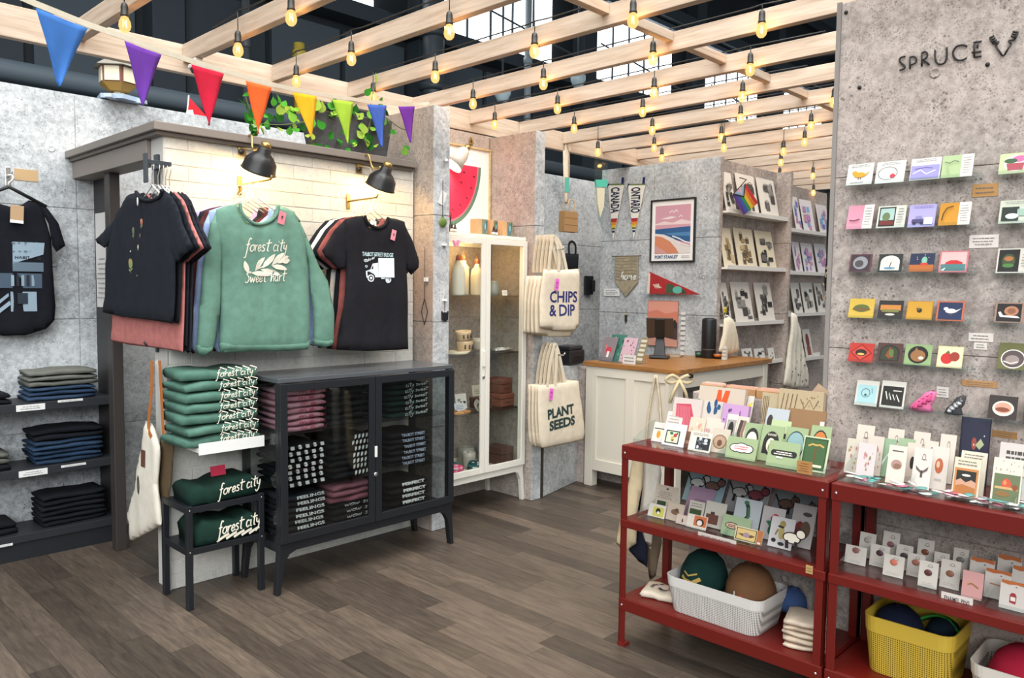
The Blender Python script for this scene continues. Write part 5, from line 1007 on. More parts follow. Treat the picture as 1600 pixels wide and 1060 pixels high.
def wallcard(label, u0, v0, u1, v1, c, pl, sd=1, cat='card', name='wall_card', n=3):
    a, b = pl.p(u0, v0), pl.p(u1, v1); m = MB().box((a[0], -.002, b[1]), (b[0], 0, a[1]), paint(c, .75)); w, h = b[0]-a[0], a[1]-b[1]
    draw(m, lines(a[0]+w*.1, b[0]-w*.1, b[1]+h*.15, a[1]-h*.15, n, '7d756c', sd, .28), lambda x, z, l: (x, -.002-l, z)); return single(name, label, cat, m, pl.o, pl.rz)
wallcard('white price label on the third partition under the home banner', 944, 451, 968, 463, 'd9dad8', q)
t = thing('key_charm', 'dark key charm hanging below the home banner', 'ornament', onx(979, 483, XP), -90); obj('cord', MB().tube([(0, -.006, 0), (0, -.006, -.05)], .002, 5, paint('2a2a26')), t); obj('charm', MB().prism([(-.012, -.05), (.012, -.05), (.010, -.1), (0, -.125), (-.010, -.1)], -.01, -.003, paint('2b2d22')), t); obj('bead', MB().lathe([(0, -.01), (.01, 0), (0, .01)], 8, paint('c9b25a')), t, (0, -.008, -.045))
sun = [('r', 0, 0, 1, 1, 'd9836a'), ('p', [(0, .75), (.3, .8), (.6, .72), (1, .78), (1, 1), (0, 1)], 'e79f8a'), ('p', [(0, .45)]+[(i/12, .5+.05*((i*7) % 3)) for i in range(13)]+[(1, .45), (1, .4), (0, .4)], '2f2a2c'), ('p', [(0, .4), (1, .4), (1, .15), (0, .1)], '4a3a3c'), ('p', [(0, .14), (.5, .2), (1, .14), (1, 0), (0, 0)], 'd8a08e')]
t = frame('unframed sunset forest print on the partition behind the till', Pl('x', XP, 1037, 540), 1013, 471, 1060, 469, 1060, 541, 1013, 541, paint('b8806c', .7), sun, .003, .012, 'd9836a', 'art_print')
t = thing('sticker_strip', 'vertical strip of small white stickers beside the sunset print', 'stickers', onx(1068, 487, XP), -90)
for k in range(9): obj('sticker', box((-.02, -.003, -.028-k*.04), (.02, 0, -.004-k*.04), paint('dcdad4', .7)), t)
# ---- on the counter
ZC = .9015
def cpt(u, v):
    p = onz(u, v, ZC)
    if p.x > 5.36: p = onx(u, v, 5.36); p.z = ZC
    return p
t = thing('card_rack', 'clear acrylic rack of greeting cards on the oak counter', 'rack', cpt(955, 566), -90)
obj('base', box((-.10, -.02, 0), (.10, .08, .005), ACR), t); obj('front_lip', box((-.10, -.02, .005), (.10, -.017, .035), ACR), t); obj('back', box((-.10, .077, .005), (.10, .08, .12), ACR), t)
rk = t.location
def xcard(name, label, cat, u0, u1, vt, x, z, bg, shapes, tilt=-13, th=.003, group=None, vb=None, rz=-90):
    um = (u0+u1)/2; top = onx(um, vt, x)
    if vb is not None: z = onx(um, vb, x).z
    w = abs(onx(u0, vt, x).y-onx(u1, vt, x).y); h = max(.015, (top.z-z)/math.cos(R(tilt))); loc = (x, onx(um, (vt+(vb or vt))/2, x).y, z)
    o = single(name, label, cat, box((-w/2, -th/2, 0), (w/2, th/2, h), paint(dm(bg), .65)), loc, group=group, rot=(R(tilt), 0, R(rz)))
    if shapes: obj('print', draw(MB(), shapes, lambda u, v, l: ((u-.5)*w, -th/2-l, v*h), w/h, .0004), o)
    return o
def dots(n, c, sd, r=.03, x0=.1, x1=.9, y0=.1, y1=.9):
    q_ = random.Random(sd); return [('e', q_.uniform(x0, x1), q_.uniform(y0, y1), r*q_.uniform(.6, 1.2), r*q_.uniform(.6, 1.2), c if isinstance(c, str) else q_.choice(c)) for _ in range(n)]
CR = rk.x
xcard('greeting_card', 'grey card with a red mushroom in the counter rack', 'card', 936, 957, 528, CR+.005, ZC+.006, '8b7f82', [('e', .55, .45, .22, .14, 'c23a4a'), ('r', .47, .15, .63, .4, 'e9e0d6'), ('e', .3, .6, .08, .06, 'd86a70')], -24, group='cards in the counter rack')
xcard('greeting_card', 'teal forest card behind the mushroom card', 'card', 946, 970, 524, CR+.035, ZC+.006, '3f7a6a', dots(16, ['2a4a3c', 'c9d6b8', '5a9a80'], 4, .06), -24, group='cards in the counter rack')
xcard('greeting_card', 'pink card with small dark insects in the counter rack', 'card', 967, 988, 529, CR+.02, ZC+.006, 'd9b3bd', dots(16, '3a3038', 5, .035), -24, group='cards in the counter rack')
xcard('greeting_card', 'striped ochre card at the right of the counter rack', 'card', 993, 1004, 529, CR+.03, ZC+.006, '8f8460', [('r', .1, .1+k*.18, .9, .2+k*.18, 'cfc6b4') for k in range(5)], -24, group='cards in the counter rack')
xcard('price_card', 'white price card clipped to the counter rack front', 'card', 973, 993, 555, CR-.025, ZC, 'ebe8e2', lines(.1, .9, .15, .85, 2, '8a8580', 3), -6)
tp = cpt(1030, 560); t = thing('till_stand', 'black tablet till on a folded stand, seen from behind', 'till', tp, -60); TB = paint('1a1c1f', .35)
obj('foot', MB().prism([(-.07, -.07), (.07, -.07), (.08, .05), (-.08, .05)], 0, .02, TB, 'z'), t, bevel=.006); obj('upright', MB().prism([(-.045, .015), (.045, .015), (.03, .17), (-.03, .17)], .02, .04, TB), t, rot=(R(-14), 0, 0), bevel=.004)
s_ = obj('tablet', box((-.10, -.006, -.07), (.10, .006, .10), paint('4b3f36', .4)), t, (0, .0, .22), (R(28), 0, 0), bevel=.006); obj('brace', box((-.035, -.014, -.07), (.035, -.007, .095), TB), s_, bevel=.003)
t = thing('speaker_tower', 'tall black cylindrical speaker at the back of the counter', 'speaker', cpt(1107, 553)); obj('body', MB().lathe([(.052, 0), (.055, .006), (.055, .29), (.05, .302), (.02, .304), (0, .304)], 24, paint('17191c', .45)), t); obj('grille_seam', MB().lathe([(.0557, .06), (.0562, .065), (.0557, .07)], 24, paint('3a3d40')), t); obj('top_ring', MB().lathe([(.035, .303), (.037, .307), (.030, .307)], 24, paint('2d3033')), t)
def tub(label, u, v, c, band):
    t = thing('trinket_cup', label, 'cup', cpt(u, v)); obj('cup', MB().lathe([(.026, 0), (.032, .045), (.030, .045), (.024, .005), (0, .005)], 16, paint(c, .5)), t); obj('band', MB().lathe([(.0288, .015), (.0312, .035)], 16, paint(band, .5)), t)
tub('dark green trinket cup beside the speaker', 1092, 557, '23382f', '3f6a58'); tub('black cup with an orange rainbow band beside the speaker', 1121, 560, '2a1a16', 'd0702a')
xcard('sticker_pack', 'striped white sticker pack standing right of the rainbow cup', 'packet', 1129, 1136, 541, 5.30, ZC, 'e8e4da', [('r', .0, .2+k*.25, 1, .3+k*.25, 'b8a890') for k in range(3)], -4, .02)
single('clipboard', 'kraft clipboard lying flat on the oak counter', 'clipboard', MB().box((-.09, -.05, 0), (.09, .05, .006), paint('a8937a', .7)).box((-.03, -.05, .006), (.03, -.035, .012), STEEL), cpt(1066, 556)-Vector((.1, .0, 0)), 20)
# cloth hanging at the partition end
q2 = Pl('y', 2.985, 1140, 553)
t = thing('hanging_towel', 'cream tea towel gathered on a hook at the partition end', 'towel', q2.o); obj('cloth', puff(q2.P([(1132, 498), (1140, 495), (1146, 500), (1152, 530), (1156, 550), (1140, 554), (1124, 550), (1127, 530)]), .04, .02, foldfn(.012, 95, 2, 0), cloth('e4dac2', .06)), t); obj('hook', MB().tube([(0, 0, q2.p(1139, 496)[1]), (0, .1, q2.p(1139, 490)[1])], .004, 6, STEEL), t)
t = thing('flower_sprig', 'yellow flower sprig with a wooden stem above the cream towel', 'flower', ony(1133, 485, 3.06)); obj('stem', MB().tube([(-.01, 0, -.03), (.03, 0, .03), (.075, 0, .085)], .006, 6, paint('7a6a4a')), t)
for k in range(5): obj('petal', MB().lathe([(0, -.012), (.012, 0), (0, .012)], 8, paint('c9b32e')), t, (-.02+.012*math.cos(k*1.26), -.012, .0+.016*math.sin(k*1.26)))
# ---- picture ledges with prints
LWHT = paint('e4e0d8', .45)
def ledge(label, x0, x1, y0, y1, z):
    t = thing('picture_ledge', label, 'shelf', ((x0+x1)/2, y1, z), 0, 'white picture ledges'); w = (x1-x0)/2; obj('board', box((-w, y0-y1, -.016), (w, 0, 0), LWHT), t, bevel=.001); obj('lip', box((-w, y0-y1, 0), (w, y0-y1+.008, .018), LWHT), t, bevel=.001); obj('back_rail', box((-w, -.008, 0), (w, 0, .035), LWHT), t); return t
YL0, YL1 = 3.035, 3.149
lz = [onx and ony(1185, v, YL0).z for v in (336, 420, 505, 568)]
for i, z in enumerate(lz): ledge(['top', 'second', 'third', 'lowest'][i]+' white picture ledge of the print bay behind the counter', 5.508, 6.522, YL0, YL1, z)
def ycard(label, u0, u1, vt, y, z, bg, shapes, tilt=-12, th=.004, name='art_print', cat='print', group=None):
    um = (u0+u1)/2; top = ony(um, vt, y); w = abs(ony(u0, vt, y).x-ony(u1, vt, y).x); h = (top.z-z)/math.cos(R(tilt))
    o = single(name, label, cat, box((-w/2, -th/2, 0), (w/2, th/2, h), paint(dm(bg, .93), .65)), (top.x, y, z), group=group, rot=(R(tilt), 0, 0))
    obj('print', draw(MB(), shapes, lambda u, v, l: ((u-.5)*w, -th/2-l, v*h), w/h, .0006), o); return o
def town(sd, cs, n=9, x0=.12, x1=.9):
    r_ = random.Random(sd); o = []
    for k in range(n):
        a = r_.uniform(x0, x1-.2); b = r_.uniform(.08, .7); w_ = r_.uniform(.12, .3); h_ = r_.uniform(.06, .22); c = r_.choice(cs); o.append(('r', a, b, a+w_, b+h_, c))
        if k % 2: o.append(('l', [(a, b+h_), (a+w_/2, b+h_+.05), (a+w_, b+h_)], .012, '2a2826'))
        o.append(('l', [(a, b), (a+w_, b+h_*.4), (a+w_*.6, b+h_)], .008, r_.choice(cs)))
    return o
BW = ['2a2826', '6e6a66', '9a958f', '4a4744']; TN = ['b89a6a', '8a7450', 'd0b488', '5f5040']; PV = ['8f8fd0', 'c98ac0', '7fb4d8', 'd8a0b8', '5f7ac0']
g = 'town prints on the ledges'
for i, row in enumerate((((1137, 1153, 268), (1160, 1189, 272), (1193, 1220, 279)), ((1134, 1152, 356), (1157, 1186, 357), (1190, 1216, 361)), ((1135, 1146, 442), (1153, 1181, 441), (1189, 1214, 442)))):
    for j, (u0, u1, vt) in enumerate(row):
        ycard('%s town print, %s on the %s ledge behind the counter' % (['black and white', 'sepia', 'ink-line'][i], ['leftmost', 'middle', 'rightmost'][j], ['top', 'second', 'third'][i]), u0, u1, vt, 3.075, lz[i]+.001, 'ece6da' if i != 1 else 'efe2c4', town(i*7+j, TN if i == 1 and j < 2 else BW, 12), group=g)
for j, (u0, u1, vt) in enumerate(((1163, 1178, 545), (1182, 1197, 545), (1203, 1212, 544))): ycard('small spotted card, %s on the lowest ledge' % ['left one', 'middle one', 'right one'][j], u0, u1, vt, 3.07, lz[3]+.001, 'e8e4dc', town(40+j, BW, 5), name='greeting_card', cat='card', group='cards on the lowest ledge')
# progress flag
q2 = Pl('y', 3.0, 1160, 336); t = thing('stick_flag', 'rainbow progress flag hanging off the top picture ledge', 'flag', q2.o)
A, B, C_, D_ = [Vector(q2.p(*k)) for k in ((1144, 304.5), (1165, 286.6), (1184.5, 317), (1162, 336.5))]
pt = lambda u, v: tuple(A.lerp(B, v).lerp(D_.lerp(C_, v), u))       # u along the fly, v across (bottom stripe 0, top 1)
sh = [('p', [pt(0, k/6), pt(1, k/6), pt(1, (k+1)/6), pt(0, (k+1)/6)], c) for k, c in enumerate(('5a2f88', '3a50a8', '2f8a50', 'e0c02a', 'e0762a', 'c8302e'))]
sh += [('p', [pt(0, 0), pt(.42, .5), pt(0, 1)], '2a2422'), ('p', [pt(0, .12), pt(.34, .5), pt(0, .88)], '8fb0d0'), ('p', [pt(0, .28), pt(.24, .5), pt(0, .72)], 'd0b8cc')]
b = obj('cloth', MB().prism([tuple(A), tuple(B), tuple(C_), tuple(D_)], .0, .002, cloth('d8d0cc')), t); obj('print', draw(MB(), sh, lambda x, z, l: (x, -l, z)), b); obj('stick', MB().tube([(A.x-.006, .001, A.y-.01), (B.x+.012, .001, B.y+.03), (B.x+.012, .06, B.y+.05)], .004, 6, paint('3a2a20')), t)
# far bay
YG0, YG1 = 3.31, 3.419
gzs = [ony(1272, v, YG0).z for v in (364, 428, 491, 560)]
for i, z in enumerate(gzs): ledge(['top', 'second', 'third', 'lowest'][i]+' white picture ledge in the farthest bay', 6.575, 8.2, YG0, YG1, z)
for i, row in enumerate((((1247, 1256, 305), (1259, 1277, 312), (1284, 1300, 320)), ((1246, 1257, 378), (1260, 1277, 380), (1281, 1298, 381)), ((1244, 1257, 442), (1260, 1277, 442), (1281, 1292, 443)))):
    for j, (u0, u1, vt) in enumerate(row): ycard('%s print, %s on the %s ledge of the farthest bay' % (['pastel figure', 'violet city', 'black and white'][i], ['leftmost', 'middle', 'rightmost'][j], ['top', 'second', 'third'][i]), u0, u1, vt, 3.35, gzs[i]+.001, 'efe9ea' if i < 2 else 'ebe7de', town(60+i*5+j, BW if i == 2 else PV, 12), group='prints in the farthest bay')
ycard('small portrait card on the lowest ledge of the farthest bay', 1262, 1273, 515, 3.35, gzs[3]+.001, 'e2ddd6', [('e', .5, .6, .25, .25, '7a3a30'), ('r', .25, .1, .75, .4, '8a4a3a')], name='greeting_card', cat='card')
def towel(label, ax, val, pts, c, shapes=None, sd=1, thick=.035, amp=.008, fx=70):
    pl = Pl(ax, val, *pts[0]); f = foldfn(amp, fx, sd, 0); t = thing('hanging_towel', label, 'towel', pl.o, pl.rz); b = obj('cloth', puff(pl.P(pts), thick, .025, f, cloth(c, .08), rimk=.02), t)
    if shapes: obj('print', draw(MB(), shapes(pl), lambda x, z, l: (x, f(x, z)-thick/2-.001-l, z), 1, .0005), b)
    return t
def spots(u0, v0, u1, v1, n, c, sd, s=.012):
    def f(pl):
        r_ = random.Random(sd); o = []
        for _ in range(n): x, z = pl.p(r_.uniform(u0, u1), r_.uniform(v0, v1)); a = r_.random()*3; o.append(('l', [(x, z), (x+s*math.cos(a), z+s*1.6*math.sin(a)+.004)], s*.7, c))
        return o
    return f
towel('cream tea towel with black dashes hanging at the fourth partition', 'y', 2.995, [(1238, 488), (1244, 492), (1252, 530), (1262, 590), (1264, 606), (1240, 608), (1224, 602), (1230, 560), (1235, 520)], 'e6dfce', spots(1232, 548, 1258, 602, 26, '26241f', 3))
towel('black and white dotted scarf hanging by the sign wall edge', 'x', 2.90, [(1291, 300), (1297, 302), (1298, 345), (1301, 400), (1296, 485), (1289, 470), (1286, 440), (1292, 400)], '26231f', spots(1289, 420, 1297, 475, 12, 'c9b08a', 5, .008), 2, .02)
towel('black lanyard scarf hanging lower by the sign wall edge', 'x', 2.90, [(1289, 500), (1297, 500), (1297, 560), (1294, 588), (1287, 585), (1288, 540)], '211f1e', spots(1288, 560, 1296, 585, 8, 'd0a070', 6, .007), 3, .02)
single('storage_carton', 'dark violet carton on the shelf under the oak counter', 'carton', MB().box((-.09, -.07, 0), (.09, .07, .20), paint('3d2f58', .6)).box((-.092, -.072, .17), (.092, .072, .203), paint('4a3a68', .6)), (5.25, 2.92, .4265), bevel=.003)
# ================================================================== SIGN WALL
XW = 2.8495
q = Pl('x', XW, 1500, 100); Zc = lambda pts: [q.p(1200+a/4, b/4) for a, b in pts]
t = thing('wall_sign', 'thin black Spruce lettering with an antler mark on the concrete wall', 'sign', q.o, -90); INK = paint('1e1b1a', .5)
def stroke(name, lines_, r=.0032):
    m = MB()
    for s in lines_: 
        P = [(x, -.006, z) for x, z in Zc(s)]; P = smooth_path(P, 4) if len(P) > 3 else P
        m.tube(P, r, 6, INK)
    return obj(name, m, t)
for n, L in (('letter_s', [[(862, 355), (835, 362), (826, 380), (838, 398), (856, 412), (856, 430), (826, 442)]]), ('letter_p', [[(890, 362), (891, 398), (892, 434)], [(888, 362), (915, 356), (932, 372), (926, 394), (908, 404), (893, 408)]]), ('letter_r', [[(965, 336), (965, 380), (965, 418)], [(963, 336), (985, 326), (1000, 342), (992, 364), (967, 378)], [(978, 376), (995, 392), (1012, 408)]]),
             ('letter_u', [[(1048, 314), (1049, 365), (1060, 396), (1085, 404), (1110, 390), (1121, 355), (1120, 298)]]), ('letter_c', [[(1247, 292), (1222, 284), (1185, 292), (1162, 322), (1164, 355), (1188, 377), (1220, 377), (1246, 364)]]), ('letter_e', [[(1292, 264), (1292, 310), (1292, 360)], [(1288, 269), (1312, 265), (1338, 261)], [(1276, 332), (1305, 328), (1336, 325)], [(1290, 360), (1312, 357), (1337, 354)], [(1312, 276), (1312, 290), (1312, 304)]])): stroke(n, L)
stroke('antler', [[(1388, 242), (1400, 258), (1412, 276)], [(1388, 242), (1402, 234), (1416, 226)], [(1396, 254), (1408, 247), (1424, 240)], [(1404, 265), (1418, 258), (1432, 252)], [(1412, 276), (1430, 268), (1446, 263)], [(1446, 263), (1436, 276), (1426, 289)], [(1426, 289), (1446, 320), (1466, 349)], [(1466, 349), (1474, 350), (1481, 347)], [(1481, 347), (1502, 310), (1523, 278)], [(1523, 278), (1514, 268), (1506, 258)], [(1506, 258), (1524, 254), (1542, 252)], [(1542, 252), (1555, 228), (1566, 206)], [(1566, 206), (1550, 203), (1534, 200)], [(1560, 220), (1544, 217), (1528, 214)], [(1553, 235), (1538, 232), (1522, 229)]], .003)
def mark(label, u, v): single('bolt_hole', label, 'bolt', MB().lathe([(.006, 0), (.007, .003), (0, .003)], 10, paint('191716')), onx(u, v, XW), rot=(0, R(-90), 0))
mark('small black bolt near the top left of the sign wall', 1322.5, 19.5); mark('small black bolt under the antler mark', 1543.5, 101); mark('small black bolt left of the sign lettering', 1343.5, 137)
# ledges and cards
XL = 2.805
def wledge(label, u0, v0, u1, v1):
    a, b = onx(u0, v0, XL-.012), onx(u1, v1, XL-.012); z = (a.z+b.z)/2-.001; y0, y1 = b.y-.012, a.y+.006
    t = thing('acrylic_ledge', label, 'ledge', (XW, (y0+y1)/2, z), -90, 'acrylic ledges on the sign wall'); h = (y1-y0)/2
    obj('shelf', box((-h, -.06, -.003), (h, 0, 0), ACR), t); obj('lip', box((-h, -.06, 0), (h, -.057, .012), ACR), t); obj('end', box((h-.003, -.057, 0), (h, 0, .02), ACR), t); return t
VR = [(1322, 290, 1522, 277), (1322, 359, 1515, 351.5), (1325, 425, 1513, 427), (1325, 497.5, 1510, 504), (1325, 566, 1506, 578), (1333, 633, 1508, 650)]
for i, r_ in enumerate(VR): wledge(['topmost', 'second', 'third', 'fourth', 'fifth', 'lowest'][i]+' long acrylic ledge on the sign wall', *r_)
VR2 = [(1560, 272, 1680, 264), (1558, 350, 1680, 347), (1553, 428, 1680, 430), (1550, 506, 1680, 512), (1557, 580, 1680, 592), (1540, 657, 1680, 674)]
for i, r_ in enumerate(VR2): wledge(['topmost', 'second', 'third', 'fourth', 'fifth', 'lowest'][i]+' acrylic ledge at the right edge of the sign wall', *r_)
gw = 'sticker cards on the sign wall'
hdr = lambda sd, c='8a8680': lines(.12, .9, .82, .96, 2, c, sd, .3)
side = lambda sd: [('r', .62, 0, 1, 1, 'efeae0')]+lines(.66, .96, .1, .9, 7, '8f8a84', sd, .3)
arch = lambda c, c2: [('r', .1, .08, .9, .55, c), ('e', .5, .55, .4, .36, c), ('r', .17, .14, .83, .55, c2), ('e', .5, .55, .33, .29, c2)]
frm = lambda c, w_=.06: [('r', w_, w_, 1-w_, 1-w_, c)]
bird = lambda x, y, s, c, c2='2a2624': [('e', x, y, .22*s, .13*s, c), ('e', x-.2*s, y+.12*s, .1*s, .09*s, c), ('p', [(x+.15*s, y), (x+.42*s, y+.16*s), (x+.2*s, y-.08*s)], c), ('l', [(x-.02*s, y-.1*s), (x-.03*s, y-.24*s)], .02*s, c2), ('l', [(x+.06*s, y-.1*s), (x+.06*s, y-.24*s)], .02*s, c2)]
def SW(label, u0, u1, vb, vt, bg, sh): return xcard('sticker_card', label, 'card', u0, u1, vt, XL, 0, bg, sh, -17, .0025, gw, vb)
SW('white card with a golden bird, first on the topmost ledge', 1322, 1362, 289, 255, 'e8e6de', hdr(1)+bird(.5, .45, 1, 'd39a22')+lines(.15, .8, .06, .14, 1, '777777', 1))
SW('white card with an ink outline and red leaf, topmost ledge', 1367, 1412, 286, 251, 'e9e8e0', hdr(2)+[('o', .42, .45, .34, .3, .06, '6a6a66'), ('p', [(.52, .25), (.66, .22), (.7, .34), (.6, .42), (.5, .34)], 'c8384a')])
SW('lavender and white card, third on the topmost ledge', 1421, 1468, 281, 246, 'ebe8e2', hdr(3)+[('r', .03, .05, .97, .66, '9a94cc'), ('l', [(.1, .3), (.35, .45), (.55, .25), (.85, .4)], .05, 'd6d4ee'), ('l', [(.15, .5), (.5, .55), (.75, .5)], .03, '4a4678')])
SW('pale green card with black scribble, end of the topmost ledge', 1470, 1519, 277, 241, 'b3c893', side(4)+[('l', [(.1, .7), (.25, .62), (.4, .72), (.55, .66)], .03, '2c3a26'), ('l', [(.2, .5), (.25, .2)], .03, '9ab07a')])
SW('pink and white card, first on the second ledge', 1322, 1362, 358, 320, 'e69aae', side(5)+[('l', [(.12, .35), (.3, .32), (.52, .38)], .05, '6a2f3c')])
SW('white card with a dark cottage picture on the second ledge', 1369, 1413, 356, 321, 'e3e3d4', [('r', .06, .06, .64, .94, '2b2620'), ('r', .1, .35, .6, .88, 'a9c4bc'), ('e', .32, .5, .14, .2, '6a7a50'), ('r', .1, .12, .6, .32, '6e2a24')]+lines(.7, .96, .15, .9, 6, '8f8a84', 6, .3))
SW('lavender card with a small car, third on the second ledge', 1418, 1460, 355, 319, 'b7aee0', hdr(7, '7a70b0')+[('r', .15, .18, .62, .34, '4a4470'), ('e', .25, .17, .07, .06, '2a2640'), ('e', .53, .17, .07, .06, '2a2640'), ('p', [(.25, .34), (.3, .48), (.5, .48), (.55, .34)], '8a84b4'), ('r', .6, .1, .92, .4, 'ebe8f2')])
SW('orange and white card with a curved line, end of the second ledge', 1466, 1515, 352, 316, 'd8941f', side(8)+[('l', [(.12, .2), (.15, .5), (.25, .75), (.45, .82)], .045, '4a3010')])
SW('dark rose framed card with a grey arch on the third ledge', 1326, 1360, 425, 397, '6d3f48', frm('3a2c32')+[('e', .5, .5, .34, .36, '8f8f92'), ('e', .45, .45, .2, .2, '4a4648')])
SW('black card with a white arch scene on the third ledge', 1371, 1408, 425, 397, '2b2e2a', arch('f2ebdc', 'e9dfca')+[('l', [(.5, .25), (.55, .55)], .05, '6a3a24'), ('e', .5, .2, .25, .06, '5f8aa8')])
SW('navy and orange card with a teal figure on the third ledge', 1420, 1458, 425, 396, '1f2a4a', [('r', 0, 0, 1, .38, 'b5642e'), ('e', .6, .62, .12, .2, '7fb8a0'), ('r', .45, .34, .75, .48, 'c8402e')]+dots(5, 'e8e0c8', 3, .02, .1, .9, .6, .95))
SW('pink framed card with a red car, end of the third ledge', 1466, 1511, 426, 392, 'd07a80', frm('eab4b0')+[('r', .07, .07, .93, .38, '4a7a78'), ('p', [(.2, .38), (.25, .48), (.4, .56), (.62, .56), (.82, .46), (.82, .38)], 'c22a2e'), ('p', [(.07, .1), (.25, .22), (.2, .08)], 'e8e4d8')])
SW('yellow card with a green hedgehog, first on the fourth ledge', 1325, 1364, 497, 467, 'd9b447', [('e', .5, .5, .32, .2, '5a6a2e'), ('e', .5, .45, .36, .1, '6e5a30')])
SW('black card with an orange sunset band on the fourth ledge', 1371, 1409, 498, 470, '2a2624', [('r', .08, .45, .92, .75, 'c8823a'), ('r', .15, .35, .85, .5, '7a7a44'), ('e', .5, .22, .2, .06, 'd8d0c0')])
SW('mustard card with a tiny bee, third on the fourth ledge', 1415, 1456, 500, 471, 'b8862a', frm('c9962e', .04)+[('e', .5, .5, .1, .13, '2e2410'), ('e', .45, .58, .09, .06, '6a5a30')])
SW('navy card with a white bird, end of the fourth ledge', 1462, 1505, 502, 471, 'c96a48', frm('1f2e50', .07)+bird(.52, .5, .9, 'e8e4dc', 'b04a40'))
SW('red card with a black diamond, first on the fifth ledge', 1325, 1363, 566, 537, 'c8382c', [('p', [(.5, .05), (.95, .5), (.5, .95), (.05, .5)], '8a2018'), ('p', [(.5, .12), (.88, .5), (.5, .88), (.12, .5)], 'd0483a'), ('e', .5, .5, .24, .18, '2a2018'), ('e', .5, .42, .15, .06, 'd8b060')])
SW('dark card with a green pear arch on the fifth ledge', 1369, 1408, 567, 537, '5a3a36', arch('2a2a22', '3a3c2a')+[('p', [(.5, .8), (.7, .3), (.5, .2), (.35, .35)], '8a4a30'), ('e', .58, .5, .09, .2, '5a7a3a')])
SW('green card with a brown fox in a circle on the fifth ledge', 1412, 1454, 571, 539, '9ab47c', [('e', .5, .5, .38, .42, '1f1e1a'), ('e', .5, .45, .28, .28, '9a6a40'), ('p', [(.35, .7), (.42, .85), (.5, .7)], '9a6a40'), ('e', .62, .35, .1, .08, 'd8cfc0')])
SW('cream card with red tomatoes, end of the fifth ledge', 1463, 1503, 575, 542, 'e6dca0', frm('ece4b4', .05)+[('e', .38, .42, .24, .26, 'c8302a'), ('e', .68, .52, .2, .22, '9a3a2a'), ('p', [(.3, .68), (.42, .8), (.5, .66)], '4a7a34')])
SW('pale blue card with fine ink marks on the lowest ledge', 1335, 1370, 634, 596, 'e4dfd2', [('r', .08, .1, .92, .82, 'a9d0d2'), ('o', .45, .5, .2, .18, .15, '4a6a70'), ('e', .45, .42, .06, .05, '3a5a54'), ('l', [(.7, .7), (.75, .5)], .02, '3a4a54')])
SW('black card with chalk lettering on the lowest ledge', 1374, 1412, 638, 597, 'e6e0d4', [('r', .07, .08, .93, .8, '26241f'), ('l', [(.2, .6), (.3, .3), (.35, .55), (.45, .3)], .04, 'e8e4da'), ('l', [(.5, .5), (.6, .3), (.65, .5), (.8, .25)], .04, 'e8e4da'), ('r', .5, .62, .85, .66, 'd8d4ca')])
def scrunch(label, u0, v0, u1, v1, c, c2, sd):
    a, b = onx(u0, v1, XL), onx(u1, v0, XL); W_ = abs(a.y-b.y); H_ = b.z-a.z; r_ = random.Random(sd); t = thing('fabric_toy', label, 'toy', (XL+.01, (a.y+b.y)/2, a.z+.002), -90)
    pts = [(-.5, .05), (-.42, .3), (-.2, .5), (.05, .85), (.35, 1), (.5, .9), (.42, .55), (.3, .35), (.38, .05), (0, 0)]; obj('body', puff([(x*W_, z*H_) for x, z in pts], .03, .012, foldfn(.003, 160, sd, 0), cloth(c, .2), rimk=.02), t)
    for k in range(4): obj('fold', puff([(x*W_*.28+(-.2+k*.15)*W_, z*H_*.4+H_*(.1+.13*k)) for x, z in pts], .014, .01, None, cloth(c2, .2), rimk=.01), t, (0, -.014, 0))
    return t
scrunch('crumpled pink fabric bird on the lowest ledge', 1418, 612, 1463, 643, 'e87aa4', 'd85a8a', 2); scrunch('crumpled grey printed fabric toy at the end of the lowest ledge', 1474, 619, 1509, 649, '4a4a4c', 'b8b8b8', 3)
SW('pale card with a flowerpot sticker at the top right edge', 1560, 1612, 271, 238, 'c9cfa2', [('e', .5, .5, .36, .4, 'ece6dc'), ('p', [(.28, .15), (.72, .15), (.78, .5), (.22, .5)], 'a84a56'), ('e', .6, .7, .2, .16, 'd86a9a'), ('e', .35, .62, .2, .12, '3a5a3a')])
SW('white card with a piano scene at the right edge', 1560, 1612, 349, 312, 'cfd4c0', hdr(21)+[('r', .08, .1, .6, .7, '1f2a24'), ('r', .55, .3, .95, .6, '9ab4a4'), ('e', .4, .3, .2, .12, 'd6dcd2')])
SW('black framed mushroom card at the right edge', 1556, 1608, 427, 388, 'ddd6c8', [('r', .05, .05, .68, .95, '16160f'), ('e', .36, .5, .2, .28, '3a4a28'), ('e', .36, .58, .14, .1, 'a86a3a'), ('e', .36, .3, .18, .08, '4a7a3a')]+lines(.74, .96, .2, .8, 5, '8f8a84', 9, .3))
SW('brown card with a white snail at the right edge', 1553, 1598, 505, 473, 'a08070', frm('1e1a18', .07)+[('e', .58, .58, .25, .24, 'b07a58'), ('e', .58, .58, .15, .14, '8a5a40'), ('p', [(.12, .5), (.2, .28), (.9, .24), (.8, .34), (.3, .36), (.2, .54)], 'ece6da')])
SW('olive card with a curled badger at the right edge', 1558, 1604, 578, 537, '6b6a3a', [('e', .52, .4, .42, .36, 'ece4dc'), ('e', .52, .4, .38, .32, '5a4a48'), ('e', .5, .36, .24, .18, '9a8a84'), ('l', [(.2, .3), (.45, .22), (.7, .3)], .05, 'd8d0c8')])
SW('dark card with a sandwich sticker at the right edge', 1543, 1588, 655, 620, '3a302c', [('e', .52, .45, .38, .33, 'efe6d2'), ('e', .52, .47, .3, .24, 'd8a088'), ('e', .5, .4, .25, .1, '8a4a34')])
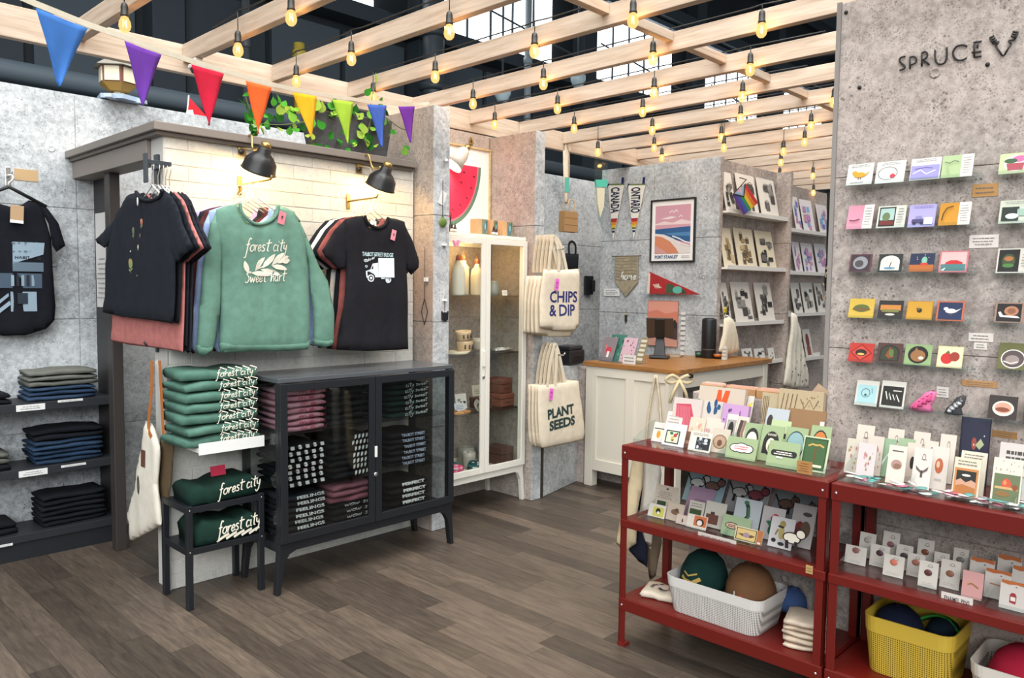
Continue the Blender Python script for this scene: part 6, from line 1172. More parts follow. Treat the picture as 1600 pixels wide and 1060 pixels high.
SW('dark patterned card cut by the right edge of the view', 1598, 1640, 665, 628, '4a3a36', dots(8, 'b89a88', 8, .05))
KRF = 'b98a52'
wallcard('orange kraft label under the topmost ledge', 1520, 289, 1559, 306, KRF, q, 3, n=2); wallcard('white artist label under the second ledge', 1515, 368, 1560, 387, 'e0d6ce', q, 4, n=3); wallcard('white double label between the fourth and fifth ledges', 1514, 520, 1552, 535, 'e2dad0', q, 5, n=2); wallcard('small white tab under the white double label', 1522, 535, 1542, 547, 'ded6cc', q, 6, n=2)
wallcard('long kraft label under the fifth ledge', 1503, 593, 1558, 607, 'b98a5a', q, 7, n=2); wallcard('small white label between the pink and grey toys', 1464, 604, 1482, 622, 'ddd6ce', q, 8, n=3); wallcard('kraft label beside the navy book', 1551, 672, 1589, 687, 'a87a48', q, 9, n=2)
m = MB(); m.M = Matrix.Translation(onx(1461, 114, XW)) @ Matrix.Rotation(R(-90), 4, 'Y'); m.lathe([(.016, -.001), (.0165, .002), (.013, .0022), (.012, .0006), (0, .0006)], 18, CONW); obj('tie_hole', m, sw)
# ================================================================== GOODS ON THE RED SHELVES
Z1, Z2, Z3 = .8125, .5165, .1985
def tray(label, y0, y1, x0, x1, z, hb=.06, steps=0):
    t = thing('acrylic_tray', label, 'tray', (x0, (y0+y1)/2, z), -90, 'clear trays on the red shelves'); h = (y1-y0)/2; D = x1-x0
    obj('floor', box((-h, 0, 0), (h, D, .003), ACR), t); obj('lip', box((-h, 0, .003), (h, .003, .022), ACR), t)
    for s in (-h, h-.003): obj('side', MB().prism([(0, .003), (D, .003), (D, hb), (D*.85, hb), (0, .022)], s, s+.003, ACR, 'x'), t)
    for k in range(steps): obj('divider', box((-h+.003, D*(k+1)/(steps+1), .003), (h-.003, D*(k+1)/(steps+1)+.003, .03+.012*k), ACR), t)
    return t
YSP = onx(1131.5, 700, 2.58).y
tray('clear tray of seed cards at the far end of the first red shelf', YSP+.003, 1.785, 2.535, 2.69, Z1, .08, 0); tray('clear tray of green sticker cards on the first red shelf', 1.03, YSP-.003, 2.53, 2.69, Z1, .08, 0)
g1 = 'cards in the top trays of the first red shelf'
GRN = 'a6b98a'
def T1(label, u0, u1, vt, x, bg, sh, tilt=-20, name='sticker_card', cat='card', z=Z1+.004, th=.003): return xcard(name, label, cat, u0, u1, vt, x, z, bg, sh, tilt, th, g1)
T1('clear packet with a yellow pear at the tray end', 1018, 1037, 662, 2.63, 'e6e0d6', [('r', .1, .15, .9, .65, 'efe6cc'), ('e', .5, .38, .16, .2, 'd8922a'), ('r', .1, .65, .9, .7, '3a342c')])
T1('white packet with a green houseplant panel', 1034, 1068, 664, 2.60, 'ebe8e4', [('r', .12, .1, .75, .68, '2b3226'), ('r', .17, .15, .7, .63, 'cfd6b8')]+dots(8, ['4a9a5a', '2f6a3a', 'b83a44', 'd8b060'], 2, .07, .22, .65, .2, .58))
T1('white packet with a black floral panel', 1075, 1109, 677, 2.585, 'ece6d8', [('r', .32, .1, .95, .72, '25272a')]+dots(9, ['8a9298', 'c8ccd0', '5a6268'], 3, .08, .38, .9, .15, .65)+lines(.1, .9, .8, .95, 2, '9a948a', 3))
T1('tan packet with a round brown portrait', 1109, 1136, 672, 2.62, 'd8ccb8', [('e', .5, .45, .4, .3, '8a6a50'), ('e', .5, .45, .34, .25, 'b89a80'), ('e', .5, .4, .14, .14, '6a4a34')])
T1('green card with a white cloud-shaped label at the tray front', 1133, 1180, 686, 2.575, GRN, [('e', .3, .5, .2, .2, '2a2a26'), ('e', .5, .52, .25, .24, '2a2a26'), ('e', .7, .5, .2, .2, '2a2a26'), ('e', .3, .5, .17, .16, 'f0e8dc'), ('e', .5, .52, .22, .2, 'f0e8dc'), ('e', .7, .5, .17, .16, 'f0e8dc')]+lines(.25, .75, .42, .62, 2, 'c8506a', 4, .4))
T1('green card with a black arch badge in the second row', 1184, 1218, 668, 2.62, GRN, [('e', .5, .5, .36, .34, '24241f'), ('r', .14, .2, .86, .5, '24241f'), ('e', .5, .45, .2, .2, 'e8e0c8'), ('e', .52, .38, .12, .14, '7a8a54'), ('t', 'GOOSE', .5, .74, .4, .06, .02, 'e8e0c8')])
T1('green card with a black oblong badge at the tray front', 1197, 1246, 693, 2.56, GRN, [('r', .18, .42, .85, .66, '26241f'), ('e', .18, .54, .08, .12, '26241f'), ('e', .85, .54, .08, .12, '26241f')]+lines(.2, .85, .46, .62, 2, 'f0ead8', 5, .5)+[('r', .3, .34, .5, .4, 'ecebe4')])
T1('dark forest green lake sticker card at the tray front', 1250, 1291, 686, 2.58, 'cfdab4', [('r', .04, .05, .93, .96, '2c4a2a'), ('r', .09, .1, .88, .91, '3f5f36'), ('l', [(.2, .72), (.35, .78), (.5, .76), (.65, .78), (.8, .72)], .05, 'c9a050'), ('l', [(.5, .7), (.5, .3)], .05, '6a4a2a'), ('r', .15, .13, .82, .2, 'd8d8b8')])
T1('green card with a goose arch badge', 1158, 1184, 664, 2.655, GRN, [('e', .5, .5, .4, .36, '2b2a27'), ('e', .5, .46, .32, .28, 'e9ddd0'), ('e', .5, .36, .2, .14, 'b8703a')])
T1('pale green card with a black bar', 1197, 1228, 660, 2.66, 'c4d4a2', [('r', .1, .55, .85, .68, '2a2a24')]); T1('green card with a teal lake oval', 1222, 1256, 671, 2.655, GRN, [('e', .5, .5, .42, .4, '3a4a48'), ('e', .5, .52, .38, .34, '8fb0b0'), ('p', [(.2, .35), (.4, .55), (.6, .4), (.8, .5), (.75, .3), (.3, .28)], 'b08a4a'), ('e', .35, .3, .1, .06, '24302c')])
T1('green card with an orange round badge', 1260, 1292, 669, 2.66, GRN, [('e', .5, .5, .4, .4, '2a2420'), ('e', .5, .5, .36, .36, 'c8783a')]+dots(7, '6a3418', 9, .05, .3, .7, .3, .7))
def pouch(label, u0, u1, vt, x, c, sh, z=Z1+.004, th=.02, name='zip_pouch', cat='pouch', tilt=-14, vb=None): return xcard(name, label, cat, u0, u1, vt, x, z, c, sh, tilt, th, None, vb)
fan = lambda c, c2, n=9: [('p', [(.1, .85), (.62, .88), (.85, .45), (.72, .12), (.3, .15), (.15, .5)], c)]+[('l', [(.12+.06*k, .82), (.3+.05*k, .2)], .015, c2) for k in range(n)]
pouch('white pouch with a pink fan print', 1047, 1091, 625, 2.70, 'e2d2c8', fan('c8485e', 'e28a94')); pouch('white and navy speckled pouch beside the pink fan', 1094, 1124, 629, 2.715, 'ddd3c6', dots(7, '24507a', 3, .09, .05, .95, .78, .98)+[('l', [(.1, .35), (.25, .5), (.3, .3)], .03, '6a6a74'), ('l', [(.5, .2), (.9, .35)], .02, 'b0a090')])
pouch('lilac patterned pouch lettered in purple', 1124, 1164, 635, 2.70, 'd0a4d0', dots(16, '6a3a7a', 5, .035)+[('t', 'COULDNT BE', .5, .5, .6, .2, .0, '8a5a9a')]); pouch('cream pouch with teal fan and orange shapes behind', 1084, 1156, 608, 2.755, 'd6c6b2', [('p', [(.0, .75), (.3, .7), (.33, .1), (.12, .2)], '4f8a88')]+[('l', [(.03+.045*k, .72), (.14+.03*k, .2)], .018, '2f6a6c') for k in range(6)]+[('p', [(.38, .55), (.42, .95), (.5, .95), (.52, .75), (.58, .95), (.68, .95), (.6, .5), (.52, .45)], 'e0521e'), ('p', [(.36, .45), (.5, .5), (.64, .45), (.55, .08), (.4, .2)], 'e0521e'), ('p', [(.48, .4), (.56, .4), (.52, .28)], 'e8dccc')])
T1('white card with a black photo of a seated figure', 1128, 1145, 650, 2.665, 'ece4d6', [('r', .1, .1, .9, .85, 'a09a94'), ('e', .5, .6, .25, .2, '23211f'), ('r', .2, .1, .8, .45, '6a6662')]); T1('white card with brown wavy stripes', 1145, 1162, 654, 2.66, 'e4d6c6', [('l', [(.3, .05), (.4, .3), (.25, .55), (.4, .9)], .1, '4a3a34'), ('l', [(.6, .05), (.7, .3), (.55, .55), (.7, .9)], .07, '8a6a5a')])
T1('clear packet of cream stickers in the back row', 1072, 1096, 655, 2.67, 'e4d4bc', dots(9, ['d8a08a', 'c8b890', 'e8e0d0'], 6, .08)); T1('clear packet of pink stickers in the back row', 1096, 1126, 656, 2.68, 'e6d8c8', dots(9, ['d87a90', 'e8c8b8', 'c0a8a0'], 7, .08)); T1('white hanging packet behind the houseplant panel', 1036, 1060, 646, 2.68, 'eae2da', lines(.1, .9, .5, .9, 4, 'b8a8a0', 8)); T1('brown vinyl packet between the white packets', 1068, 1082, 676, 2.63, '8a6250', [('r', .1, .2, .9, .4, 'b89078')])
T1('yellow and white packet beside the lilac pouch', 1156, 1166, 622, 2.76, 'd8d4c8', [('p', [(.1, .8), (.9, .9), (.3, .4)], 'd8c030')])
T1('silver packet with black lettering', 1188, 1223, 642, 2.70, 'c3c8cc', [('e', .2, .72, .13, .14, '3a3230'), ('t', 'BETTER BOYFRIEND', .65, .68, .55, .16, .02, '2e3a4a')])
pouch('kraft envelope with a white label in the back row', 1224, 1284, 643, 2.73, 'a07a54', [('r', .55, .1, .85, .4, 'e2ccc8'), ('r', .87, .6, .98, .8, 'e8e0d8')], name='kraft_envelope', cat='envelope', th=.006)
zig = lambda sd: [('l', [(.02+.1*k, .1), (.12+.1*k, .9)], .02, '6a5238') for k in range(4)]+[('o', .5+.09*k, .3, .03, .1, .3, '6a5238') for k in range(4)]+[('l', [(.5, .8), (.6, .6), (.7, .8), (.8, .6), (.9, .8)], .02, '7a6044')]+dots(14, '6a5238', sd, .012, .45, .95, .5, .9)
pouch('cream patterned pencil pouch lying long at the low wall', 1216, 1286, 611, 2.78, 'cdb892', zig(3), Z1+.09, tilt=-6); pouch('smaller cream patterned pouch behind the long one', 1191, 1217, 615, 2.79, 'd0bc98', zig(5)[:4], Z1+.10, th=.012, tilt=-4)
xcard('price_card', 'kraft shelf talker on the tray of green cards', 'card', 1245, 1269, 721, 2.526, 0, 'c28e52', lines(.12, .88, .15, .9, 4, '8a5a2a', 2, .3), 0, .0015, None, 741)
# kraft boxes along the top of the low wall
for k, (u0, u1, vt) in enumerate(((1097, 1132, 590), (1136, 1183, 595), (1185, 1234, 602), (1238, 1278, 607))):
    x = 2.885; a, b = onx(u0, vt+8, x), onx(u1, vt+8, x); w_ = abs(a.y-b.y); t = thing('kraft_box', '%s kraft box of pink cards on the low wall' % ['leftmost', 'second', 'third', 'rightmost'][k], 'box', (2.898, (a.y+b.y)/2, 1.0005), -90, 'kraft boxes on the low wall')
    K_ = paint('b18658', .8); obj('tray', MB().box((-w_/2, -.03, 0), (w_/2, .03, .003), K_).box((-w_/2, -.03, .003), (w_/2, -.027, .032), K_).box((-w_/2, .027, .003), (w_/2, .03, .032), K_).box((-w_/2, -.027, .003), (-w_/2+.003, .027, .032), K_).box((w_/2-.003, -.027, .003), (w_/2, .027, .032), K_), t, bevel=.0008)
    for j in range(6): obj('card', box((-w_/2+.006, -.024+j*.008, .004), (w_/2-.006, -.022+j*.008, .038+.004*math.sin(j*2+k)), paint(['d6a890', 'e0c0b0', 'c89680'][j % 3], .8)), t)
t = single('swing_tag', 'square kraft tag hanging at the sign wall edge', 'tag', box((-.024, -.001, -.05), (.024, .001, .0), paint('b59a80', .8)), onx(1287, 606, 2.835), rot=(0, R(35), R(-90)))
# ---- second red shelf, top
tray('clear tray of pin cards at the left of the second red shelf', .775, .98, 2.53, 2.79, Z1, .10, 0); tray('clear tray of loose stickers in the middle of the second red shelf', .50, .77, 2.525, 2.79, Z1, .09, 0); tray('clear tray of washi stickers at the right of the second red shelf', .20, .495, 2.52, 2.79, Z1, .09, 0)
g2 = 'cards in the top trays of the second red shelf'
def T2(label, u0, u1, vt, x, bg, sh, tilt=-15): return xcard('pin_card', label, 'card', u0, u1, vt, x, Z1+.004, bg, sh, tilt, .003, g2)
CRD = 'e8dacb'; loop = [('o', .55, .78, .1, .08, .25, '6a625c'), ('l', [(.42, .72), (.7, .72)], .015, '6a625c')]
floral = lambda sd: dots(12, ['a8985a', 'c8a8a0', '8a8a5a', 'b87a7a'], sd, .05, .15, .85, .15, .75)
T2('floral cream pin card at the left end of the second shelf', 1320, 1344, 688, 2.65, 'ddd4c2', floral(1)); T2('pink floral pin card nearest the tray lip', 1338, 1366, 695, 2.62, 'e2d6d2', floral(2)); T2('floral pin card peeking behind the pink one', 1352, 1377, 684, 2.68, 'e0d4c4', floral(3)); T2('plain cream pin card tallest at the left', 1334, 1361, 667, 2.72, CRD, loop+[('e', .5, .3, .3, .15, 'd8c49a')])
T2('cream pin card with a loop mark, second at the back', 1383, 1408, 673, 2.74, CRD, loop); T2('cream pin card with a loop mark, third at the back', 1423, 1449, 678, 2.745, CRD, loop); T2('cream pin card with a loop mark, fourth at the back', 1465, 1490, 682, 2.74, CRD, loop)
T2('pin card with a brown croissant', 1385, 1414, 699, 2.61, 'eadfd0', [('e', .5, .5, .3, .13, 'b08a80'), ('e', .55, .46, .22, .07, '8a6a54'), ('r', .2, .84, .8, .87, '5a5450')]); T2('pin card with a dark round badge', 1414, 1436, 695, 2.66, 'e6d6c6', [('e', .45, .5, .16, .16, '2a2624'), ('r', .1, .05, .9, .15, 'c8b8a8')])
T2('pin card with a grey moth, front of the loose stickers', 1425, 1454, 703, 2.60, 'ecdfd4', loop+[('p', [(.5, .42), (.15, .56), (.2, .46), (.45, .38)], '6a5a5a'), ('p', [(.5, .42), (.85, .56), (.8, .46), (.55, .38)], '6a5a5a'), ('l', [(.5, .45), (.5, .28)], .05, '4a3e3e')]); T2('pin card with an orange shell', 1453, 1480, 701, 2.63, 'e8dcd0', [('e', .48, .55, .24, .18, 'b8623e'), ('e', .42, .58, .1, .08, 'e8b89a'), ('r', .3, .2, .7, .25, 'b8b0a8')]); T2('narrow pin card between the moth and shell cards', 1441, 1462, 692, 2.69, 'e6dacc', loop)
T2('green foil packet behind the croissant card', 1375, 1396, 688, 2.69, '9ab894', [('l', [(.1, .3), (.5, .6), (.9, .2)], .06, 'd8e8d6')]); T2('pale green packet behind the back pin cards', 1400, 1425, 688, 2.71, 'a8bf98', [('r', .1, .6, .9, .65, '5a6a4a')])
bk = xcard('notebook', 'navy starry notebook leaning on the sign wall', 'book', 1500, 1545, 655, 2.78, Z1+.001, '2a2c42', [('e', .5, .62, .09, .09, '9a4a3a'), ('p', [(.55, .6), (.72, .7), (.85, .62), (.7, .54)], 'b0b88a'), ('r', .0, 0, .06, 1, '1b1c2c')]+dots(7, 'd8d8e0', 4, .018, .3, .95, .1, .9), -8, .018)
xcard('sticker_card', 'cream sticker card with a saucer over orange dunes', 'card', 1488, 1530, 719, 2.575, Z1+.004, 'e4dcc4', lines(.1, .9, .8, .95, 2, '7a6f5a', 3, .3)+[('r', .06, .04, .94, .74, 'c8844a'), ('r', .13, .1, .87, .68, '2a2620'), ('p', [(.13, .42), (.3, .48), (.5, .4), (.7, .47), (.87, .42), (.87, .1), (.13, .1)], 'c89a80'), ('p', [(.13, .3), (.4, .34), (.87, .28), (.87, .1), (.13, .1)], 'b0703a'), ('e', .5, .57, .17, .03, 'd8d4cc')], -15, .003, g2)
xcard('sticker_card', 'cream lettered sticker card behind the saucer card', 'card', 1498, 1539, 709, 2.62, Z1+.004, 'e6dec8', lines(.1, .9, .76, .95, 3, '7a6f5a', 4, .3), -15, .003, g2)
xcard('sticker_card', 'white sticker card with a peach on green', 'card', 1549, 1596, 720, 2.575, Z1+.004, 'e9e2d0', dots(9, 'b89a8a', 5, .02, .1, .9, .7, .95)+[('r', .08, .06, .95, .66, '6a7452'), ('e', .5, .45, .16, .12, 'd0553a'), ('e', .45, .48, .06, .05, 'e08a5a'), ('r', .12, .34, .9, .39, 'c8a870'), ('e', .8, .4, .1, .06, '8a4a2e'), ('e', .4, .24, .25, .06, '8a6a3e')], -15, .003, g2)
xcard('sticker_card', 'large white rounded slogan sticker at the right edge', 'card', 1558, 1612, 697, 2.68, Z1+.004, 'ddd4cc', lines(.08, .95, .55, .88, 3, '4a4440', 6, .6)+[('l', [(.2, .1), (.5, .45), (.85, .4)], .03, 'a88a8a')], -15, .003, g2)
# loose stickers lying in the tray fronts
rs = random.Random(9)
LOOSE = {'e8dcd6': 'cream', 'e2cfcb': 'blush', 'ded6d2': 'off-white', 'c86a80': 'rose pink', '5f9a94': 'teal', 'e6b8c0': 'pale pink', 'e9e2da': 'ivory', 'd8d0cc': 'pale grey'}
for k in range(70):
    y = rs.uniform(.24, .96); x = rs.uniform(2.54, 2.585); c = rs.choice(['e8dcd6', 'e2cfcb', 'ded6d2', 'c86a80', '5f9a94', 'e6b8c0', 'e9e2da', 'd8d0cc']); a = rs.uniform(.014, .028); b = rs.uniform(.009, .016)
    m = MB().lathe([(a, 0), (a, .0012), (0, .0014)], 12, paint(c, .6)); o = single('loose_sticker', '%s loose oval sticker lying in the front of the clear trays' % LOOSE[c], 'sticker', m, (x, y, Z1+.006+.0017*(k % 11)), 0, 'loose %s stickers in the tray fronts' % LOOSE[c], rot=(R(rs.uniform(-7, 7)), R(rs.uniform(-7, 7)), R(rs.uniform(0, 180)))); o.scale = (1, b/a, 1)
# ---- first red shelf, middle
tray('low clear tray of animal stickers on the middle red shelf', 1.035, 1.39, 2.545, 2.80, Z2, .07, 0); tray('low clear tray of bird cards on the middle red shelf', 1.40, 1.77, 2.545, 2.80, Z2, .07, 0)
g3 = 'cards on the middle tray of the first red shelf'
def T3(label, u0, u1, vt, x, bg, sh, tilt=-20, z=Z2+.004, name='sticker_card'): return xcard(name, label, 'card', u0, u1, vt, x, z, bg, sh, tilt, .003, g3)
def critter(x, y, s, c, o='1e1a18'): return [('e', x, y, .2*s, .13*s, o), ('e', x, y, .175*s, .105*s, c), ('e', x+.2*s, y+.12*s, .11*s, .11*s, o), ('e', x+.2*s, y+.12*s, .09*s, .085*s, c), ('l', [(x-.18*s, y+.03), (x-.3*s, y+.2*s)], .04*s, o), ('r', x-.14*s, y-.24*s, x-.07*s, y-.06*s, o), ('r', x+.06*s, y-.24*s, x+.13*s, y-.06*s, o), ('p', [(x+.13*s, y+.2*s), (x+.15*s, y+.29*s), (x+.2*s, y+.22*s)], o)]
T3('pale blue print of two outlined cats at the back', 1066, 1126, 733, 2.76, '9fbcc4', critter(.28, .5, 1, 'd8dcd8')+critter(.68, .48, 1, '7a5a50'), -30, Z2+.05, 'sticker_sheet'); T3('grey print of two outlined ducks at the back', 1131, 1195, 747, 2.76, 'a9a9aa', critter(.28, .5, 1, 'c0beb8')+critter(.68, .5, 1, '8a4048'), -30, Z2+.045, 'sticker_sheet'); T3('dim grey print of two otters at the back', 1202, 1268, 766, 2.76, '8b9292', critter(.3, .5, 1, '6a4a3c')+critter(.75, .48, .8, '5f5850'), -30, Z2+.04, 'sticker_sheet')
T3('white card with a yellow meadow bird, far end of the middle shelf', 1012, 1038, 790, 2.60, 'e4dcd0', [('r', .28, .08, .92, .8, 'c9c25a'), ('e', .58, .5, .14, .22, '22201e'), ('e', .6, .38, .08, .1, 'ece8e0')]); T3('tan card with a brown nest bird', 1040, 1066, 789, 2.61, 'd0bda8', [('e', .5, .5, .25, .16, '7a5a44'), ('e', .58, .62, .12, .1, '5a4234')]); T3('tall white card with a green label behind the bird cards', 1018, 1052, 762, 2.67, 'dacdbb', [('e', .55, .88, .06, .03, '3a2a24'), ('r', .2, .22, .6, .42, '2f4a2e')]+lines(.1, .9, .5, .78, 4, '9a8c7c', 2))
T3('lilac card lying at the back of the bird tray', 1066, 1105, 768, 2.71, 'b99ab4', [('r', .3, .4, .75, .6, '9a7a94')], -35); T3('white card with a dark green block', 1073, 1097, 786, 2.65, 'ddd6c6', [('r', .1, .3, .85, .62, '3c5230')]+lines(.1, .9, .7, .92, 2, '8a8276', 3)); T3('white packet with a brown pocket', 1098, 1130, 788, 2.64, 'd6d0c2', [('r', .1, .12, .7, .5, '6a4234'), ('r', .3, .48, .5, .6, '54332a')]); T3('cream card with an orange penguin badge', 1072, 1103, 807, 2.585, 'e2d8c8', [('r', .35, .2, .97, .95, 'c4683a'), ('e', .66, .5, .2, .28, '3a2a24'), ('e', .64, .45, .13, .2, 'e4d8cc')])
T3('pale card with a small dark bottle', 1056, 1073, 806, 2.59, 'd8c4b4', [('p', [(.5, .2), (.65, .3), (.6, .6), (.52, .62)], '2a2422')])
T3('white sticker sheet with a green dragon', 1143, 1184, 784, 2.67, 'd4dade', [('l', [(.2, .2), (.4, .3), (.55, .5), (.5, .75), (.4, .9)], .12, '2a3a2c'), ('l', [(.22, .2), (.42, .3), (.57, .5), (.5, .75)], .07, '4a7a50'), ('e', .42, .88, .1, .06, '4a7a50')]); T3('white sticker sheet with a red and green parrot', 1186, 1221, 797, 2.66, 'd9d0ce', [('e', .6, .65, .2, .16, 'b8283a'), ('p', [(.2, .55), (.5, .6), (.45, .25), (.4, .4)], '3f7a5a'), ('e', .45, .3, .1, .14, '2f6a4a')])
T3('white sticker card with a bear on roller skates', 1200, 1237, 813, 2.60, 'd8d4d2', [('e', .5, .78, .13, .12, '9a8a4e'), ('e', .5, .5, .12, .22, 'b3a260'), ('l', [(.35, .6), (.25, .4)], .06, '8a7a44'), ('e', .22, .22, .1, .07, '201e1c'), ('e', .55, .14, .14, .06, '201e1c')]); T3('grey sticker sheet with a red and brown beast', 1232, 1268, 794, 2.66, 'b9b2ae', [('e', .4, .38, .22, .22, '7a2424'), ('e', .65, .42, .22, .2, '5f4a38'), ('e', .65, .78, .2, .05, '4a4038')])
T3('green card with a cloud badge on the middle shelf', 1126, 1170, 810, 2.60, 'a9bf94', [('e', .35, .5, .24, .17, '2b2420'), ('e', .35, .5, .21, .13, 'e0b89a')]+lines(.2, .5, .43, .57, 2, '3a302a', 3, .5)); T3('cream card of a small goblin in a handbag badge', 1147, 1190, 828, 2.575, 'e8d9b4', [('r', .04, .08, .78, .92, '3a2c1c'), ('r', .07, .12, .75, .88, 'd8bb78'), ('p', [(.1, .5), (.3, .55), (.45, .5), (.6, .56), (.74, .5), (.6, .35), (.3, .35)], '6a4a2c'), ('e', .42, .48, .12, .18, 'a08a94'), ('r', .8, 0, 1, 1, 'b5713e'), ('e', .9, .12, .07, .07, 'e8e4dc')])
t = thing('cat_figure', 'white outlined cat sticker standing on the tray lip', 'sticker', (2.552, onx(1236, 875, 2.552).y, Z2+.024), -90)
obj('cut_out', draw(MB(), critter(0, 0, .16, 'e2dac8'), lambda x, z, l: (x, -l, z+.042)), t, solid=.002)
xcard('price_strip', 'long white price strip on the middle shelf lip', 'label', 1090, 1150, 838, 2.540, 0, 'e0d6cc', lines(.05, .95, .2, .8, 1, '9a9088', 3, .3), 0, .0012, None, 847)
xcard('price_card', 'small tan price tag on the middle shelf corner', 'card', 1259, 1270, 884, 2.494, 0, 'c9a468', lines(.1, .9, .2, .8, 2, '8a6a3a', 3, .3), 0, .0012, None, 897)
# ---- second red shelf, middle: enamel pins
tray('clear tray of enamel pins at the left of the middle shelf', .56, .98, 2.545, 2.80, Z2, .05, 0); tray('clear tray of enamel pins at the right of the middle shelf', .19, .55, 2.545, 2.80, Z2, .05, 0)
PIN = [(1320, 1353, 855, 2.63, '8a5a54', 'dusky rose oval'), (1342, 1367, 835, 2.72, 'a8a09a', 'blank'), (1359, 1389, 854, 2.66, '4a3038', 'dark penguin oval'), (1378, 1404, 834, 2.73, '8a5a64', 'mauve ring'), (1380, 1412, 870, 2.60, 'c8705a', 'coral burger'), (1399, 1425, 854, 2.69, '4a4248', 'slate oval'), (1417, 1444, 868, 2.65, 'a86a58', 'terracotta shell'), (1432, 1458, 846, 2.73, '7a4a34', 'brown pretzel'), (1435, 1465, 880, 2.58, '5a3034', 'maroon bird oval'), (1458, 1482, 866, 2.69, '8a6a5a', 'tan oval'), (1469, 1500, 878, 2.62, '8a5a44', 'russet pie'), (1488, 1512, 860, 2.73, '7a7470', 'grey loop')]
for k, (u0, u1, vt, x, c, d) in enumerate(PIN):
    o = xcard('pin_card', 'white pin card with a %s pin' % d, 'card', u0, u1, vt, x, Z2+.004, 'ded6ca', [('o', .58, .84, .12, .06, .25, '7a726c'), ('l', [(.4, .8), (.75, .8)], .012, '7a726c')]+lines(.15, .85, .08, .2, 2, 'b0a69c', k, .3), -12, .003, 'enamel pin cards')
    pm = MB().lathe([(.011, 0), (.0115, .002), (.009, .0032), (0, .0034)], 14, paint(c, .3)); p = obj('enamel_pin', pm, o, (.0, -.0016, .045 if x < 2.7 else .06), (R(90), 0, 0)); p.scale = (1, .85, 1)
for k, (u0, u1, vt, x) in enumerate(((1503, 1536, 896, 2.58), (1514, 1553, 876, 2.68), (1538, 1580, 894, 2.63), (1557, 1595, 872, 2.72), (1562, 1604, 912, 2.57), (1580, 1620, 890, 2.67))):
    if k == 0: xcard('pin_card', 'pink pin card with a gold wiener dog pin', 'card', u0, u1, vt, x, Z2+.004, 'dba29c', [('l', [(.25, .5), (.45, .55), (.65, .48), (.8, .42)], .06, '9a6a44'), ('l', [(.25, .52), (.35, .58)], .05, 'c8a068')], -12, .003, 'enamel pin cards')
    else: xcard('pin_card', ['', 'orange-topped pin card at the back left of the bottle card', 'orange-topped pin card with an orange streak', 'orange-topped pin card highest at the back', 'orange-topped pin card with a red medicine bottle', 'orange-topped pin card cut by the right edge'][k], 'card', u0, u1, vt, x, Z2+.004, 'ddd4ca', [('p', [(.02, .9), (.3, .86), (.6, .9), (.98, .87), (.98, 1), (.02, 1)], 'b8622e'), ('p', [(.55, .8), (.6, .84), (.66, .8)], '4a4a5a')]+([('p', [(.38, .25), (.62, .22), (.64, .5), (.58, .6), (.45, .6), (.38, .52)], '9a3034'), ('r', .42, .32, .6, .46, 'e4dcd2')] if k == 4 else [('l', [(.2, .5), (.6, .48)], .04, 'b0704a')] if k == 2 else []), -12, .003, 'enamel pin cards')
x = 2.540; sg = xcard('shelf_sign', 'white strip sign lettered enamel pins on the tray lip', 'sign', 1470, 1520, 930, x, 0, 'e9e2d8', [('t', 'ENAMEL PINS', .5, .5, .8, .42, .02, '4a423e')], 0, .0015, None, 947)
# ---- lower shelves: baskets, caps, cloths
def perforated(c):
    k = ('perf', c)
    if k in MATS: return MATS[k]
    m, nt, b = newmat('perforated_'+c); L = nt.links; tc = node(nt, 'ShaderNodeTexCoord'); mp = node(nt, 'ShaderNodeMapping'); mp.inputs['Rotation'].default_value = (0, 0, 0); mp.inputs['Scale'].default_value = (150, 150, 150); L.new(tc.outputs['Object'], mp.inputs[0])
    mod = node(nt, 'ShaderNodeVectorMath', operation='FRACTION'); L.new(mp.outputs[0], mod.inputs[0]); sb = node(nt, 'ShaderNodeVectorMath', operation='SUBTRACT'); sb.inputs[1].default_value = (.5, .5, .5); L.new(mod.outputs[0], sb.inputs[0])
    sx = node(nt, 'ShaderNodeSeparateXYZ'); L.new(sb.outputs[0], sx.inputs[0]); cx_ = node(nt, 'ShaderNodeCombineXYZ'); L.new(sx.outputs[0], cx_.inputs[0]); L.new(sx.outputs[2], cx_.inputs[2])
    ln = node(nt, 'ShaderNodeVectorMath', operation='LENGTH'); L.new(cx_.outputs[0], ln.inputs[0]); r_ = ramp(nt, [(.27, [x_*.12 for x_ in lin(c)[:3]]+[1]), (.32, c)]); L.new(ln.outputs['Value'], r_.inputs[0]); L.new(r_.outputs[0], b.inputs['Base Color']); b.inputs['Roughness'].default_value = .5
    MATS[k] = m; return m
def rrect(w, d, r, n=5): 
    o = []
    for cx_, cy_, a0 in ((w/2-r, d/2-r, 0), (-w/2+r, d/2-r, 90), (-w/2+r, -d/2+r, 180), (w/2-r, -d/2+r, 270)): o += [(cx_+r*math.cos(R(a0+90*k/n)), cy_+r*math.sin(R(a0+90*k/n))) for k in range(n+1)]
    return o
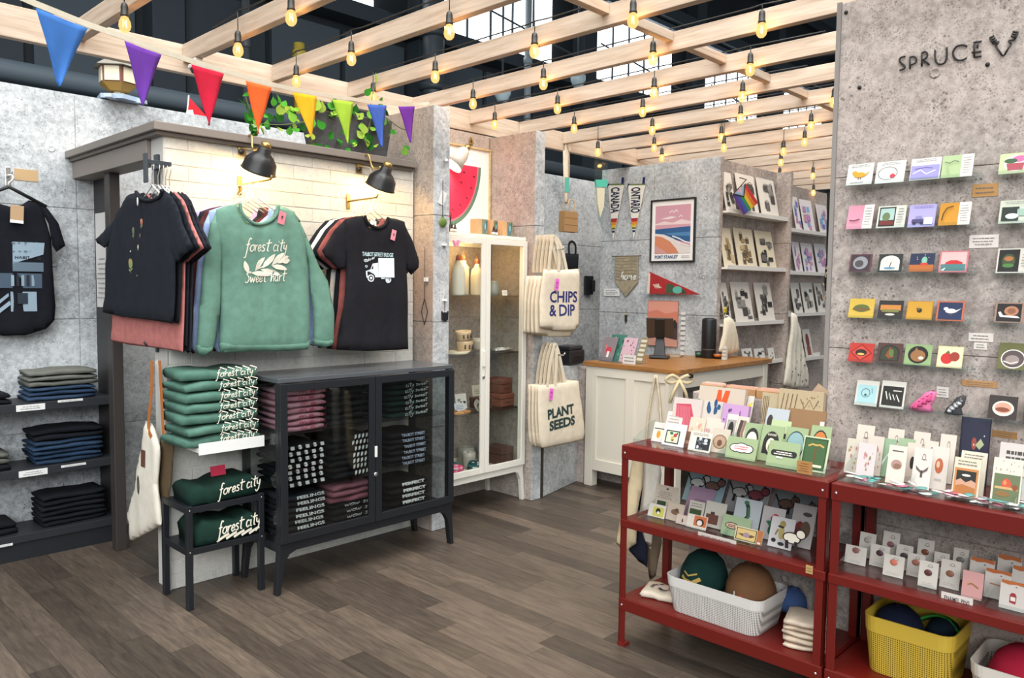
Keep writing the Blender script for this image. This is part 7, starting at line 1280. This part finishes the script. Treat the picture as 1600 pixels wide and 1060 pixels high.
def basket(label, loc, w, d, h, c, rz=-90):
    t = thing('storage_basket', label, 'basket', loc, rz); P = perforated(c); M = paint(c, .5)
    def wall_(z0, z1, s0, s1, mat, name, inset=.003, bottom=False):
        a, b = rrect(w*s0, d*s0, .04), rrect(w*s1, d*s1, .04); a2, b2 = rrect(w*s0-2*inset, d*s0-2*inset, .038), rrect(w*s1-2*inset, d*s1-2*inset, .038); n = len(a); m = MB()
        V = [(x, y, z0) for x, y in a]+[(x, y, z1) for x, y in b]+[(x, y, z1) for x, y in b2]+[(x, y, z0+(.003 if bottom else 0)) for x, y in a2]; F = []
        for k in range(n):
            j = (k+1) % n
            for q_ in range(3): F.append((q_*n+k, q_*n+j, (q_+1)*n+j, (q_+1)*n+k))
        if bottom: F += [tuple(range(n))[::-1], tuple(3*n+k for k in range(n))]
        else: F += [(3*n+k, 3*n+(k+1) % n, (k+1) % n, k) for k in range(n)]
        m.add(V, F, mat, False); return obj(name, m, t)
    wall_(0, h*.72, .88, .97, P, 'perforated_wall', .003, True); wall_(h*.72, h, .98, 1.0, M, 'rim', .004); return t
B1 = (2.645, 1.425, Z3)
basket('white perforated basket holding caps on the low red shelf', B1, .40, .24, .135, 'd3cfc8')
by0, by1 = onx(1350, 965, 2.60).y, onx(1494, 990, 2.60).y; bz = onx(1420, 980, 2.60).z
basket('yellow perforated basket holding dark caps', (2.70, (by0+by1)/2, Z3), abs(by0-by1), .25, max(.10, bz-Z3+.01), 'c9a93a')
wy0 = onx(1516, 1004, 2.60).y; basket('white perforated basket of red fabric cut by the right edge', (2.70, wy0-.145, Z3), .29, .25, .13, 'd8d2c4')
def cap(label, loc, rz, c, rot=(0, 0), design=None, s=1.0, brim=True):
    t = thing('baseball_cap', label, 'cap', loc, rot=(R(rot[0]), R(rot[1]), R(rz))); M = cloth(c, .1); R_ = .088*s
    cr = obj('crown', MB().lathe([(R_*1.02, 0), (R_*1.03, .02*s), (R_*.98, .05*s), (R_*.8, .09*s), (R_*.5, .115*s), (R_*.15, .125*s), (0, .126*s)], 24, M), t)
    if brim:
        def bf(u, v): a = -math.pi*.5+(u-.5)*2.0; r_ = R_*(1.0+v*.75*math.cos((u-.5)*2.6)); return (r_*math.cos(a), r_*math.sin(a), .008-.03*v*(1-math.cos((u-.5)*2))-.008*v)
        obj('brim', MB().grid(bf, 12, 4, M), t, solid=.005)
    obj('button', MB().lathe([(.008, .124*s), (.007, .13*s), (0, .131*s)], 10, M), t)
    for k in range(3): a = k*math.pi/3+.3; obj('seam', MB().tube([(R_*r_*math.cos(a+q_), R_*r_*math.sin(a+q_), z*s+.001) for q_ in (0,) for r_, z in ((1.03, .02), (.985, .05), (.81, .09), (.5, .116), (.1, .127))], .0012, 5, M), t)
    if design: 
        f = lambda x, z, l: (math.sin(x/R_)*R_*(1.05-.25*max(0, z-.03)/.06*.7)*1.0, -math.cos(x/R_)*R_*(1.05-.25*max(0, z-.03)/.06*.7)-l-.002, z); obj('embroidery', draw(MB(), design, f, 1, .0006), cr)
    return t
cap('dark green cap with a gold leaf badge in the white basket', (2.65, 1.523, Z3+.10), -95, '12302c', (0, 6), [('l', [(-.04, .03), (-.02, .022), (.01, .022), (.04, .045)], .014, 'b89a4a'), ('l', [(-.035, .05), (-.01, .042), (.025, .06)], .006, 'b89a4a')], 1.0, False)
cap('brown cap with tiny stitched face in the white basket', (2.66, 1.33, Z3+.09), -85, '6e4d33', (0, -4), [('e', .0, .03, .006, .006, 'c83228'), ('l', [(-.025, .045), (-.024, .028)], .005, 'd8d4cc'), ('l', [(-.02, .014), (-.004, .008), (.008, .012)], .003, '3a2a1c'), ('e', .02, .008, .004, .004, 'd8c8b8')], 1.02, False)
cap('blue cap lying behind the brown one', (2.775, 1.23, Z3+.05), -90, '3a4f78', (0, 10), None, .62, False)
yc = (by0+by1)/2
cap('navy cap sunk in the yellow basket', (2.69, yc+.055, Z3+.09), -100, '161c30', (4, 0), None, .9, False); t = thing('baseball_cap', 'cap with a bright green brim edge in the yellow basket', 'cap', (2.72, yc-.06, Z3+.15))
obj('brim', MB().grid(lambda u, v: ((.02+v*.06)*math.cos(.3+u*0)-.04+.05*math.sin(u*math.pi), -.065+u*.15, .03*math.sin(u*math.pi)-v*.02), 12, 3, cloth('2f8a3a')), t, solid=.006); obj('crown', MB().lathe([(.05, -.06), (.055, -.02), (.04, .015), (0, .03)], 20, cloth('14222c')), t, (.02, -.005, 0))
cap('crimson knitted cap in the white basket at the right', (2.68, wy0-.13, Z3+.05), -90, 'a82038', (0, 0), None, 1.1, False)
stack('folded_cloth', ['cream folded towel'], 'with black dash print on the low shelf', 'towel', 2.64, 1.70, Z3, .14, .14, (.03,), ('d9cdb8',), None, -70, None, seed=51)
o = bpy.data.objects['folded_cloth']; obj('print', draw(MB(), [('l', [(math.cos(k*2.4)*.05*math.sqrt((k % 7+1)/7), math.sin(k*2.4)*.05*math.sqrt((k % 7+1)/7)), (math.cos(k*2.4)*.05*math.sqrt((k % 7+1)/7)+.014, math.sin(k*2.4)*.05*math.sqrt((k % 7+1)/7)+.006*(-1)**k)], .007, '2a2624') for k in range(18)], lambda x, y, l: (x, y, .032+l)), o); obj('paper_band', box((-.03, -.02, .031), (.03, .02, .033), paint('d8c8bc', .7)), o)
stack('folded_cloth', ['cream folded towel with blue print', 'cream folded towel', 'cream folded towel', 'cream folded towel', 'cream folded towel'][::-1], 'of the pile right on the low shelf', 'towel', 2.64, 1.10, Z3, .15, .15, (.017, .017, .016, .016, .02), ('d8c6b0', 'd0bda6'), None, -75, 'folded towels on the low red shelf', seed=53)
# cloths hanging at the far end of the first red unit, on the end of the low wall
def hangcloth(label, val, pts, c, sh=None, sd=1, cat='bag'): 
    t = towel(label, 'x', val, pts, c, sh, sd, .025, .006, 60); return t
zr = onx(1003, 693, 2.93).z; hk = thing('hook_rail', 'steel hook rail on the end of the low wall holding canvas bags', 'rail', (2.90, 1.721, zr)); obj('wall_plate', box((-.02, 0, -.02), (.03, .005, .02), STEEL), hk); obj('rod', MB().tube([(.0, .005, 0), (.0, .22, .0), (.09, .22, 0), (.09, .005, 0)], .004, 6, STEEL), hk)
towel('cream canvas bag hanging behind the left leg of the red unit', 'x', 2.93, [(992, 690), (1003, 690), (1010, 720), (1004, 760), (997, 800), (994, 850), (975, 862), (962, 850), (972, 800), (984, 740)], 'd9c6a2', None, 4, .03, .008, 50)
towel('white canvas bag hanging just inside the red unit', 'x', 2.90, [(1004, 690), (1030, 692), (1034, 740), (1026, 800), (1016, 860), (1006, 840), (1000, 800), (1006, 740)], 'd6d0c4', None, 5, .02, .006, 60)
towel('navy cloth hanging low behind the white canvas bag', 'x', 2.96, [(998, 702), (1010, 702), (1012, 850), (1012, 888), (998, 878), (984, 860)], '1f2432', None, 6, .02, .006, 60)
towel('taupe cloth hanging beside the navy one', 'x', 2.985, [(1014, 702), (1030, 702), (1034, 850), (1026, 900), (1014, 908), (1010, 860)], '7a6a58', None, 7, .02, .006, 60)
# twine bow hanging from the counter corner
t = thing('tote_strap', 'pair of cream bag straps hanging on the counter panel', 'strap', onx(1024, 586, 4.405), -90)
for k, pts in enumerate(([(1024, 586), (1018, 620), (1012, 660), (1010, 690)], [(1026, 586), (1030, 620), (1033, 660), (1036, 690)])):
    P = [Vector((-(onx(u, v, 4.40).y-t.location.y), -.006, onx(u, v, 4.40).z-t.location.z)) for u, v in pts]; obj('strap', MB().tube(smooth_path(P), .008, 6, cloth('d8c8ae')), t)
t = thing('gift_bow', 'cream ribbon bow with black clip tied at the counter corner', 'bow', (4.38, 2.735, .84), -45); RB = cloth('d8c6a0', .06)
for sx in (-1, 1): obj('loop', MB().tube(smooth_path([(0, 0, 0), (sx*.05, -.02, .03), (sx*.085, -.01, 0), (sx*.05, -.01, -.02), (0, 0, 0)]), .012, 6, RB), t)
for sx in (-1, 1): obj('tail', MB().tube([(0, -.01, 0), (sx*.04, -.02, -.08), (sx*.06, -.015, -.15)], .010, 6, RB), t)
obj('clip', box((.055, -.03, .015), (.085, -.01, .04), paint('17181a', .4)), t)
